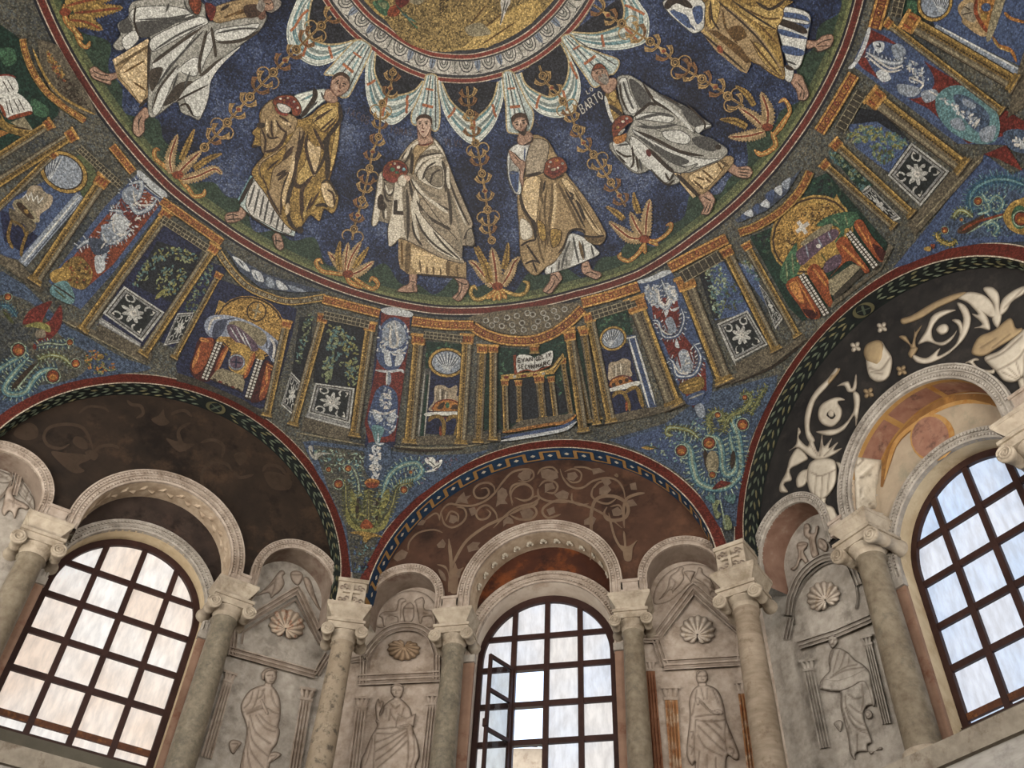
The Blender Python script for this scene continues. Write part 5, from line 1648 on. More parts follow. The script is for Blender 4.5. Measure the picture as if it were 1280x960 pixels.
A_('mosaic_throne', 'jewelled throne with a blue white cushion before a gold disc, left of the gardens', 'mosaic panel', (300, 440), '''
@5.2875 220 360
=recess
s nightblue 280,-60 480,10 800,140 770,300 640,760 560,800 10,570 0,500
s stonedark 10,560 130,600 450,740 600,850 560,900 400,800 200,690 0,640
=disc
e goldfield 490,260 235 205 22
o2 umber 490,260 225 195 22
s columnlight 285,80 325,100 300,130 255,180
s columnlight 700,260 735,290 715,370
o1.6 umber 532,155 62 64 15
j2.2 stonelight 545,105 520,200
j2.2 stonelight 505,145 562,162
=cushion
p cushion 190,230 230,185 340,180 480,220 600,290 690,370 716,440 690,495 640,490 600,430 500,370 400,330 300,320 230,325 195,285
p cushiondark 240,320 260,230 340,210 300,310
p cushiondark 610,440 640,350 690,400 690,480
l3 white 215,280 240,210 300,195
l3 white 640,470 650,380 620,330
l3 white 680,470 695,410
l2 cushiondark 280,300 320,220 400,200
l2 cushiondark 600,400 590,330 500,250
=cloth
p stonelight 350,230 440,220 570,285 600,340 560,385 480,330 380,300
p purple 340,245 400,250 500,330 545,395 510,420 420,375 350,310
l1.5 acanlight 360,260 420,360
l1.5 acanlight 400,260 470,390
l1.5 acanlight 440,290 500,410
e white 440,330 8 8
=chair_back
p columnlight 375,360 490,400 475,540 440,575 350,530 365,430
e purple 400,490 58 55
o1.5 acan 400,490 50 47
l2 nightblue 400,450 395,535
l2 nightblue 365,485 440,497
=drapery
p drapedark 150,340 240,335 310,370 255,560 205,620 120,590 92,520 120,430
p drape 170,350 250,345 200,500 130,570 105,510
l3 drapelight 160,380 130,500
l3 drapelight 130,450 110,530
l2 drapelight 220,350 170,330 165,345 230,360
p drapedark 590,480 640,510 660,550 620,640 600,720 540,755 490,740 540,600
p drape 600,500 625,560 600,700 550,730
l3 drapelight 600,520 600,640
l2 drapelight 590,640 550,720
l2 drapelight 600,500 650,530 655,550 610,530
l6 drape 335,380 260,560
l3 drapelight 345,390 275,540
l6 drape 520,430 450,600
l3 drapelight 510,430 450,580
=step
s stonelight 270,540 310,530 440,580 455,620 440,690 225,600
j1.5 umber 232,605 440,685
e umber 255,605 14 7 20
e crimson 293,620 14 7 20
e umber 333,637 14 7 20
e crimson 375,655 14 7 20
e umber 412,668 14 7 20
=post
J8.5 290,350 190,595
p columnlight 262,350 300,318 312,355
=post
J8.5 557,465 472,735
p columnlight 535,465 575,435 582,475
=curved_frieze
Z9 stonelight columnlight brown 285,-235 340,-150 460,-20 600,50 760,90 990,60
=shell_gable
s acandark 330,-260 420,-190 600,-90 980,20 780,30 560,0 420,-110
p acanlight 370,-210 440,-180 490,-110 440,-130
p acanlight 500,-120 560,-100 580,-40 520,-60
p acan 600,-70 640,-60 650,0 600,-15
p acanlight 660,-50 700,-40 740,10 680,5
p acan 740,-20 800,-5 860,25 780,20
l1.5 acandark 520,-100 540,-55
l1.5 acandark 410,-190 450,-140
''')
A_('mosaic_garden', 'portico with a tall plant over a white rosette slab, between throne and blue strip', 'mosaic panel', (405, 450), '''
@5.2875 380 370
=garden
s night 120,140 420,200 350,640 60,570
s night -30,140 60,130 30,560 -90,590
B2.3 60 leaf/leafteal/leafdark 10,150 60,140 -20,420 -50,420
B2.6 130 leaf/lime/leafteal 150,190 260,220 350,320 350,560 290,590 270,420 220,300 150,250
l3 leaf 175,560 200,300
B3 22 leaf/leafteal 150,300 220,280 240,330 160,360
B3 26 leaf/leafteal 130,420 240,380 250,470 140,480
B3 14 leaf 120,480 180,500 160,560 120,540
=slab
G2 75,575 335,610 305,845 25,770
s marble 20,770 310,850 305,880 5,800
l2 marblelight 10,795 310,875
s plinth 0,800 310,880 300,960 -20,890
l2 stonelight -60,900 400,985
=slab
G2 -85,500 -20,570 -60,800 -150,720
=column
C10.5 -110,160 -250,800 -1
=column
C11 130,120 -75,860 -1
=column
C12 440,170 330,935 1
=coffer
X10 130,125 430,190
=frieze
Z11.5 frieze friezelight rust 125,20 500,115
''')
A_('mosaic_acanthus_strip', 'blue strip of silver leaf vases edged in red, reaching down to the pendentive', 'mosaic panel', (488, 470), '''
@5.2875 380 370
=ground
s nightblue 505,70 715,120 600,1000 400,1000
s crimson 510,110 700,140 690,330 660,540 600,960 430,980 400,840 470,500 500,300
=cloud
p acanlight 510,85 600,75 715,110 700,140 620,130 540,120
=leaf_vase
p strip 520,180 600,140 680,200 690,320 660,420 600,500 520,470 480,400 490,280
p acan 530,200 600,160 660,210 670,300 600,350 520,300
l3 white 575,180 570,320 600,335 620,300 600,160
l2.5 acanlight 500,330 560,370 650,360 680,330
B2.4 60 acanlight/acan/white 500,200 680,180 690,330 640,420 500,400
p acanlight 530,380 560,360 580,460 540,450
p acanlight 600,460 620,370 660,400 640,450
l3 acanlight 470,490 560,500 640,490 660,510
l6 acan 560,500 560,590
l2 silverlight 550,500 545,590
=leaf_vase
p strip 480,620 540,590 610,640 620,760 600,880 540,930 460,910 420,820 450,700
B2.6 44 acanlight/white/acan 520,620 580,640 560,740 510,730
p acanlight 450,760 490,760 520,820 480,830
p acanlight 550,820 590,760 610,800 570,830
l2.5 white 450,750 530,780 610,750
B2.2 60 acanlight/acan 430,760 610,770 590,900 460,900
=pendant
@5.2875 380 490
p fieldblue 440,330 560,350 575,420 540,540 500,570 430,560 395,480 410,390
p scroll 450,220 530,240 500,330 520,350 480,350 460,300
l2 acanlight 490,260 490,340
l2 acanlight 470,320 490,345 530,340
B2.8 60 acanlight/white 450,370 510,380 500,540 440,570
e orange 450,600 50 28
p rust 410,600 490,600 480,630 420,630
''')
A_('mosaic_chair_niche', 'chair with a white backcloth under a shell niche, right of the blue strip', 'mosaic panel', (555, 480), '''
@5.2875 380 370
=niche
s darkgreen 810,300 1060,320 1050,460 800,480
B2.6 36 green/leafdark 820,310 1050,330 1050,420 820,420
s nightblue 820,480 1060,510 1040,920 790,910
=shell
S2 945,440 110,85 2
=pilaster
s silverdark 800,480 835,480 800,950 750,950
s darkgreen 808,520 825,520 790,930 765,930
l1.5 silver 800,490 755,940
l1.5 silver 835,490 795,930
=chair
p robe 865,600 920,590 960,610 1005,590 1015,620 1010,660 1060,680 1050,740 830,760 860,690
p robemid 880,620 950,630 940,700 880,700
l1.5 robelight 900,610 900,690
l1.5 robelight 940,630 930,700
l1.5 robedark 920,610 915,700
p orange 850,755 880,700 950,680 1020,700 1040,755
p brown 880,745 900,715 930,700 915,745
p brown 970,745 1000,715 1030,745
e green 948,722 14 20
o1.5 crimson 945,745 95 60
p silverlight 820,770 1040,765 1050,790 820,795
l2 columndark 820,795 1045,795
l5 column 820,830 850,800 900,800 925,850 920,940
l5 column 940,830 970,800 1010,800 1020,850 990,930
l3 rust 900,860 905,930
=floor
s plinth 640,930 1060,920 1300,905 1300,960 1000,980 640,985
l2 stonelight 590,990 800,1005 1060,995 1300,950
l2.5 umber 600,1005 800,1022 1060,1010
=column
C14 760,250 695,980 1
=column
C13 1080,250 1035,985 1
=column
C11 1180,320 1150,975 0
=coffer
X9 790,255 1050,285
=frieze
Z12.5 frieze friezelight rust 715,165 920,190 1120,195
''')
A_('mosaic_lectern', 'open gospel book on a columned table in the middle, under a scaled gable', 'mosaic panel', (665, 470), '''
@5.2875 560 380
=recess
s darkgreen 220,280 560,300 760,180 900,180 1020,790 940,800 240,830
s night 350,500 680,480 840,700 640,760 350,800
B2.8 70 green/leafdark/night 240,300 540,320 780,240 860,400 900,700 760,700 640,480 340,480
j1.2 night 500,640 580,640
j1.2 night 700,500 720,700
=gable
p stone 170,75 880,-10 800,120 640,195 480,205 320,180 230,140
o1.3 silver 250,110 17 16
o1.3 silver 320,105 17 16
o1.3 silver 390,90 17 16
o1.3 silver 455,78 17 16
o1.3 silver 290,140 17 16
o1.3 silver 355,145 17 16
o1.3 silver 425,138 17 16
o1.3 silver 490,125 17 16
o1.3 silver 560,70 17 16
o1.3 silver 525,60 17 16
o1.3 silver 500,170 17 16
o1.3 silver 570,155 17 16
o1.3 silver 595,115 17 16
o1.3 silver 630,60 17 16
o1.3 silver 650,95 17 16
o1.3 silver 700,45 17 16
o1.3 silver 430,180 15 14
o1.3 silver 660,140 17 16
o1.3 silver 720,85 17 16
o1.3 silver 770,35 17 16
e columndark 250,110 7 7
e columndark 390,90 7 7
e columndark 490,125 7 7
e columndark 355,145 7 7
e columndark 560,70 7 7
e columndark 595,115 7 7
=curved_frieze
Z13 frieze friezelight crimson 165,150 260,205 400,240 560,240 700,190 810,110 890,30
=back_column
C7 465,505 475,780 0
=back_column
C10 600,470 630,770 0
=back_column
C7 755,360 815,740 0
=table_leg
C7.5 375,500 385,850 1
=table_leg
C7 680,480 715,760 1
=table
s columnlight 350,470 660,440 760,325 770,360 700,460 355,505
s crimson 370,478 400,475 400,492 370,495
s silver 430,472 450,470 450,488 430,490
s crimson 480,466 520,462 520,480 480,484
s crimson 560,458 590,455 590,472 560,475
s silver 620,452 640,450 640,466 620,468
l1.5 umber 690,445 765,345
l2 goldlight 350,472 660,440 755,330
l2 stonedark 670,430 740,340
=foot
C9 570,275 572,330 0
=platform
s plinth 400,830 480,770 840,720 800,770 
l4 frieze 360,850 640,800 780,780 850,730
l4 strip 350,885 640,835 770,805 850,760
l4 acanlight 350,905 650,855 780,825 850,775
=book
s rust 430,340 450,335 460,460 440,470
p silverlight 455,350 510,335 570,360 575,440 520,430 460,455
p silverlight 572,360 620,335 690,310 680,400 620,415 575,440
l1 umber 572,360 575,440
l2 rust 455,458 520,436 575,445 680,405
=column
C10 300,270 295,905 1
=column
C12 800,180 895,850 1
=column
C9 895,160 985,800 0
''')
A_('mosaic_chair_niche', 'chair with a white backcloth under an oval shell, right of the gospel table', 'mosaic panel', (780, 460), '''
@5.2875 700 340
=niche
s darkgreen 230,320 450,250 480,430 250,450
B2.6 40 green/leafdark 240,330 440,270 470,420 260,420
s nightblue 270,510 450,470 560,900 360,940
=shell
S2 350,440 80,70 -18
=pilaster
s strip 440,420 500,415 640,890 580,910
l2.5 silverlight 455,440 590,900
l2.5 silverlight 495,430 630,880
j2 silverlight 440,440 500,425
=chair
p robe 320,640 330,600 380,590 420,570 465,590 465,640 470,690 330,720
p robemid 350,620 440,610 430,680 360,690
l1.5 robelight 370,610 370,690
l1.5 robelight 400,600 405,680
p orange 330,760 350,710 410,690 460,710 475,730
e brown 355,745 14 14
e brown 400,725 14 14
e brown 440,715 13 13
o1.4 crimson 400,730 75 42 -12
p silverlight 330,770 510,720 515,750 340,790
l5 column 345,830 370,800 420,800 450,860 460,920
l5 column 430,800 470,770 510,770 535,850 550,900
l3 drape 440,850 440,920
=floor
s plinth 320,950 560,900 660,890 700,880 710,920 560,960 300,1010
=column
C9.5 65,370 195,1000 1
=column
C8 140,360 260,980 0
=column
C12 190,270 340,1000 1
=column
C20 485,165 760,900 -1
=coffer
X11 210,290 500,200
=frieze
Z13.5 frieze friezelight rust 145,205 320,160 520,95
''')
A_('mosaic_acanthus_strip', 'strip of silver tulip scrolls on blue and red, right of the oval shell niche', 'mosaic panel', (840, 420), '''
@5.2875 700 340
=ground
s strip 510,60 740,0 800,120 1010,700 1000,860 900,900 830,870 640,440
s crimson 600,180 770,160 820,420 960,600 970,780 880,900 800,760 700,500 620,330
=cloud
p acanlight 510,60 600,30 690,-10 740,0 640,50 540,75
=tulip
V6 acandark/acan/acanlight 570,110 640,120 650,200 700,240 730,190 700,120 670,50
p acan 560,110 640,120 640,210 580,190
p acan 700,80 760,110 780,180 730,190
B2.3 40 acanlight/white/acan 560,110 640,90 660,220 600,220
B2.3 30 acanlight/white/acan 700,70 780,120 770,190 720,190
l2.5 white 650,120 660,190 700,220 720,180
=tulip
V6 acandark/strip/acanlight 610,320 650,330 680,420 740,430 790,400 820,310 800,240
p acanlight 690,260 720,250 700,300
p acanlight 730,250 790,230 760,260
p acan 700,310 740,300 770,380 730,410 690,370
l2 crimson 680,310 715,390
l2 crimson 760,280 785,330
l1.8 white 640,340 690,400 740,415
=tulip
V7 acandark/strip/acanlight 715,570 750,600 770,680 840,690 900,660 930,560 880,470
p acanlight 770,440 790,500 760,490
p acan 780,540 820,510 880,560 870,650 810,670 770,620
B2.2 36 acanlight/acan/white 780,540 880,530 870,650 800,660
l2.2 crimson 770,520 800,640
l2.2 crimson 840,490 880,600
l1.8 white 750,600 790,665 850,675
=basket
p column 790,740 930,690 950,760 880,800 810,800
l2 columnlight 800,760 940,710
l2 columnlight 810,780 940,740
p strip 840,820 955,780 940,840 890,880 850,870
l2 silver 850,840 950,800
p acan 890,890 940,870 960,950 920,960
''')
A_('mosaic_garden', 'portico with a blue garden and curled white slab, left of the green recess throne', 'mosaic panel', (915, 390), '''
@5.2875 780 300
=garden
s skyblue 490,200 660,140 840,480 600,530
s skyblue 720,130 860,200 1030,600 930,420
s night 490,210 560,200 640,520 590,520
B2.5 110 leafteal/leaf/scrolllight 540,210 640,160 680,300 640,500 590,480 560,320
B2.2 50 leafteal/limedark/skyblue 660,300 760,300 780,440 680,460
B2.3 40 leafteal/leaf/acan 770,140 840,160 900,270 850,240
=slab
G2 615,555 815,465 950,690 730,805
s plinth 730,820 960,700 1010,740 980,830 760,900
l2 marblelight 620,560 740,830
=slab
G2 890,290 935,340 1050,520 1000,590
=floor
s plinth 700,900 960,780 1190,620 1200,660 980,830 700,960
l2 umber 710,950 980,840 1230,640
=column
C9.5 800,20 1150,640 -1
=column
C19 390,235 670,950 1
=column
C12.5 665,50 1010,735 1
=coffer
X15 380,250 640,100
=frieze
Z14 frieze friezelight rust 300,185 480,90 680,-10
''')
A_('mosaic_throne', 'jewelled throne with a green cushion and white cross before a gold disc', 'mosaic panel', (1030, 310), '''
@5.2875 920 220
=recess
s darkgreen 90,400 330,300 500,20 600,-20 1000,440 1000,480 640,840 440,960 350,870
B3 60 green/leafdark/night 110,400 240,340 420,100 600,20 700,120 520,160 250,400 230,560
=disc
e columnlight 500,390 290 250 -38
e goldfield 480,400 250 205 -38
o2.5 brown 500,390 270 230 -38
B1.8 160 brown/goldlight/golddark 330,400 440,240 620,180 700,250 560,300 430,420 360,520
s columnlight 650,150 665,120 690,170 720,210
e friezelight 438,342 66 66
j5 white 410,300 465,380
j5 white 480,310 400,370
=cushion
p green 290,640 320,560 400,440 400,560 430,580 400,650 340,710 300,690
p green 530,330 600,270 700,240 790,240 810,280 760,340 720,350 710,400 650,440 690,370 650,330
l2 leaf 330,560 340,690
l2 leaf 370,510 380,650
l2 leaf 640,280 680,320
l2 leaf 720,260 740,330
p stonelight 430,440 560,340 640,320 560,420 460,460
p purple 400,500 500,430 640,350 680,380 640,430 520,520 440,590 410,560
l2 acan 460,450 480,540
l2 acan 540,410 570,470
l2 acan 610,370 630,420
e white 545,463 16 14
=chair_back
p columnlight 520,530 630,440 680,490 590,590 560,600
l2 limedark 560,510 600,570
p purple 580,590 640,530 710,520 710,570 600,640
=drapery
p drape 330,720 420,660 470,740 560,920 480,940 420,860
p drapelight 350,730 400,700 450,830 420,830
p drapedark 440,880 540,900 500,950
l2 drapelight 400,680 530,910
p drape 470,630 530,580 610,680 610,740 640,840 610,860 530,740
l3 drapelight 510,610 600,730
l2 drapelight 560,620 610,690
p drape 660,450 720,400 800,510 880,620 850,640 780,570 720,570 620,670 700,560
l3 drapelight 690,450 860,620
p drape 780,330 830,290 900,400 990,510 960,570 890,500
p drapelight 870,380 900,470 880,440
p drapedark 900,450 990,500 960,560
l2 drapelight 800,320 870,440
=step
s stonelight 610,690 770,580 830,600 640,790 620,780
s stonedark 640,790 830,610 850,640 650,830
s plinth 620,880 960,620 1040,470 1010,440 960,600 640,830
=post
J9 430,650 600,920
=post
J9 740,370 930,610
=curved_frieze
Z11 frieze columnlight rust 20,375 140,330 300,230 420,100 490,-30
=shell_gable
s acandark -10,290 120,210 380,0 440,-60 330,120 200,230 20,310
p strip 30,270 60,240 60,290
p acanlight 50,250 100,220 110,270
p strip 110,210 150,180 150,250
p acanlight 160,190 210,150 220,210
p strip 190,130 250,90 240,180
p acanlight 250,90 300,60 300,130
p acan 300,50 360,10 340,90
''')
A_('mosaic_garden', 'portico with dense leaves over a round rosette slab at the upper right', 'mosaic panel', (1120, 190), '''
@5.2875 1020 80
=garden
s night 280,290 420,310 620,500 500,560 230,440
s skyblue 210,400 400,380 620,520 480,720 260,550
s darkgreen 80,590 190,580 380,800 300,840
B3.4 130 leaf/lime/leafteal 200,490 300,410 400,420 520,460 600,510 540,560 400,500 260,520
B3 60 leaf/limedark/leafteal 370,530 520,560 470,660 380,620
B2.8 60 leaf/leafteal 90,600 190,610 350,790 300,830
=slab
G2 630,520 880,710 690,940 475,735
=slab
G2 300,840 350,800 560,1020 470,1060
=floor
s plinth 740,900 880,720 1110,590 1100,640 660,1130 600,1060
l2 stonelight 1100,610 640,1100
=column
C20 350,195 985,690 -1
=column
C12 110,510 640,1000 -1
=column
C10 40,650 520,1080 -1
=coffer
X14 155,440 300,190
=frieze
Z15 frieze friezelight crimson 20,450 120,290 250,70
''')
A_('mosaic_acanthus_strip', 'blue and red strip with white scrolling urn shapes at the upper right corner', 'mosaic panel', (1165, 120), '''
@5.2875 1040 0
=ground
s strip 130,430 250,170 460,230 1140,730 1269,800 1400,1000 1200,960 830,950 500,700
s crimson 160,400 250,190 350,240 650,430 1100,700 1269,800 1269,880 1150,880 1130,900 900,950 760,830 640,720 480,640 200,450
=cloud
p acanlight 105,450 150,400 200,300 240,180 260,180 220,320 150,440
=urn_shape
p strip 220,350 290,270 400,290 560,360 660,480 670,570 590,640 470,640 300,500
V7 acandark/acan/acanlight 225,345 330,400 420,420 460,400 440,350 400,320
p acanlight 270,280 340,280 340,330 300,350
p acan 390,310 450,290 490,350 430,390
p acanlight 290,480 350,460 390,520 330,540
p acan 430,560 500,560 590,590 540,640 450,620
l2.5 white 240,350 380,450 470,430
l2.5 white 230,370 360,470 460,460
l2 acandark 290,300 320,310 310,280
B2.4 60 acanlight/white/acan 500,400 600,450 640,540 520,540
l2.5 white 510,510 600,550 580,590
=neck
p acan 590,610 680,590 700,640 620,680
l2 white 640,600 710,640
=urn_shape
p scroll 690,640 780,570 900,580 1060,700 1110,820 1080,930 960,950 800,880 700,760
p fieldblue 800,640 900,640 1040,760 1000,880 900,820
B2.6 50 acanlight/white/acan 720,640 960,780 940,830 760,690
p acan 870,650 950,690 930,720 870,690
p acan 780,800 850,780 880,860 810,850
p acan 980,860 1080,830 1060,930 990,930
l2 white 940,850 980,780
=leaf_tail
p fieldblue 1130,880 1269,860 1400,1000 1200,1000
B3 24 white/acanlight 1180,900 1269,920 1340,1010 1240,980
s crimson 1000,1020 1150,960 1200,1030 1260,1130 1100,1050
''')
A_('mosaic_chair_niche', 'gold legged seat under a shell at the top right corner', 'mosaic panel', (1230, 30), '''
@5.2875 1040 0
=niche
s darkgreen 480,-80 620,-80 680,120 560,150 470,90
s green 500,0 560,10 560,100 490,80
s strip 560,-60 1400,-60 1400,480 1230,430 680,170
=shell
S2 680,20 100,110 30
=pilaster
s acan 690,160 1260,460 1210,530 660,210
l2 silverlight 700,170 1240,460
j2 silver 670,205 1200,520
=seat
p ochre 830,60 870,0 1000,-40 1060,0 1020,240 870,160 860,120
p robemid 850,90 900,20 960,40 940,150
l1.5 umber 850,100 930,80
l1.5 umber 870,40 920,70
p frieze 970,-20 1080,-60 1060,180 1010,190
e strip 1018,48 32 28
s columnlight 985,90 1025,90 1020,135 980,130
l5 rust 960,-20 950,80 1010,190 1040,200
p stonelight 1100,-60 1160,-60 1060,240 1020,240
l4 orange 1060,240 1100,300 1180,330 1220,410
l4 orange 1140,80 1180,120 1280,150
l2 goldlight 1065,250 1100,310 1185,345
=floor
s plinth 1269,340 1400,300 1400,620 1160,780 1200,560
=column
C10 350,140 1130,740 -1
=column
C20 470,120 1220,560 -1
=coffer
X14 420,110 460,-60
=frieze
Z17 frieze friezelight crimson 280,190 350,-60
''')
# ---- scrollwork of the pendentives
A_('mosaic_pendentive_scroll', 'blue green scrolls with orange eyes in the left pendentive', 'mosaic scrollwork', (40, 450), '''
@5.2875 0 340
=ground
p fieldblue -60,60 120,60 260,180 420,340 560,420 800,560 1000,640 700,690 400,780 100,880 -60,930
p field -40,200 200,200 400,420 600,560 500,700 200,760 0,800
=red_bud
p crimson 150,340 200,250 340,190 310,260 280,330 330,320 400,220 410,330 360,420 240,510 220,480 290,400 200,350
p lime 160,360 240,330 320,350 330,400 250,370
p robemid 240,390 290,380 300,430 240,430
=scroll
V9 scrollblue/scroll/scrolllight 190,560 120,640 60,710 30,780 80,810 170,790 230,700 300,650 380,640
V7 scrollblue/scroll/scrolllight -60,680 60,600 130,560 175,490
V6 scrollblue/field/scrolllight 240,490 320,470 420,480 490,440
V5 limedark/lime/scrolllight 250,580 330,550 420,570 480,630
l6 umber 230,610 150,690 80,770
l2 scrolllight 260,600 170,700 100,790
V5 scrollblue/scrollblue/scroll 0,220 60,230 110,300
l4 limedark 20,260 90,340
=eye
D 122,515 42
=eye
D 350,688 42
=eye
D 500,605 28
=eye
D 462,465 20
=eye
D 52,165 24
=blossom
B2.2 60 lime/orange/leaf 600,520 700,540 760,620 680,680 600,660 560,600
e gold 665,560 22 18
l2 leaf 660,610 720,650 770,640
''')
A_('mosaic_pendentive_scroll', 'yellow green acanthus cup with doves in the pendentive left of the front arch', 'mosaic scrollwork', (465, 610), '''
@5.2875 380 490
=ground
s fieldblue -10,330 60,320 400,370 580,390 780,420 1100,410 1240,375 980,530 740,700 540,900 500,980 400,1200 310,1190 270,960 170,700 60,480
s field 60,350 390,390 560,700 430,1190 320,1180 280,900 160,640
B2 130 scroll/leafdark/scrolllight 60,380 400,420 340,600 240,560 120,480
B2 90 skyblue/purple/strip 600,420 900,430 1050,430 760,640 640,640
=scroll
V8 scrollblue/scroll/scrolllight 510,700 560,560 640,490 740,470 780,520 740,570 660,590 580,640
V7 scrollblue/field/scrolllight 360,700 360,600 320,500 250,490
V6 limedark/field/lime 210,600 270,610 280,740 300,840 370,880 410,840 420,640
V6 limedark/field/lime 720,600 620,630 580,760 520,850 470,890 430,860 430,640
=cup
l6 lime 280,760 300,850 350,900 440,915 520,890 570,780
l2.5 limedark 300,780 330,860 440,895 530,840
p drape 370,890 410,840 460,890 410,905
p lime 310,640 350,720 370,800 350,860 310,780
p lime 520,680 560,640 560,720 500,820 480,840
l5 umber 355,700 350,840
l5 umber 490,700 480,850
B2.5 40 lime/leaf/limedark 310,650 400,700 390,840 330,840
B2.5 40 lime/leaf/limedark 470,690 560,660 520,820 460,850
p gold 300,930 380,920 480,940 520,960 450,960 400,1000 380,950
=eye
D 228,608 30
=eye
D 292,505 22
=eye
D 660,645 24
=eye
D 162,512 18
=eye
D 705,530 12
B2 40 skyblue/navy/scroll 330,1000 480,1000 400,1180 340,1170
''')
A_('mosaic_dove', 'white mosaic dove in flight right of the leaf pendant', 'mosaic bird', (543, 579), '''
@5.2875 380 490
=body
p silverlight 800,440 850,430 880,460 915,440 905,480 870,520 800,530 850,500 810,470
l1.5 silverdark 820,450 870,490
l1.5 silverdark 850,510 900,475
''')
A_('mosaic_dove', 'pale mosaic dove beside the left arch band, under the garden ledge', 'mosaic bird', (392, 565), '''
@5.2875 380 490
=body
p silver 30,360 55,360 60,410 100,400 180,405 110,420 80,450 50,430 35,400
l1.5 silverdark 40,380 70,430
''')
A_('mosaic_pendentive_scroll', 'teal twin scrolls with amber eyes in the pendentive right of the front arch', 'mosaic scrollwork', (890, 570), '''
@5.2875 760 480
=ground
s fieldblue 0,370 380,260 660,60 1120,-60 1110,20 950,350 890,560 850,940 740,950 560,660 420,560 200,440
s strip 60,380 360,290 500,420 480,540 300,460
B2 150 scroll/strip/scrolllight 260,400 500,300 640,180 700,300 560,600 420,520
B2 60 leaf/strip/lime 860,60 1050,0 1000,150 940,200
=scroll
V11 scrollblue/scroll/scrolllight 480,380 540,420 560,540 600,650 700,690 800,670 870,580 870,420 850,320 820,240 880,210
V10 scrollblue/scroll/scrolllight 640,340 720,360 750,440 760,560 790,600 840,560 820,420 800,320
V6 limedark/lime/scrolllight 600,360 540,310 460,290 400,290 390,330 430,340
V6 limedark/leaf/lime 700,320 660,250 690,190 750,190 760,240 720,240
V6 limedark/leaf/lime 760,320 800,220 880,180 940,120 930,70 880,80
V4 limedark/leaf/lime 940,200 990,110 1040,20
p columnlight 220,420 280,410 320,420 270,435
l2 leafdark 240,405 340,430
p crimson 690,690 740,640 760,640 810,650 790,670 730,690
l6 umber 640,430 660,570
l6 umber 830,440 820,560
e stonelight 690,520 42 80
=eye
D 485,440 36
=eye
D 668,390 40
=eye
D 890,268 36
=eye
D 725,205 20
=eye
D 905,90 18
=eye
D 690,600 22
=leaf_tip
p leaf 690,780 740,770 720,830 750,860 720,890 700,850
p leafteal 770,740 840,730 830,790 780,770
p leaf 760,880 800,870 820,950 770,960
p leafteal 640,750 700,730 700,790
l2 scrolllight 740,760 780,960
''')
A_('mosaic_pendentive_scroll', 'blue scroll with yellow blossoms in the far right pendentive', 'mosaic scrollwork', (1220, 270), '''
@5.2875 1040 160
=ground
s strip 1010,170 1190,310 1400,200 1400,760 1269,750 1000,760 760,800 560,880 400,930 640,640 880,330
s fieldblue 940,420 1269,340 1400,700 1000,720 760,760 720,650
B2 110 scroll/strip/skyblue 900,420 1269,330 1269,700 900,720
=scroll
V11 scrollblue/scrollblue/scroll 930,560 910,480 960,390 1080,340 1200,350 1290,390
V7 scrollblue/scroll/scrolllight 990,430 1040,540 960,570
V6 scrollblue/scroll/scrolllight 1040,500 1080,450 1130,490 1100,550 1060,540
V6 scrollblue/scroll/scrolllight 1010,650 1060,620 1100,660 1060,710
p brown 830,690 850,650 950,600 1010,570 960,650 880,695
l3 rust 860,680 960,620 1180,560
l2 scrolllight 890,700 1050,610 1180,570
V5 limedark/lime/scrolllight 800,600 830,550 880,550 930,590
V5 limedark/columnlight/lime 690,690 710,740 780,770 820,740
p columnlight 1130,590 1180,500 1240,470 1300,470 1300,690 1190,680
e green 1240,590 55 80
=eye
D 965,483 26
=eye
D 1250,600 46
=eye
D 745,675 22
=eye
D 855,605 12
=blossom
p columnlight 610,790 650,785 650,815 615,810
p rust 650,770 680,770 670,800
''')
for nm, lab, cat, at, txt in ARCHS:
    thing(nm, lab, cat, txt, DOME, at, off0=(.012 if 'scroll' in nm or 'strip' in nm else .014) if nm != 'mosaic_lectern' else .02, step=.0004, g=8.0)
_lec = [o for o in bpy.data.objects if o.name.startswith('mosaic_lectern') and 'gospel' in o.get('label', '')][0]
mb = MB()
q2 = lambda x, y: q(x, y, S5, 560, 380)
letters(mb, 'EVAN', q2(462, 388), (26/S5, -3/S5), (-2/S5, -27/S5), .7, 1.15, 'umber', .09)
letters(mb, 'SECVN', q2(464, 428), (22/S5, 0), (-1/S5, -27/S5), .66, 1.15, 'umber', .09)
letters(mb, 'GELIV', q2(580, 378), (21/S5, -7/S5), (0, -26/S5), .66, 1.15, 'umber', .09)
letters(mb, 'MARC', q2(582, 424), (25/S5, -7/S5), (0, -27/S5), .7, 1.15, 'umber', .09)
o = mb.build('lettering', _lec)
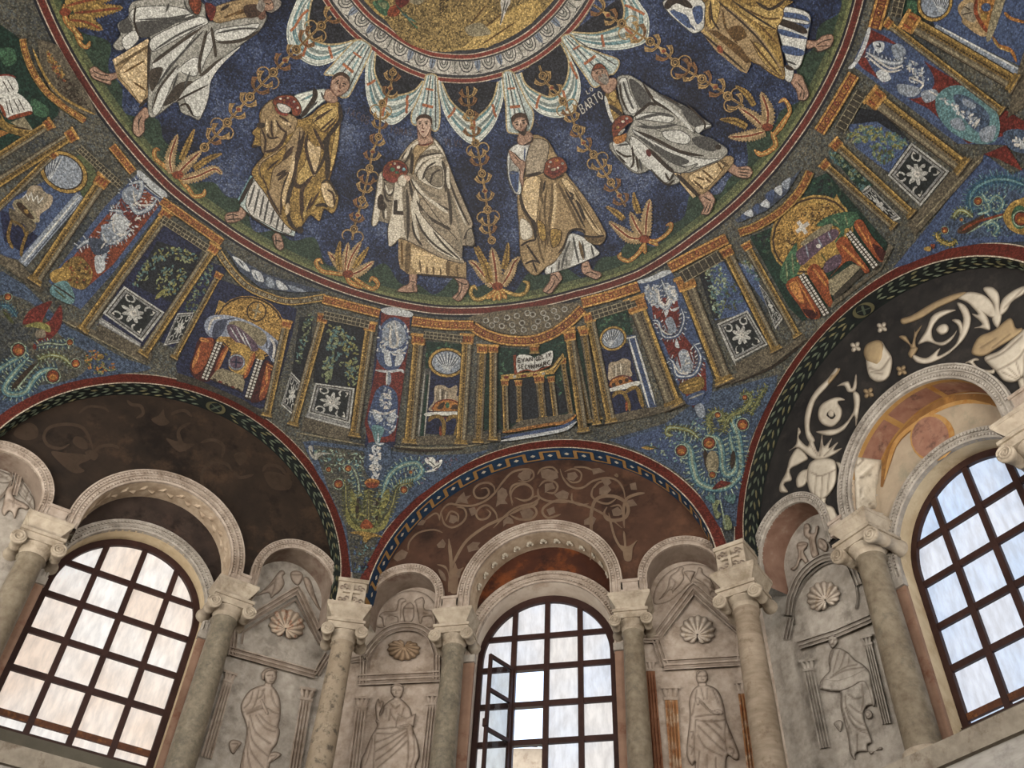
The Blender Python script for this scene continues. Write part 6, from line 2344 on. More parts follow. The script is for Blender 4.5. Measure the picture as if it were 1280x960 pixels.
# ------------------------------------------------------------------ stucco: arches, columns, reliefs
WANG['cl'] = -WA/2; WANG['cr'] = WA/2
def legs_u(c, z, r, zb, n=36): return legs(c, z, r, zb, n)
def archivolt(i, c, z, ri, ro, zb, label, beads=True, d0=DF, mat='stucco', back=DL, face=.045):
    w = ro-ri; mb = MB()
    prof = [(0, back), (0, d0-.02), (.02, d0-.03), (.03, d0-.012), (w*.45, d0-.016), (w*.5, d0-face*.8), (w*.58, d0-face*.8), (w*.62, d0-.022), (w*.85, d0-.03), (w*.88, d0-face), (w, d0-face), (w, back)]
    rows = [[P3(i, s, d, zz) for s, zz in legs_u(c, z, ri+u, zb)] for u, d in prof]
    mb.grid(np.array(rows), mat)
    o = mb.build('stucco_archivolt'); tag(o, label, 'arch moulding')
    if beads:
        b = MB(); n_ = int(math.pi*(ri+w*.3)/.036)
        for k, (u, sz_, dd) in enumerate(((w*.27, .011, .018), (w*.73, .014, .03))):
            for q_ in range(n_):
                a = math.pi*(q_+.5)/n_; r = ri+u; s, zz = c+r*math.cos(a), z+r*math.sin(a)
                b.box(i, s-sz_, s+sz_, d0-dd-.012, d0-dd+.012, zz-sz_, zz+sz_, mat)
        bo = b.build('bead_course', o); bo['kind'] = 'stuff'; bo.matrix_parent_inverse = Matrix()
    return o
NM = {0: 'front', -1: 'left', 1: 'right'}
for i in (0, -1, 1):
    A = ARC[i]; c, z, r, ri = A['big']; zi = A['imp']; w_ = {0: 'over the front window', -1: 'over the warm lit left window', 1: 'over the cool lit right window'}[i]
    archivolt(i, c, z, ri, r, zi, 'great pale stucco arch '+w_, mat='stucco' if i != 1 else 'stuccogrey')
    for k, (c2, z2, r2, ri2) in enumerate(A['small']):
        archivolt(i, c2, z2, ri2, r2, zi, 'small stucco arch %s of the great arch %s' % (('left', 'right')[k], w_), mat='stucco' if i != 1 else 'stuccogrey')
        # short level moulding between the arches
        sg = 1 if c2 > c else -1; a0, a1 = sorted((c+sg*(r-.02), c2-sg*(r2-.02)))
        mb = MB(); zt = zi+.17
        mb.box(i, a0, a1, DF-.045, DL, zi+.03, zt, 'stucco'); mb.box(i, a0, a1, DF-.06, DL, zt-.03, zt+.005, 'stucco'); mb.box(i, a0, a1, DF-.055, DL, zi, zi+.04, 'stucco')
        tag(mb.build('stucco_string_course'), 'short level stucco moulding %s of the great arch %s' % (('left', 'right')[k], w_), 'moulding')
    sc_, sz_, so_, si_ = A['sur']
    archivolt(i, sc_, sz_, si_, so_, sz_-.12, 'grey beaded stucco arch framing the %s window itself' % NM[i], d0=DN2-.005, mat='stuccogrey' if i != 0 else 'stucco', back=DN2+.03, face=.03)
    for sg in (-1, 1):
        mb = MB(); s0, s1 = sorted((sc_+sg*si_, sc_+sg*(so_+.02))); mb.box(i, s0, s1, DN2-.02, DN2+.02, 5.0, sz_-.12, 'terracotta')
        mb.box(i, s0-.01, s1+.01, DN2-.05, DN2+.02, sz_-.2, sz_-.11, 'stuccogrey')
        tag(mb.build('painted_pilaster'), 'terracotta painted strip at the %s edge of the %s window' % ('right' if sg > 0 else 'left', NM[i]), 'pilaster')
# ---- columns
def lathe(mb, i, s, d, prof, mat, seg=28):
    rows = []
    n_, t_ = wn(i)
    for z, r in prof:
        a = np.linspace(0, 2*math.pi, seg, endpoint=False)
        rows.append([tuple(n_*(d+r*math.cos(q))+t_*(s+r*math.sin(q))+np.array([0, 0, z])) for q in a])
    mb.grid(np.array(rows), mat, closed=True, flip=True)
def spiral_disc(mb, i, s, z, d, r, mat, flip=1):
    "front of a volute: a raised spiral"
    n_ = 40; rows = []
    for q in range(n_):
        a = q/(n_-1)*4.4*math.pi; rr = r*(1-.82*q/(n_-1)); wdt = r*.13*(1-.5*q/(n_-1))
        x, y = math.cos(a)*flip, math.sin(a)
        rows.append([P3(i, s+x*(rr-2*wdt), d, z+y*(rr-2*wdt)), P3(i, s+x*(rr-wdt), d-.018, z+y*(rr-wdt)), P3(i, s+x*rr, d, z+y*rr)])
    mb.grid(np.array(rows), mat)
def column(i, s, d, ztop, zbot, rad, mat, label, impw=.235, impmat='marbleblock', tilt=0.0):
    e = empty('stone_column', P3(i, s, d, zbot), label, 'column'); e['kind'] = 'thing'
    zc_ = ztop-.20; zs_ = zc_-.22
    mb = MB(); lathe(mb, i, s, d, [(zbot, rad*1.04), (zbot+.1, rad*1.04), (zbot+.8, rad*1.02), (zs_-.06, rad*.9), (zs_-.035, rad*.9), (zs_-.03, rad*1.02), (zs_-.015, rad*1.04), (zs_, rad*.98)], mat); mb.build('shaft', e, True)
    mb = MB(); lathe(mb, i, s, d, [(zbot-.14, rad*1.45), (zbot-.1, rad*1.5), (zbot-.06, rad*1.42), (zbot-.05, rad*1.2), (zbot-.02, rad*1.28), (zbot+.01, rad*1.25), (zbot+.02, rad*1.05)], 'marbleblock'); mb.box(i, s-rad*1.5, s+rad*1.5, d-rad*1.5, d+rad*1.5, zbot-.24, zbot-.13, 'marbleblock'); mb.build('base', e, True)
    # ionic capital
    mb = MB(); lathe(mb, i, s, d, [(zs_-.01, rad*.95), (zs_+.05, rad*1.0), (zs_+.10, rad*1.3), (zs_+.13, rad*1.3)], impmat); 
    mb.box(i, s-rad*1.5, s+rad*1.5, d-rad*1.35, d+rad*1.35, zs_+.11, zs_+.19, impmat); mb.box(i, s-rad*1.6, s+rad*1.6, d-rad*1.5, d+rad*1.5, zs_+.185, zc_, impmat)
    cap = mb.build('capital', e, False)
    for sg in (-1, 1):
        mb = MB(); vs, vz, vr = s+sg*rad*1.42, zs_+.085, rad*.56
        prof = [(-1.42, .9), (-1.40, 1.0), (-1.2, 1.0), (-.9, .78), (-.15, .62), (-.1, .72), (.1, .72), (.15, .62), (.9, .78), (1.2, 1.0), (1.42, 1.0)]
        rows = []
        for u, f in prof:
            a = np.linspace(0, 2*math.pi, 18, endpoint=False); rows.append([P3(i, vs+vr*f*math.cos(q), d+u*rad, vz+vr*f*math.sin(q)) for q in a])
        mb.grid(np.array(rows), impmat, closed=True)
        for u in (-1.42, 1.42): mb.add(rows[0 if u < 0 else -1], [list(range(18))], impmat)
        spiral_disc(mb, i, vs, vz, d-1.42*rad-.004, vr*.98, impmat, sg)
        v = mb.build('volute', cap, True); v.matrix_parent_inverse = cap.matrix_basis.inverted()
        v.parent = cap; v.matrix_parent_inverse = (Matrix.Translation(e.location) @ cap.matrix_parent_inverse).inverted()
    mb = MB(); mb.box(i, s-impw, s+impw, d-impw*.92, d+impw*.92, zc_+.04, ztop-.045, impmat, taper=.075); mb.box(i, s-impw+.07, s+impw-.07, d-impw*.92+.07, d+impw*.92-.07, zc_, zc_+.045, impmat)
    mb.box(i, s-impw-.004, s+impw+.004, d-impw*.92-.004, d+impw*.92+.004, ztop-.045, ztop, impmat); mb.build('impost', e)
    return e
DC = 5.76
column(0, -1.03, DC, 7.70, 5.25, .135, 'shaftgrey', 'grey stone column left of the front window')
column(0, 1.05, DC, 7.70, 5.25, .125, 'shaft', 'grey brown stone column right of the front window')
column(-1, -1.16, DC, 7.61, 5.25, .145, 'shaft', 'pale stone column left of the warm lit left window')
column(-1, .955, DC, 7.66, 5.25, .145, 'shaftgrey', 'grey stone column right of the warm lit left window')
column(1, -.81, DC, 7.60, 5.22, .15, 'shaft', 'smooth pale column left of the cool lit right window')
column(1, 1.13, DC, 7.52, 5.22, .15, 'shaft', 'pale stone column right of the cool lit right window')
column('cl', .01, 5.70, 7.56, 5.25, .135, 'shaftbreccia', 'flaked blotchy corner column between the left and the front wall', .25)
column('cr', .10, 5.70, 7.52, 5.25, .14, 'shaftvein', 'brown veined corner column between the front and the right wall', .25)
for key, sc0, z0, z1, lab in (('cl', .0, 7.57, 7.97, 'carved cross block on the corner column left of the front wall'), ('cr', .05, 7.53, 7.93, 'carved cross block on the corner column right of the front wall')):
    e = empty('cross_block', P3(key, sc0, 5.6, z0), lab, 'carved block')
    mb = MB(); mb.box(key, sc0-.165, sc0+.165, 5.62, 6.1, z0, z1, 'marbleblock'); mb.box(key, sc0-.18, sc0+.18, 5.60, 6.1, z1-.05, z1, 'marbleblock'); mb.build('block', e)
    mb = MB(); zc_ = (z0+z1)/2-.02
    mb.box(key, sc0-.016, sc0+.016, 5.585, 5.63, zc_-.13, zc_+.13, 'marbleblock'); mb.box(key, sc0-.10, sc0+.10, 5.586, 5.63, zc_+.015, zc_+.045, 'marbleblock'); mb.build('cross', e)
    mb = MB(); rnd = random.Random(3)
    for q_ in range(4):
        sx, sz_ = (-1, 1)[q_ % 2], (-1, 1)[q_//2]
        for k in range(3):
            cx, cz = sc0+sx*(.05+.035*k), zc_+sz_*(.055+.025*((k*2) % 3)); pts = [(cx+.03*math.cos(t)*(1-t/9), cz+.03*math.sin(t)*(1-t/9)) for t in np.linspace(0, 5, 10)]
            rows = [[P3(key, x_-.006, 5.622, z_-.004), P3(key, x_, 5.592, z_), P3(key, x_+.006, 5.622, z_+.006)] for x_, z_ in pts]; mb.grid(np.array(rows), 'stucco')
    lv = mb.build('carved_leaves', e); lv['kind'] = 'stuff'
# ---- low reliefs
def relief(text, surf, parent, off0=.0, g=3.0):
    """outlines raised from the ground by h metres (r rounded, q straight: h edge material points), then grooves
    (g depth width points; negative depth is a ridge) and eyes (b height radius x,y)"""
    k = 1.0; ox = oy = 0.0; parts = []; lab = {}
    T = lambda a: np.asarray(a, float)/k+np.array([ox, oy])
    for ln in text.strip().splitlines():
        w = ln.split()
        if not w or w[0][0] == '#': continue
        if w[0] == '@': k, ox, oy = map(float, w[1:4])
        elif w[0][0] == '=': parts.append((w[0][1:], [])); 
        elif w[0] in 'rq': parts[-1][1].append(dict(h=float(w[1]), e=float(w[2]), m=w[3], o=T(catmull(nums(w[4:]), True, 5) if w[0] == 'r' else nums(w[4:])), gr=[]))
        elif w[0] == 'g': parts[-1][1][-1]['gr'].append((float(w[1]), float(w[2]), T(catmull(nums(w[3:]), False, 5))))
        elif w[0] == 'b': parts[-1][1][-1]['gr'].append((-float(w[1]), float(w[2]), T(np.repeat(nums(w[3:4]), 2, 0)+np.array([[0, 0], [.01, 0]]))))
    out = []
    for nm, shapes in parts:
        mb = MB(); groove_tone = []
        for sh in shapes:
            gg = sh.get('g', g); o = refine(sh['o'], gg)
            try: V, F = fill(o, gg)
            except Exception: continue
            d = seg_dist(V, sh['o'], True); h = sh['h']*np.sqrt(np.clip(1-(1-np.clip(d/sh['e'], 0, 1))**2, 0, 1)); dr = .75*np.exp(-(d/1.6)**2)
            for dep, wd, lnp in sh['gr']:
                q_ = np.exp(-(seg_dist(V, lnp)/wd)**2); h = h-dep*q_*np.clip(d/2, 0, 1)
                if dep > 0: dr = np.maximum(dr, .8*q_)
            h = np.maximum(h, -.004)
            P = surf.hit(V[:, 0], V[:, 1], off0+h); mb.add(P, F, sh['m']); groove_tone.append(dr)
        ob = mb.build(nm, parent, True)
        at = ob.data.attributes.new('groove_tone', 'FLOAT', 'POINT'); at.data.foreach_set('value', np.concatenate(groove_tone).astype(np.float32))
        out.append(ob)
    return out
def relief_thing(name, label, cat, surf, at, text, off0=0.0, g=1.5, group=None):
    e = empty(name, surf.hit(np.float64(at[0]), np.float64(at[1])), label, cat, group); relief(text, surf, e, off0, g); return e
NP = {i: Plane(i, DN2-.004) for i in (0, -1, 1)}
LP_ = {i: Plane(i, DL-.002) for i in (0, -1, 1)}
def shell(label, i, cx, cy, r, ang, mat, up=True, squash=1.0):
    "scallop with fluted ribs; ang turns it"
    e = empty('stucco_shell', NP[i].hit(np.float64(cx), np.float64(cy)), label, 'shell relief')
    mb = MB(); n_, m_ = 65, 9; rows = []; groove_tone = []; a0 = math.radians(ang)
    for q in range(m_):
        f = .06+.94*q/(m_-1); row = []
        for k in range(n_):
            t = -2.98+5.96*k/(n_-1); rib = math.cos(t*13/5.96*2*math.pi)
            rr = r*f*(1+.05*rib*f)*(1 if abs(t) < 2 else 1-.25*(abs(t)-2)); y0 = r*.62
            x = math.sin(t)*rr; y = -math.cos(t)*rr*.92+(1-f)*y0*0+y0*.35*(1-f)
            X = x*math.cos(a0)-y*math.sin(a0); Y = x*math.sin(a0)+y*math.cos(a0)
            row.append((cx+X, cy+Y*squash, (.055*math.sin(math.pi*min(1, f*.85+.15))**.6*(1 if up else 1)+.016*rib*f) if q < m_-1 else .0))
            groove_tone.append(.75 if (rib < -.5 and f > .15) or q == m_-1 else 0.0)
        rows.append(row)
    R_ = np.array(rows); P = NP[i].hit(R_[..., 0], R_[..., 1], .022+R_[..., 2]); mb.grid(P, mat, flip=False)
    o = mb.build('scallop', e, True); at = o.data.attributes.new('groove_tone', 'FLOAT', 'POINT'); at.data.foreach_set('value', np.array(groove_tone, np.float32))
    mb = MB(); c = ell(cx-math.sin(a0)*-(-r*.0), cy, r*.22, r*.16, ang); V, F = fill(c, r*.1); d = seg_dist(V, c, True); mb.add(NP[i].hit(V[:, 0], V[:, 1], .06+.02*np.clip(d/(r*.1), 0, 1)), F, mat); mb.build('hinge', e, True)
    return e
def fluted(i, pts, label, mat='stucco', cap=True, flmat=None, base=True):
    "pilaster from picture points: top left, top right, bottom right, bottom left of the shaft"
    q = np.array(pts, float); e = empty('stucco_pilaster', NP[i].hit(np.float64(q[:, 0].mean()), np.float64(q[3, 1])), label, 'pilaster')
    bl = lambda x, y: (q[0]*(1-x)+q[1]*x)*(1-y)+(q[3]*(1-x)+q[2]*x)*y
    class S_:
        def hit(s, a, b, off=0.0):
            a = np.asarray(a, float); b = np.asarray(b, float); p = np.stack([(q[0, z]*(1-a)+q[1, z]*a)*(1-b)+(q[3, z]*(1-a)+q[2, z]*a)*b for z in (0, 1)], -1)
            return NP[i].hit(p[..., 0], p[..., 1], off)
    s_ = S_(); xs = [0, .0, .08]; hs = [0, .03, .03]
    nf = 3
    for k in range(nf):
        a = .1+.8*k/nf; b = .1+.8*(k+1)/nf
        xs += [a+.04, a+.08, (a+b)/2, b-.08, b-.04]; hs += [.03, .012, .006, .012, .03]
    xs += [.92, 1, 1]; hs += [.03, .03, 0]
    xs, hs = np.array(xs), np.array(hs); ys = np.linspace(.1, 1, 14)
    X, Y = np.meshgrid(xs, ys); H = np.tile(hs, (len(ys), 1)); H[0] = np.where(hs > 0, .03, 0)
    mb = MB(); mb.grid(s_.hit(X, Y, H), flmat or mat); sh = mb.build('shaft', e)
    at = sh.data.attributes.new('groove_tone', 'FLOAT', 'POINT'); at.data.foreach_set('value', np.where(H.ravel() < .02, .22, .0).astype(np.float32))
    if cap:
        mb = MB(); L = np.linalg.norm(q[3]-q[0]); w_ = np.linalg.norm(q[1]-q[0]); y1 = .1; y0 = y1-min(.3, 1.15*w_/L)
        for (ya, yb, gx, h) in ((y0, y0+.22*(y1-y0), .24, .05), (y0+.8*(y1-y0), y1, .08, .042)):
            c = np.array([(-gx, ya), (1+gx, ya), (1+gx, yb), (-gx, yb)]); B = s_.hit(c[:, 0], c[:, 1], np.zeros(4)); F_ = s_.hit(c[:, 0], c[:, 1], np.full(4, h)); mb.add(np.vstack([B, F_]), [(4, 5, 6, 7), (0, 1, 5, 4), (1, 2, 6, 5), (2, 3, 7, 6), (3, 0, 4, 7)], mat)
        c = np.array([(-.04, y0+.2*(y1-y0)), (1.04, y0+.2*(y1-y0)), (.96, y0+.82*(y1-y0)), (.04, y0+.82*(y1-y0))]); B = s_.hit(c[:, 0], c[:, 1], np.zeros(4)); F_ = s_.hit(c[:, 0], c[:, 1], np.full(4, .026)); mb.add(np.vstack([B, F_]), [(4, 5, 6, 7), (0, 1, 5, 4), (1, 2, 6, 5), (2, 3, 7, 6), (3, 0, 4, 7)], mat)
        cp = mb.build('capital', e)
        for k in range(3):
            xc = .16+.34*k; mb = MB(); rows = []
            for f in np.linspace(0, 1, 7):
                ww = .16*(.6+.6*math.sin(f*2.6)); rows.append([(xc-ww+(k-1)*.16*f*f, y0+(.84-.66*f)*(y1-y0), .026), (xc+(k-1)*.16*f*f, y0+(.84-.66*f)*(y1-y0), .042+.03*f*f), (xc+ww+(k-1)*.16*f*f, y0+(.84-.66*f)*(y1-y0), .026)])
            R_ = np.array(rows); mb.grid(s_.hit(R_[..., 0], R_[..., 1], R_[..., 2]), mat); lf = mb.build('acanthus_leaf', cp, True)
            lf.matrix_parent_inverse = (Matrix.Translation(e.location) @ cp.matrix_parent_inverse).inverted()
    return e
def moulding(mb, i, pts, w, h, mat, closed=False):
    "raised band of three steps following picture points"
    p = refine(np.array(pts, float), 5, closed)
    if closed: p = np.vstack([p, p[:1]])
    u = np.array([-.5, -.5, -.36, -.30, -.12, -.06, .1, .16, .34, .4, .5, .5])*w; hh = np.array([0, 1, 1, .55, .55, .8, .8, .45, .45, 1, 1, 0])*h
    n_ = len(p); d = np.zeros_like(p); d[1:-1] = p[2:]-p[:-2]; d[0] = p[1]-p[0]; d[-1] = p[-1]-p[-2]; d /= np.linalg.norm(d, axis=1)[:, None]
    nn = np.stack([-d[:, 1], d[:, 0]], 1)
    X = p[:, None, 0]+nn[:, None, 0]*u[None]; Y = p[:, None, 1]+nn[:, None, 1]*u[None]
    mb.grid(NP[i].hit(X, Y, np.tile(hh, (n_, 1))), mat)
    return len(u), n_, hh
def mould_part(i, name, parent, strokes, mat):
    mb = MB(); dv = []
    for pts, w, h, cl in strokes:
        nu, n_, hh = moulding(mb, i, pts, w, h, mat, cl); dv += list(np.tile(np.where((hh < h*.6) & (hh > 0), .45, .05), n_))
    o = mb.build(name, parent)
    at = o.data.attributes.new('groove_tone', 'FLOAT', 'POINT'); at.data.foreach_set('value', np.array(dv, np.float32))
    return o
# ------------------------------------------------------------------ the stucco niches between the windows
K = 5.3333
def X(k, ox, oy, *pts): return [(ox+x/k, oy+y/k) for x, y in pts]
# niche right of the left window: gable, shell, standing person
c1 = lambda *p: X(K, 200, 640, *p)
c2 = lambda *p: X(K, 200, 780, *p)
e = empty('stucco_aedicule', NP[-1].hit(np.float64(340), np.float64(800)), 'pointed stucco gable with shell right of the left window', 'stucco frame')
mould_part(-1, 'gable', e, [(c1((500, 770), (920, 515), (1110, 905)), 10, .05, False)], 'stucco')
mould_part(-1, 'inner_moulding', e, [(c1((545, 880), (555, 800), (905, 585), (1060, 880)), 3, .03, False)], 'stucco')
mould_part(-1, 'entablature', e, [(c2((460, 175), (1040, 335)), 11, .055, False), (c2((1040, 335), (1120, 200)), 9, .05, False), (c1((480, 960), (500, 775)), 9, .05, False)], 'stucco')
relief_thing('stucco_relief', 'stucco relief of a robed person holding a scroll, right of the left window', 'relief figure', NP[-1], (330, 930), '''
@ 5.3333 200 780
=body
r .055 5 stucco 690,405 740,405 790,470 806,560 800,640 790,680 800,720 780,800 745,850 730,960 700,1060 680,1150 520,1150 525,1000 550,870 570,780 575,680 540,580 545,520 590,450 640,420
g .012 1.0 580,600 700,560 760,590 800,600
g .014 1.0 600,610 640,720 740,800
g .014 1.0 590,650 620,780 720,880
g .014 1.0 585,690 600,830 690,960
g .012 1.0 580,760 590,900 640,1060
g .012 .9 640,610 700,690 770,720
g .012 .9 660,600 720,660 780,690
g .012 .9 560,860 545,1000 540,1100
g .012 .9 620,980 610,1100
g .010 .9 620,450 600,520 560,560
g .010 .9 660,440 640,520 620,560
g .010 .9 690,440 700,500
g .010 .9 740,440 760,520 790,560
g .010 .9 700,430 680,480 650,500
g -.018 1.8 550,580 640,550 690,520
g -.018 1.8 800,590 770,620 710,610
=scroll
q .075 1.5 stucco 655,500 685,495 735,600 705,615
b .01 2 690,510
=head
r .07 5 stucco 700,310 760,300 780,340 770,380 745,405 715,400 695,370 690,340
g .012 .9 715,345 740,340
g .012 .7 752,338 770,340
g .010 .8 748,340 755,362 745,366
g .010 .7 735,382 758,380
=hair
r .082 3 stucco 680,370 676,330 700,300 740,290 775,305 780,325 745,315 715,325 700,350 695,375
g .014 .8 690,330 720,305
g .014 .8 700,340 760,300
=neck
r .05 3 stucco 700,390 745,395 745,430 700,430
=hanging_cloth
r .05 3 stucco 760,850 800,860 805,880 730,930 710,920 725,870
g .014 .9 735,880 780,875 740,915
=hanging_cloth
r .045 3 stucco 460,790 490,770 545,790 520,830 490,868 465,840
g .014 .9 480,800 520,800 495,845
''')
shell('round cream and rust scallop in the gable right of the left window', -1, 200+845/K, 640+755/K, 22, 15, 'shellrust')
fluted(-1, c2((440, 320), (500, 340), (345, 900), (270, 880)), 'fluted stucco pilaster just right of the left window column')
fluted(-1, c2((945, 445), (1020, 460), (930, 1010), (850, 1000)), 'fluted stucco pilaster beside the flaked corner column')
relief_thing('stucco_relief', 'two stucco birds and a vase above the gable right of the left window', 'relief animals', NP[-1], (370, 725), '''
@ 5.3333 200 640
=bird
r .035 4 stucco 640,560 720,490 790,400 820,388 835,410 820,430 830,480 800,530 760,560 740,575 720,540
g .012 1 770,450 760,510 740,560
g .012 1 700,520 760,470
b .008 2 818,402
=bird
r .035 4 stucco 955,440 985,435 1010,470 1030,540 1060,620 1080,665 1050,640 1000,560 970,500
g .012 1 1000,490 1020,560
=vase
r .04 4 stucco 870,405 910,390 950,410 950,450 920,490 880,460
g .012 1 880,420 940,420
''')
# niche left of the front window
d1 = lambda *p: X(K, 400, 680, *p)
d2 = lambda *p: X(K, 400, 780, *p)
e = empty('stucco_aedicule', NP[0].hit(np.float64(500), np.float64(820)), 'round headed stucco frame with a shell, left of the front window', 'stucco frame')
mould_part(0, 'arch', e, [(catmull(d1((285, 770), (330, 690), (430, 590), (540, 550), (660, 560), (740, 620), (785, 740)), False, 6), 11, .05, False)], 'stucco')
mould_part(0, 'entablature', e, [(d1((255, 905), (800, 880)), 14, .055, False), (d1((285, 930), (290, 750)), 9, .05, False), (d1((775, 900), (775, 740)), 9, .05, False), (d1((200, 775), (310, 755)), 8, .04, False)], 'stucco')
shell('deep brown heart shaped scallop under the round head left of the front window', 0, 400+558/K, 680+700/K, 20, 188, 'shellbrown', True, .78)
relief_thing('stucco_relief', 'stucco relief of a robed person raising a hand, left of the front window', 'relief figure', NP[0], (490, 930), '''
@ 5.3333 400 780
=body
r .055 5 stucco 480,500 540,500 600,560 615,610 640,600 620,690 650,780 665,880 640,950 650,1060 640,1150 290,1150 270,940 300,850 340,750 380,680 370,640 415,590 430,540
g .014 1.0 380,700 500,690 590,680
g .014 1.0 380,730 480,730 560,690
g .014 1.0 370,790 450,760 560,700
g .014 1.0 370,850 470,790 570,720
g .014 1.0 370,910 480,830 575,740
g .014 1.0 380,960 500,860 580,780
g .012 .9 580,700 590,860 570,1000
g .012 .9 350,760 330,860 300,940
g .012 .9 370,700 360,860 350,1050
g .012 .9 620,720 630,860 600,960
g .010 .9 470,530 500,560 530,540
g .010 .9 440,560 440,620
g .010 .9 470,570 460,640
g .010 .9 560,560 540,620
g .012 1.0 520,600 580,630 640,600
g .012 1.0 520,620 510,690 580,700
g .012 1.0 470,600 510,650
=codex
q .062 2 stucco 520,605 570,630 640,595 625,690 590,675 515,690
=raised_hand
r .06 2.5 stucco 368,560 375,520 390,495 400,525 410,510 425,520 415,560 400,600 410,640 380,650
g .012 .7 390,510 395,550
g .012 .7 407,520 405,555
=head
r .07 5 stucco 480,410 520,398 555,420 555,460 540,490 510,500 485,480 470,450
g .012 .9 485,440 505,438
g .012 .9 520,438 540,440
g .010 .8 510,440 505,465 518,468
g .010 .7 495,480 520,480
=hair
r .082 3 stucco 472,440 475,410 510,393 550,405 560,440 550,460 545,425 510,412 485,425
g .014 .8 490,410 540,410
=neck
r .05 3 stucco 490,490 535,490 540,530 485,530
''')
fluted(0, d2((245, 510), (315, 510), (260, 1000), (180, 1000)), 'fluted stucco pilaster in the niche left of the front window, nearer the corner')
fluted(0, d2((718, 490), (785, 490), (740, 1000), (660, 1000)), 'fluted stucco pilaster in the niche left of the front window, nearer the window')
relief_thing('stucco_relief', 'two stucco lambs at a vase above the round head left of the front window', 'relief animals', NP[0], (515, 760), '''
@ 5.3333 400 680
=ground_disc
r .012 3 stucco 370,540 390,440 480,350 590,310 700,330 770,400 790,470 740,560 560,520 430,560
=lamb
r .04 4 stucco 390,480 420,450 500,440 520,370 560,360 580,380 550,400 545,450 535,530 515,525 510,490 450,490 440,550 420,550 410,500
g .012 1 430,470 510,470
b .01 2 545,380
=lamb
r .04 4 stucco 630,375 680,350 700,380 700,430 760,450 775,540 755,540 740,490 690,490 680,530 660,530 650,480 640,420
g .012 1 690,460 750,480
=vase
r .045 4 stucco 555,420 600,385 630,420 625,500 600,525 565,525 550,470
g .012 1 560,430 625,430
''')
# niche right of the front window
f1 = lambda *p: X(K, 760, 640, *p)
f2 = lambda *p: X(K, 760, 780, *p)
e = empty('stucco_aedicule', NP[0].hit(np.float64(870), np.float64(800)), 'pointed stucco gable with shell right of the front window', 'stucco frame')
mould_part(0, 'gable', e, [(f1((320, 830), (568, 500), (910, 810)), 13, .05, False)], 'stucco')
mould_part(0, 'inner_moulding', e, [(f1((370, 820), (568, 560), (850, 800)), 3, .03, False)], 'stucco')
mould_part(0, 'entablature', e, [(f2((370, 270), (880, 240)), 14, .055, False), (f2((320, 100), (380, 280)), 10, .05, False), (f2((230, 100), (340, 100)), 9, .05, False), (f2((890, 250), (880, 70)), 10, .05, False), (f2((860, 80), (970, 60)), 9, .05, False)], 'stucco')
shell('pale round scallop in the gable right of the front window', 0, 760+597/K, 640+795/K, 21.5, 2, 'shellcream')
relief_thing('stucco_relief', 'stucco relief of a robed person with a half rolled scroll, right of the front window', 'relief figure', NP[0], (880, 940), '''
@ 5.3333 760 780
=body
r .055 5 stucco 600,410 660,405 730,440 770,530 790,640 840,770 875,860 870,905 840,905 800,880 790,960 800,1150 570,1150 580,960 580,920 560,945 525,880 530,760 545,620 540,520 560,450
g .012 .9 590,440 580,520 560,610
g .010 .9 620,430 640,500
g .010 .9 660,430 660,500
g .010 .9 700,440 740,530
g .014 1 580,620 680,605 770,600
g .014 1 590,640 680,650 780,640
g .014 1 600,680 680,760 780,850
g .014 1 640,650 720,720 780,790
g .014 1 690,640 760,700
g .014 1 600,740 650,820 760,880
g .012 .9 610,850 600,960 600,1100
g .012 .9 660,870 660,1100
g .012 .9 720,890 720,1100
g .012 .9 585,640 575,800 580,900
g .012 .9 785,640 780,760 800,880
g .010 .9 550,720 570,720 560,760
g .010 .9 540,810 565,830 555,870
g .010 .9 810,720 830,740 820,770
g .010 .9 810,820 840,840 830,880
g .010 .9 820,860 850,860
=rolled_scroll
r .075 2 stucco 590,490 615,490 680,560 750,590 740,610 690,600 640,560 600,520
g .012 1 610,510 700,590
=hand
r .07 2.5 stucco 690,580 730,560 770,580 760,610 720,605
g .01 .7 710,580 750,600
=hand
r .07 2.5 stucco 580,500 600,482 620,500 612,540 590,545
=head
r .07 5 stucco 590,340 620,305 655,315 668,360 655,390 630,400 600,395 588,370
g .012 .9 600,350 620,346
g .012 .9 635,345 655,348
g .010 .8 627,345 625,370 638,372
g .010 .7 615,385 642,384
=hair
r .082 3 stucco 586,350 592,318 630,302 662,325 668,360 655,340 630,322 605,330 595,360
g .014 .8 600,330 650,325
=neck
r .05 3 stucco 605,390 655,390 655,425 605,425
''')
fluted(0, f2((375, 450), (460, 450), (495, 1010), (415, 1010)), 'rust stained fluted pilaster in the niche right of the front window, nearer the window', flmat='rustpaint')
fluted(0, f2((860, 405), (935, 400), (1010, 1000), (930, 1000)), 'rust stained fluted pilaster in the niche right of the front window, nearer the corner', flmat='rustpaint')
fluted(0, f2((240, 235), (305, 235), (375, 1010), (285, 1010)), 'plain rusty side strip behind the column right of the front window', flmat='terrapatch')
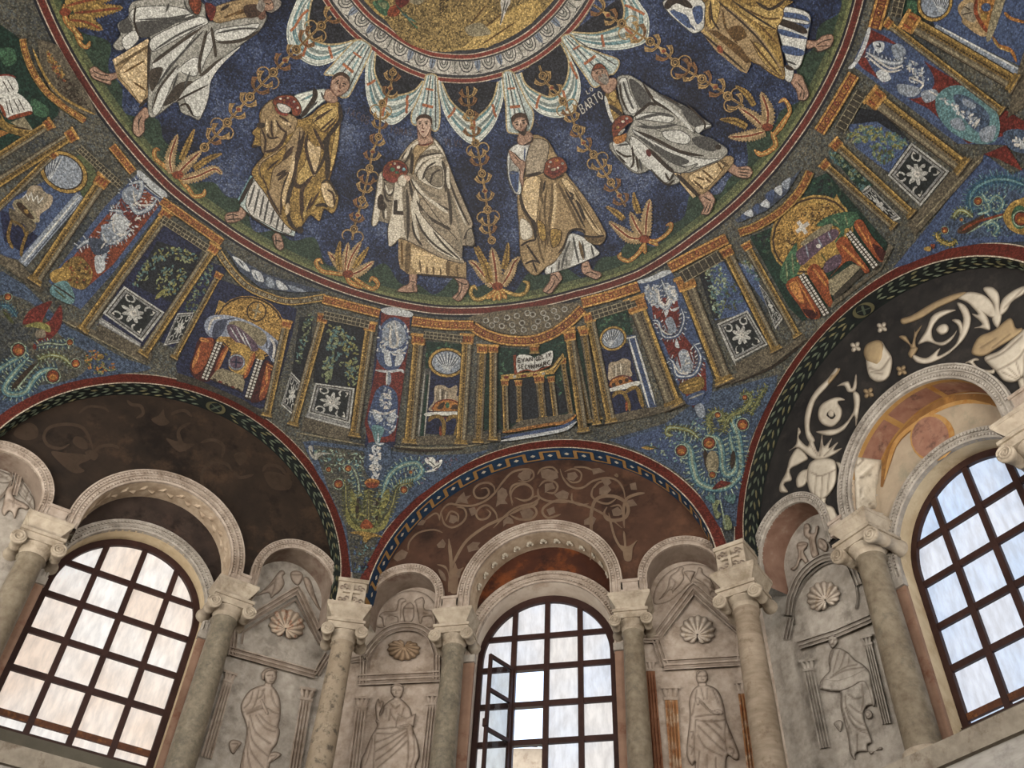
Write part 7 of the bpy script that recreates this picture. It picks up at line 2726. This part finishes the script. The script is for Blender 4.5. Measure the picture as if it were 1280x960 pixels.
relief_thing('stucco_relief', 'two stucco peacocks drinking above the gable right of the front window', 'relief animals', NP[0], (865, 715), '''
@ 5.3333 760 640
=ground_disc
r .010 3 stucco 305,610 320,500 390,410 480,360 580,345 680,370 760,440 800,500 760,560 660,500 565,470 480,540 400,600
=peacock
r .04 4 stucco 330,590 390,510 410,430 460,390 480,362 510,370 500,395 510,440 480,490 440,530 430,570 420,520 370,570
g .012 1 420,440 450,470 430,510
g .012 1 350,570 420,500
b .008 1.5 492,374
=peacock
r .04 4 stucco 575,440 590,400 600,370 630,375 640,410 690,450 720,520 770,560 720,545 690,530 680,560 665,510 620,470
g .012 1 640,450 680,470 700,510
g .012 1 690,500 760,555
=chalice
r .045 3 stucco 505,395 580,395 565,440 550,470 530,440
''')
# niche left of the right window
h1 = lambda *p: X(K, 900, 600, *p)
h2 = lambda *p: X(K, 940, 780, *p)
e = empty('stucco_aedicule', NP[1].hit(np.float64(1025), np.float64(760)), 'round headed stucco frame with a shell, left of the right window', 'stucco frame')
mould_part(1, 'arch', e, [(catmull(h1((450, 900), (470, 780), (540, 630), (660, 530), (780, 510), (860, 560), (920, 700)), False, 6), 10, .05, False)], 'stuccogrey')
mould_part(1, 'entablature', e, [(h2((310, 140), (560, 60), (790, -40)), 11, .055, False), (h1((440, 1060), (470, 920)), 9, .05, False)], 'stuccogrey')
mould_part(1, 'inner_moulding', e, [(catmull(h1((500, 960), (490, 840), (560, 680), (680, 570), (800, 545), (870, 600), (915, 760), (905, 860)), False, 6), 2.5, .025, False)], 'stuccogrey')
shell('tilted white scallop in the round head left of the right window', 1, 900+690/K, 600+780/K, 21, -28, 'shellcream')
relief_thing('stucco_relief', 'stucco relief of a robed person unrolling a long sheet, left of the right window', 'relief figure', NP[1], (1060, 950), '''
@ 5.3333 940 780
=body
r .05 5 stuccogrey 530,170 580,160 640,190 690,240 740,270 790,330 810,420 825,530 770,550 745,590 750,640 780,720 800,790 770,810 790,870 850,820 870,835 800,850 700,860 690,905 670,890 650,850 640,760 610,640 590,560 580,450 470,440 450,400 480,350 515,310 510,240
g .012 .9 540,180 520,260 510,310
g .010 .9 580,180 560,250 540,320
g .010 .9 620,190 600,260 580,300
g .010 .9 650,210 640,280
g .012 1 520,360 620,310 740,290
g .012 1 540,340 620,290 700,270
g .014 1 730,400 740,500 730,580
g .012 1 640,470 690,500 730,490
g .012 1 650,540 700,580 740,600
g .014 1 620,560 680,680 770,710
g .014 1 640,620 700,700 770,730
g .012 1 620,480 630,560 690,640 760,680
g .012 1 590,470 600,560 650,700
g .012 1 640,720 650,850
g .012 1 700,740 700,850
=unrolled_sheet
r .066 3 stuccogrey 480,360 560,370 660,340 750,300 790,330 800,400 825,530 800,545 770,440 735,390 660,430 580,455 470,440 460,400
g .010 .9 470,435 580,448 660,425 735,388
=hanging_scroll
r .05 3 stuccogrey 750,590 780,570 805,600 795,630 765,632
g .012 .8 765,590 790,600 775,615
=hand
r .06 2.5 stuccogrey 450,430 470,370 490,345 505,365 490,400 470,435
g .01 .7 465,400 490,370
=head
r .065 5 stuccogrey 500,90 530,70 565,85 575,115 560,145 535,165 515,140
g .012 .9 515,110 530,105
g .010 .8 540,100 545,125 535,130
g .010 .7 525,140 545,138
g .012 .9 550,105 565,108
=hair
r .075 3 stuccogrey 495,105 500,80 535,66 570,82 575,110 560,90 530,85 510,95
=tassel
r .04 3 stuccogrey 545,660 580,640 605,660 590,720 560,690
g .012 .8 560,665 585,700
''')
fluted(1, h2((330, 260), (400, 250), (520, 820), (450, 830)), 'fluted stucco pilaster beside the veined corner column, left of the right window', mat='stuccogrey')
fluted(1, h2((730, 90), (785, 75), (925, 660), (865, 670)), 'fluted stucco pilaster beside the smooth pale column, left of the right window', mat='stuccogrey')
relief_thing('stucco_relief', 'stucco person between two rearing lions, left of the right window', 'relief animals', NP[1], (1010, 680), '''
@ 5.3333 900 600
=person
r .045 4 stucco 560,300 590,290 605,320 600,350 630,350 640,310 660,310 650,360 640,400 650,460 660,500 620,520 600,470 590,400 560,370
g .012 1 600,380 620,480
g .012 1 565,320 590,320
b .012 3 582,310
=lion
r .04 4 stucco 510,430 550,410 585,420 580,450 560,480 590,540 570,560 540,530 520,580 490,605 470,590 500,570 520,500
g .012 1 520,440 570,430
g .012 1 540,470 540,520
=lion
r .04 4 stucco 660,390 700,400 720,440 710,480 680,470 650,440
g .012 1 670,410 700,450
''')
# sliver of the niche at the left edge
e = empty('stucco_aedicule', NP[-1].hit(np.float64(10), np.float64(680)), 'round headed stucco frame cut by the left edge', 'stucco frame')
mould_part(-1, 'arch', e, [(catmull(X(K, 0, 540, (-260, 250), (-100, 10), (20, 40), (90, 140), (130, 240), (90, 420)), False, 6), 9, .05, False)], 'stucco')
mould_part(-1, 'inner_moulding', e, [(catmull(X(K, 0, 540, (-60, 110), (20, 130), (70, 220), (60, 360), (-60, 500)), False, 6), 3, .03, False)], 'stucco')
relief_thing('stucco_relief', 'stucco horned animal among leaves at the left edge', 'relief animals', NP[-1], (15, 640), '''
@ 5.3333 0 540
=animal
r .045 4 stucco 30,420 45,370 80,350 105,365 85,390 100,440 160,470 195,500 180,520 130,510 110,560 95,580 80,540 60,530 30,560 10,530 20,480
g .012 1 60,450 140,490
g .012 1 95,440 90,500
b .01 2 85,365
=foliage
r .03 3 stuccogrey 90,300 150,330 200,400 235,470 225,520 190,480 140,430 100,370
g .014 1 110,320 200,440
g .014 1 100,350 220,500
g .014 1 150,340 140,400
g .014 1 190,400 170,450
g .014 1 215,440 195,480
=foliage
r .03 3 stuccogrey -40,250 40,270 90,310 60,340 -20,330
g .014 1 0,280 60,320
g .014 1 -20,300 50,300
''')
# ------------------------------------------------------------------ painted and raised ornament of the lunettes, arch undersides, casement, outside
class ArchSoffit:
    "u runs along the great arch from 0 to 1, v across its underside from 0 (front) to 1 (lunette)"
    def __init__(s, i):
        s.n, s.t = wn(i); c = arch_curve(257, .15); L = np.concatenate([[0], np.cumsum(np.linalg.norm(np.diff(c, axis=0), axis=1))]); s.L = L[-1]; s.l = L/L[-1]; s.c = c
        g = np.gradient(c, axis=0); g /= np.linalg.norm(g, axis=1)[:, None]; s.nn = np.stack([g[:, 1], -g[:, 0]], 1)
        s.wd = DL-AP
    def hit(s, u, v, off=0.0):
        u = np.asarray(u, float); v = np.asarray(v, float)
        a = np.interp(u, s.l, s.c[:, 0])+np.interp(u, s.l, s.nn[:, 0])*off; z = np.interp(u, s.l, s.c[:, 1])+np.interp(u, s.l, s.nn[:, 1])*off
        return (AP+v*s.wd)[..., None]*s.n+a[..., None]*s.t+z[..., None]*np.array([0, 0, 1.0])
    def uv(s, px, py):
        "nearest spot of the underside to a picture point"
        U = np.linspace(0, 1, 400); best = None
        for v in (.3, .5, .7):
            P = s.hit(U, U*0+v); d = P-CAM; z = d@CF; x = 640+FOC*(d@CR)/z; y = 480-FOC*(d@CU)/z; k = np.hypot(x-px, y-py).argmin(); m = math.hypot(x[k]-px, y[k]-py)
            if best is None or m < best[0]: best = (m, U[k])
        return best[1]
for i, tr, roundel in ((-1, trim_left, (268, 512)), (1, trim_right, (1082, 388))):
    S = ArchSoffit(i); mb = MB(); rnd = random.Random(i+5); ur = S.uv(*roundel)
    nseg = 52
    for k in range(nseg):
        u0 = (k+.5)/nseg
        if abs(u0-ur) < .016: continue
        for row in range(3):
            for sg in ((-1, 1) if row == 1 else (0,)):
                v = (.18, .48, .78)[row]+(.05*sg); u = u0+(.004 if row != 1 else -.003)+rnd.uniform(-.001, .001)
                dr = -1 if u < ur else 1
                L_ = .105/S.L; sp = (.0, .10*sg, .0)[row] if row == 1 else (-.09, 0, .09)[row]
                pts = np.array([(u, v), (u+dr*L_*.35, v+sp*.4-.075), (u+dr*L_*.8, v+sp*.9-.045), (u+dr*L_, v+sp), (u+dr*L_*.8, v+sp*.9+.045), (u+dr*L_*.35, v+sp*.4+.075)])
                P = S.hit(pts[:, 0], pts[:, 1], .006); mid = S.hit(np.array([u+dr*L_*.5]), np.array([v+sp*.5]), .02)
                mb.add(np.vstack([P, mid]), [(a, (a+1) % 6, 6) for a in range(6)], ('garlandleaf', 'garlandleaf', 'garlandolive')[rnd.randrange(3)])
    gl = tag(mb.build('garland_leaves', tr), None, None, None, 'stuff'); gl['label'] = 'rows of grey green painted laurel leaves under the arch'
    ro = MB(); au = .105/S.L
    poly(ro, S, np.array([(ur+au*math.cos(a), .5+.40*math.sin(a)) for a in np.linspace(0, 6.283, 24)[:-1]]), 'garland', .008, .02)
    ribbon(ro, S, np.array([(ur+au*math.cos(a), .5+.40*math.sin(a)) for a in np.linspace(0, 6.283, 32)]), .006, 'garlandolive', .012, g=.01, taper=False)
    for a in (.5, 2.07):
        c, s_ = math.cos(a), math.sin(a); p = np.array([(ur-au*.75*c, .5-.3*s_), (ur+au*.75*c, .5+.3*s_)]); ribbon(ro, S, p, .004, 'garlandleaf', .012, g=.01, taper=False)
    tag(ro.build('cross_roundel', tr), 'ringed dark roundel with a cross among the painted leaves')
S = ArchSoffit(0); NC = 34
mb = MB(); pts = []
for k in range(NC):
    u0, u1 = k/NC, (k+1)/NC; v = .22 if k % 2 else .80
    pts += [(u0, v), (u1, v)]
class Sc_:
    def hit(s, a, b, off=0.0): return S.hit(np.asarray(a)/6.0, b, off)
p6 = np.array(pts)*[6.0, 1.0]
for a, b in zip(p6[:-1], p6[1:]):
    d = b-a; w = .055 if abs(d[0]) > 1e-6 else .03
    n_ = np.array([0, w*.9]) if abs(d[0]) > 1e-6 else np.array([w*.62, 0]); q_ = np.array([a-n_-d*.05, b-n_+d*.05, b+n_+d*.05, a+n_-d*.05]); mb.add(Sc_().hit(q_[:, 0], q_[:, 1], .008), [(0, 1, 2, 3)], 'meander')
o = mb.build('meander_line', trim_front); o['kind'] = 'stuff'; o['label'] = 'stepped gold line under the front arch'
for k in range(NC):
    u = (k+.5)/NC; v = .55 if k % 2 else .46; mb = MB()
    du = .34/NC
    poly(mb, S, np.array([(u-du, v-.2), (u+du, v-.2), (u+du, v+.2), (u-du, v+.2)]), 'meanderblue', .006, .02)
    poly(mb, S, np.array([(u-du*.45, v), (u, v-.11), (u+du*.45, v), (u, v+.11)]), 'marblewhite', .010, .02); mb.build('meander_cell', trim_front)
# ---- vines on the brown lunette
VINE = '''
@5.2875 440 560
=vine
l6 vine 640,952 650,850 655,760 640,600
l5 vine 655,800 690,720 760,610 880,520 960,480 1040,440
l4.5 vine 1040,440 1120,400 1200,380 1230,350
l3.5 vine 960,480 950,430 900,380 850,390 820,430 840,470 890,465 915,430 890,405
l4 vine 1040,440 1100,470 1180,470 1220,430 1200,390 1150,390
l3.5 vine 580,480 590,420 640,370 720,380 800,380 880,350 940,300 1000,220 1060,160 1140,140 1190,150 1200,190 1160,220 1100,215
l3.5 vine 940,310 940,260 900,230 840,240 805,280 820,325 870,330 905,300 890,265 850,270
l3.5 vine 590,430 610,500 660,525 720,500 755,450 740,400 690,390
l3 vine 620,480 650,420 700,440 700,490
l3 vine 1060,380 1050,310 1080,260 1140,240 1190,270 1190,320 1140,350 1090,330
l3 vine 370,680 380,620 440,560 540,540 600,560
l3 vine 480,480 540,435 570,440 580,480
=leaf
s vineleaf 700,330 740,290 750,320 790,310 760,340 770,370 720,360 680,370
=leaf
s vineleaf 960,290 990,260 1020,275 1030,310 1010,345 1030,370 980,370 950,390 960,340
=leaf
s vineleaf 1130,150 1170,140 1190,165 1170,195 1130,190 1110,170
=leaf
s vineleaf 1110,420 1160,400 1195,430 1180,465 1130,470
=leaf
s vineleaf 1000,480 1030,450 1060,470 1070,500 1020,500 1000,520
=leaf
s vineleaf 760,650 800,620 850,625 830,650 850,670 800,680 770,690
=leaf
s vineleaf 290,700 330,670 370,690 350,730 300,750 270,730
=leaf
s vineleaf 560,640 600,600 620,630 610,660 570,660
=leaf
s vineleaf 650,440 690,450 700,480 670,500 640,490
=leaf
s vineleaf 770,400 810,390 830,430 790,450
=leaf
s vineleaf 440,470 490,480 470,510 430,510
=calyx
p vine 560,770 620,800 640,860 650,952 700,952 705,850 740,790 700,800 680,760 650,840 620,780
p vineleaf 570,800 610,830 620,880 590,860
p vineleaf 690,830 720,800 710,860
@5.2875 560 480
=vine
l3.5 vine 300,952 400,850 470,810 550,790 600,760 590,740 560,750
l3.5 vine 430,790 410,720 430,670 500,655 555,690 555,750 500,770 440,750
l3.5 vine 600,680 640,640 700,645 725,680 700,720 650,715
l3.5 vine 595,690 600,740 650,770 740,780 800,780
l4 vine 1150,952 1060,880 950,820 820,780 720,770 640,810 625,850 660,885 720,870 745,860
l3.5 vine 740,560 760,620 800,670 850,690 900,680 960,640 1050,620 1120,640 1160,700 1170,760
l5 vine 1165,952 1160,830 1180,760 1240,730 1300,720
l3.5 vine 1100,600 1120,610 1110,590
l3.5 vine 960,680 950,740 1000,780 1060,790 1110,760
l3.5 vine 960,690 1000,650 1060,640
l3 vine 820,720 820,770 870,800 930,790
l3 vine 770,580 830,560 880,590 870,640 820,650 780,620
l3 vine 590,600 620,560 690,550 730,590
l3 vine 830,550 900,550 960,570
=leaf
s vineleaf 470,590 520,570 550,590 540,630 490,640 460,610
=leaf
s vineleaf 610,570 660,560 720,580 730,620 680,640 620,620
=leaf
s vineleaf 640,660 690,650 710,690 670,700 640,720
=leaf
s vineleaf 700,730 760,700 800,720 790,760 730,760
=leaf
s vineleaf 790,590 840,580 860,610 830,640 790,630
=leaf
s vineleaf 950,560 1000,555 1040,580 990,590 960,600
=leaf
s vineleaf 1000,690 1050,660 1080,700 1040,740 1000,730
=leaf
s vineleaf 650,830 700,810 710,850 670,870
=leaf
s vineleaf 490,830 540,820 570,850 550,890 490,880
=leaf
s vineleaf 900,900 950,870 980,890 960,930 900,930
=leaf
s vineleaf 1200,660 1240,650 1250,700 1210,700
@5.2875 740 520
=vine
l6 vine -10,952 -5,760 -5,650 20,560 80,530 160,535 220,570 240,620 220,670 160,690 100,680 80,640 100,600
l3 vine 120,600 180,590 200,640 150,660
l4 vine 210,760 220,860 220,952
l4 vine 110,640 150,800 210,900
=leaf
s vineleaf 130,620 170,600 200,630 180,660 140,660
=leaf
s vineleaf 230,560 270,550 300,590 250,600
=leaf
s vineleaf 60,420 110,410 130,440 90,470
=calyx
p vine 170,850 200,880 215,952 260,952 270,870 300,820 240,860
'''
draw(VINE, LP_[0], walls[0], off0=.002, step=.00015, wscale=.72)
draw('''
@5.2875 0 500
=scroll
l4 vinedim 620,350 590,250 540,180 440,160 330,180 290,240 320,300 400,320 460,290
l4 vinedim 610,360 660,310 740,300 790,320
l4 vinedim 840,0 870,30 930,40 945,90 900,120
l4 vinedim 1269,110 1220,70 1160,80 1130,100
l4 vinedim 1260,150 1190,190 1180,250 1230,340
l3 vinedim 520,90 580,45 680,50 720,80
p vinedim 90,230 120,180 200,150 250,190 240,250 160,265
p vinedim 340,340 440,350 560,360 600,390 520,430 560,470 480,480 380,400
p vinedim 560,350 600,330 650,360 620,400
p vinedim 1000,130 1050,100 1080,60 1090,110 1120,150 1060,170
p vinedim 500,240 560,260 580,320 530,320 480,280
@5.2875 160 440
=scroll
l4 vinedim 500,950 490,800 560,730 650,740 690,790
l4 vinedim 480,600 560,580 630,620 620,700
l4 vinedim 700,790 740,830 830,810
l4 vinedim 890,790 920,750 1000,760 1050,820
p vinedim 700,680 760,660 790,700 740,750
p vinedim 900,800 1000,800 1080,850 1060,910 950,900
p vinedim 250,570 330,590 340,530 370,600 440,610 340,660
''', LP_[-1], walls[-1], off0=.002, step=.00015)
# ---- raised white ornament on the black lunette
R_ = LP_[1]
def raised(name, label, at, text, cat='raised ornament', group=None): return relief_thing(name, label, cat, R_, at, text, .0, 1.8, group)
raised('stucco_scroll', 'white spiral scroll with leafy tail, lower left on the black wall', (1035, 520), '''
@ 4 960 340
=stem
r .03 3 scrollwhite 340,480 350,500 300,570 240,640 215,720 210,790 235,840 215,860 190,820 182,740 200,660 240,590 300,530
r .032 3 scrolltan 355,480 350,510 270,600 300,530
g .01 1 210,800 230,660 300,560
=spiral
r .032 3 scrollwhite 345,570 400,545 420,580 440,510 445,570 430,600 400,600 380,570
r .032 3 scrollwhite 425,600 455,610 460,660 440,770 430,720 380,790 310,820 240,800 290,790 350,780 400,740 430,680
r .032 3 scrollwhite 250,720 260,670 300,640 350,625 385,640 350,650 370,690 360,740 320,775 270,760
r .036 3 lunetteblack 285,720 300,690 330,690 345,720 320,745
g .01 1 440,610 430,700 340,790
=rosette
r .05 4 scrollwhite 300,690 320,685 335,700 330,725 310,730 295,715
''')
raised('stucco_vase', 'white two handled vase with leaves, low on the black wall beside the small arch', (1030, 600), '''
@ 4 960 340
=leaves
r .035 4 scrollwhite 150,780 165,800 155,830 200,870 210,800 250,900 270,810 280,870 320,830 305,880 350,850 330,890 370,880 320,920 240,940 150,880 105,895 140,860
g .01 1 250,920 200,850
g .01 1 260,920 270,850
g .01 1 280,920 330,870
r .032 4 scrollwhite 150,880 110,930 90,1000 60,1060 60,1100 100,1100 80,1060 120,1040 110,990 160,960 200,930
r .03 3 scrollwhite 140,1040 160,1000 200,990 190,1060 150,1080
g .01 1 140,900 110,990
=body
r .055 8 scrollwhite 205,960 260,930 330,940 345,990 340,1060 300,1120 260,1140 215,1110 195,1040
g .01 1 215,1000 260,1020 335,990
g .01 1 240,1010 235,1110
g .01 1 270,1020 265,1130
g .01 1 305,1010 295,1110
=handle
r .035 2.5 scrollwhite 340,950 370,960 375,1000 350,1030 355,990
=handle
r .035 2.5 scrollwhite 205,980 180,1000 175,1030 205,1060 195,1020
=foot
r .04 4 scrollwhite 260,1130 290,1130 290,1160 330,1180 350,1240 300,1250 250,1200
''')
raised('stucco_bust', 'worn pale oval bust in a cloth high on the black wall', (1098, 450), '''
@ 4 960 340
=cloth
r .05 8 scrollwhite 490,440 500,400 560,345 590,380 620,430 615,500 590,540 545,550 505,520
g .014 1.4 510,480 560,490 610,430
g .014 1.2 515,500 570,510
=face
r .065 8 scrolltan 478,400 495,360 550,340 580,365 580,430 550,470 510,460 490,440
''')
raised('stucco_scroll', 'large white spiral scroll with flame like leaves, upper right on the black wall', (1180, 415), '''
@ 4 960 340
=stem
r .03 3 scrolltan 665,235 720,215 830,150 930,110 990,100 960,130 850,180 770,230 680,262
r .032 3 scrollwhite 950,130 1000,100 1070,110 1120,150 1150,220 1120,230 1060,200 1030,180 990,150
=spiral
r .032 3 scrollwhite 945,155 990,170 1015,230 1000,300 960,360 890,420 800,460 740,450 720,410 790,430 860,380 850,420 930,370 960,300 975,230
r .032 3 scrollwhite 750,360 790,290 820,220 880,190 940,190 900,210 850,240 820,290 830,340 870,350 920,320 945,290 920,340 870,370 800,350
r .03 3 scrollwhite 920,240 960,240 980,290 960,320 950,270
g .01 1 950,170 990,250 950,350 800,450
=rosette
r .05 4 scrollwhite 840,290 860,265 890,260 905,280 895,305 865,315
=bud
r .04 3 scrolltan 655,325 690,320 720,360 740,240 735,300 770,265 740,330 740,370 750,385 720,430 700,410 710,370
g .01 1 700,380 730,380
''')
raised('stucco_vase', 'broad white fluted bowl with tall leaves at the right of the black wall', (1250, 440), '''
@ 4 960 340
=leaves
r .035 5 scrollwhite 1000,150 1060,170 1100,230 1110,290 1060,280 1030,280 1070,260 1020,210 1050,210
r .035 5 scrollwhite 1075,85 1120,75 1155,110 1160,180 1170,220 1150,280 1120,240 1125,160
r .035 5 scrollwhite 1150,220 1170,140 1230,90 1290,70 1280,110 1220,150 1190,200
g .01 1 1060,190 1110,290
g .01 1 1120,100 1140,250
g .01 1 1280,80 1180,180
r .035 6 scrolltan 1030,360 1060,320 1130,290 1210,230 1240,280 1270,280 1260,310 1150,380 1080,420 1020,410
g .01 1 1060,380 1140,330
g .01 1 1120,380 1210,310
=bowl
r .065 9 scrollwhite 1080,430 1160,390 1250,310 1290,290 1340,400 1300,500 1240,550 1180,545 1140,500
g .012 1.2 1100,440 1180,400 1270,320
g .012 1.2 1150,490 1250,430 1300,350
g .01 1 1170,500 1250,540
g .01 1 1200,480 1255,530
g .01 1 1240,450 1265,530
g .01 1 1280,420 1280,520
=handle
r .04 2.5 scrollwhite 985,455 1010,440 1040,430 1055,440 1030,450 1060,480 1110,490 1135,480 1130,510 1080,505 1030,480 1010,460
=foot
r .05 4 scrollwhite 1250,540 1290,530 1300,640 1260,620 1260,590
''')
for cx, cy, m, lab in ((570, 277, 'scrollwhite', 'white four petalled flower, topmost on the black wall'), (438, 375, 'scrollwhite', 'white four petalled flower left of the worn oval bust'), (668, 493, 'scrolltan', 'tan four petalled flower right of the worn oval bust'), (503, 605, 'scrolltan', 'tan four petalled flower below the worn oval bust')):
    e = empty('stucco_flower', R_.hit(np.float64(960+cx/4), np.float64(340+cy/4)), lab, 'raised ornament')
    for a in range(4):
        an = a*math.pi/2+.6; relief('@ 4 960 340\n=petal\nr .03 2.5 %s %s' % (m, ' '.join('%.1f,%.1f' % tuple(p) for p in ell(cx+15*math.cos(an), cy+15*math.sin(an), 15, 12, math.degrees(an), n=8))), R_, e, 0, 1.6)
    relief('@ 4 960 340\n=centre\nr .045 2 %s %s' % (m, ' '.join('%.1f,%.1f' % tuple(p) for p in ell(cx, cy, 8, 8, n=6))), R_, e, 0, 1.5)
# ---- painting under the right great arch, and its painted tympanum
class CylS:
    "underside of a round arch: the ray's last meeting with the cylinder"
    def __init__(s, i, c, z, r): s.n, s.t = wn(i); s.c, s.z, s.r = c, z, r
    def hit(s, px, py, off=0.0):
        d = ray(px, py); r = s.r-off; a0 = CAM@s.t-s.c; b0 = CAM[2]-s.z; da = d@s.t; db = d[..., 2]
        A_2 = da**2+db**2; B_ = a0*da+b0*db; C_ = a0*a0+b0*b0-r*r; D_ = np.maximum(B_*B_-A_2*C_, 0); k = (-B_+np.sqrt(D_))/A_2
        return CAM+k[..., None]*d
gs_R = [o for o in walls[1].children if o.name.startswith('great_soffit')][0]
A = ARC[1]; CY = CylS(1, A['big'][0], A['big'][1], A['big'][3])
class UVC:
    def __init__(s, i, c, z, r): s.n, s.t = wn(i); s.c, s.z, s.r = c, z, r
    def hit(s, u, v, off=0.0):
        u = np.asarray(u, float); v = np.asarray(v, float); r = s.r-np.asarray(off, float)
        return (DL+v*(DN2-DL))[..., None]*s.n+(s.c-r*np.cos(u))[..., None]*s.t+(s.z+r*np.sin(u))[..., None]*np.array([0, 0, 1.0])
UC = UVC(1, A['big'][0], A['big'][1], A['big'][3])
mb = MB(); Q = lambda u0, u1, v0, v1, m, o: mb.grid(np.stack([UC.hit(np.linspace(u0, u1, 40), np.full(40, v0), o), UC.hit(np.linspace(u0, u1, 40), np.full(40, v1), o)], 0), m)
Q(.42, 2.75, -.02, 1.0, 'sinopiaochre', .002)
for u0, u1 in ((.5, 1.25), (1.32, 1.9), (1.97, 2.6)): Q(u0, u1, .14, .90, 'sinopiared', .004)
tag(mb.build('painted_band', walls[1]), 'ochre painted underside with purple panels')
relief('''
@ 5.3333 1040 440
=bird_relief
q .015 3 marblewhite 150,790 170,700 330,720 300,960 320,1040 160,1060
g .012 1 170,760 230,700
g -.02 2 170,860 220,800 270,760
g .012 1 180,840 260,820
g -.02 2 180,920 220,980 280,1010
g .012 1 200,900 190,960 280,1030
''', CY, walls[1], .01)
draw('''
@5.3333 1040 440
=painted_moulding
l12 sinopiabrown 330,900 400,620 560,460 720,350 880,310 1040,320 1160,390
l5 sinopiaochre 350,850 420,610 570,470 740,370 900,330 1060,350
=painted_disc
e sinopiaochre 670,570 150 160
e sinopiared 655,570 125 140
''', Plane(1, DN2-.004), walls[1], off0=.001, step=.0006)
# ---- little shells under the front great arch
gs_C = [o for o in walls[0].children if o.name.startswith('great_soffit')][0]
A = ARC[0]; UC0 = UVC(0, A['big'][0], A['big'][1], A['big'][3])
for k in range(13):
    u0 = .30+k*(math.pi-.6)/12; mb = MB(); rows = []
    for f in np.linspace(.1, 1, 4):
        row = []
        for q in np.linspace(-1.25, 1.25, 15):
            rb = math.cos(q*10); row.append(UC0.hit(u0+.058*f*math.sin(q)*(1+.05*rb), .66-.32*f*math.cos(q)*(1+.05*rb), .03*math.sin(f*2.6)+.006*rb*f))
        rows.append(row)
    mb.grid(np.array(rows), 'marblewhite', flip=False); tag(mb.build('shell', walls[0], True), 'small white scallop under the front great arch')
# leafy carving under the left great arch
A = ARC[-1]; UCL = UVC(-1, A['big'][0], A['big'][1], A['big'][3]); rnd = random.Random(2)
for k in range(22):
    u0 = .2+k*(math.pi-.4)/21; sg = (-1)**k; mb = MB()
    pts = [(u0-.06, .5), (u0-.02, .5+sg*.16), (u0+.04, .5+sg*.3), (u0+.07, .5+sg*.2), (u0+.05, .5+sg*.02)]
    P = UCL.hit(np.array([p[0] for p in pts]), np.array([p[1] for p in pts]), .002); m_ = UCL.hit(np.array([u0+.02]), np.array([.5+sg*.14]), .022)
    mb.add(np.vstack([P, m_]), [(a, (a+1) % 5, 5) for a in range(5)], 'stuccowarm'); mb.build('carved_leaf', walls[-1])
# ---- the open casement, hinged at the bar left of the open lights
A = ARC[0]; ang = math.radians(62); ca = empty('window_casement', P3(0, -.42, DW-.05, 5.66), 'open casement swung into the room at the front window', 'window casement')
def cz(u, w_, z):   # u along the leaf from its hinge, w_ its thickness
    return P3(0, -.42-u*math.cos(ang)+w_*math.sin(ang), DW-.05-u*math.sin(ang)-w_*math.cos(ang), z)
def cbox(mb, u0, u1, z0, z1, m, th=.018):
    c = [cz(u, w_, z) for z in (z0, z1) for u, w_ in ((u0, -th), (u1, -th), (u1, th), (u0, th))]
    mb.add(c, [(0, 1, 5, 4), (1, 2, 6, 5), (2, 3, 7, 6), (3, 0, 4, 7), (4, 5, 6, 7), (3, 2, 1, 0)], m)
zt, zb_ = 7.20, 5.62
for u0, u1 in ((0, .03), (.36, .395)):
    mb = MB(); cbox(mb, u0, u1, zb_, zt, 'frame'); mb.build('stile', ca)
zz = [zt-.02, 6.77, 6.31, 5.86, zb_+.02]
for z in zz:
    mb = MB(); cbox(mb, .03, .36, z-.02, z+.02, 'frame'); mb.build('rail', ca)
for z0, z1 in zip(zz[1:], zz[:-1]):
    mb = MB(); cbox(mb, .03, .36, z0+.02, z1-.02, 'glass', .003); mb.build('pane', ca)
mb = MB(); cbox(mb, .385, .41, 6.33, 6.42, 'frame', .03); mb.build('handle', ca)
# ---- outside: a tiled roof under the sky, with bird netting
rf = empty('tiled_roof', (-2.2, 12.5, 7.9), 'pale tiled roof seen through the open casement', 'roof')
mb = MB(); rows = []
for k in range(2):
    pass
bx0, bx1 = -6.0, 1.5
mb.add([(bx0, 11.4, 9.0), (bx1, 11.4, 8.55), (bx1, 15.5, 10.4), (bx0, 15.5, 10.9), (bx0, 11.4, 5), (bx1, 11.4, 5), (bx1, 15.5, 5), (bx0, 15.5, 5)], [(0, 1, 2, 3), (0, 4, 5, 1), (1, 5, 6, 2), (2, 6, 7, 3), (3, 7, 4, 0)], 'rooftile'); mb.build('roof_slope', rf)
mt = bpy.data.meshes.new('roof_tile'); tm = MB(); rows = []
for y in (0, .42):
    rows.append([(.11*math.cos(a), y, .075*math.sin(a)+.02) for a in np.linspace(0, math.pi, 7)])
tm.grid(np.array(rows), 'rooftile'); t0 = tm.build('roof_tile', rf, True)
first = True
sl = np.array([bx1-bx0, 0, -.45])/(bx1-bx0); up = np.array([0, 4.1, 1.85]); up = up/np.linalg.norm(up)
for a in range(20):
    for b in range(4):
        o = t0 if first else t0.copy()
        if not first: COL.objects.link(o)
        first = False
        p = np.array([bx0+2.2, 11.35, 9.0-.135])+sl*a*.235+up*b*.38
        o.matrix_parent_inverse = Matrix.Translation(rf.location).inverted(); o.location = p; o.rotation_euler = (math.atan2(1.85, 4.1), 0.0, 0.0)
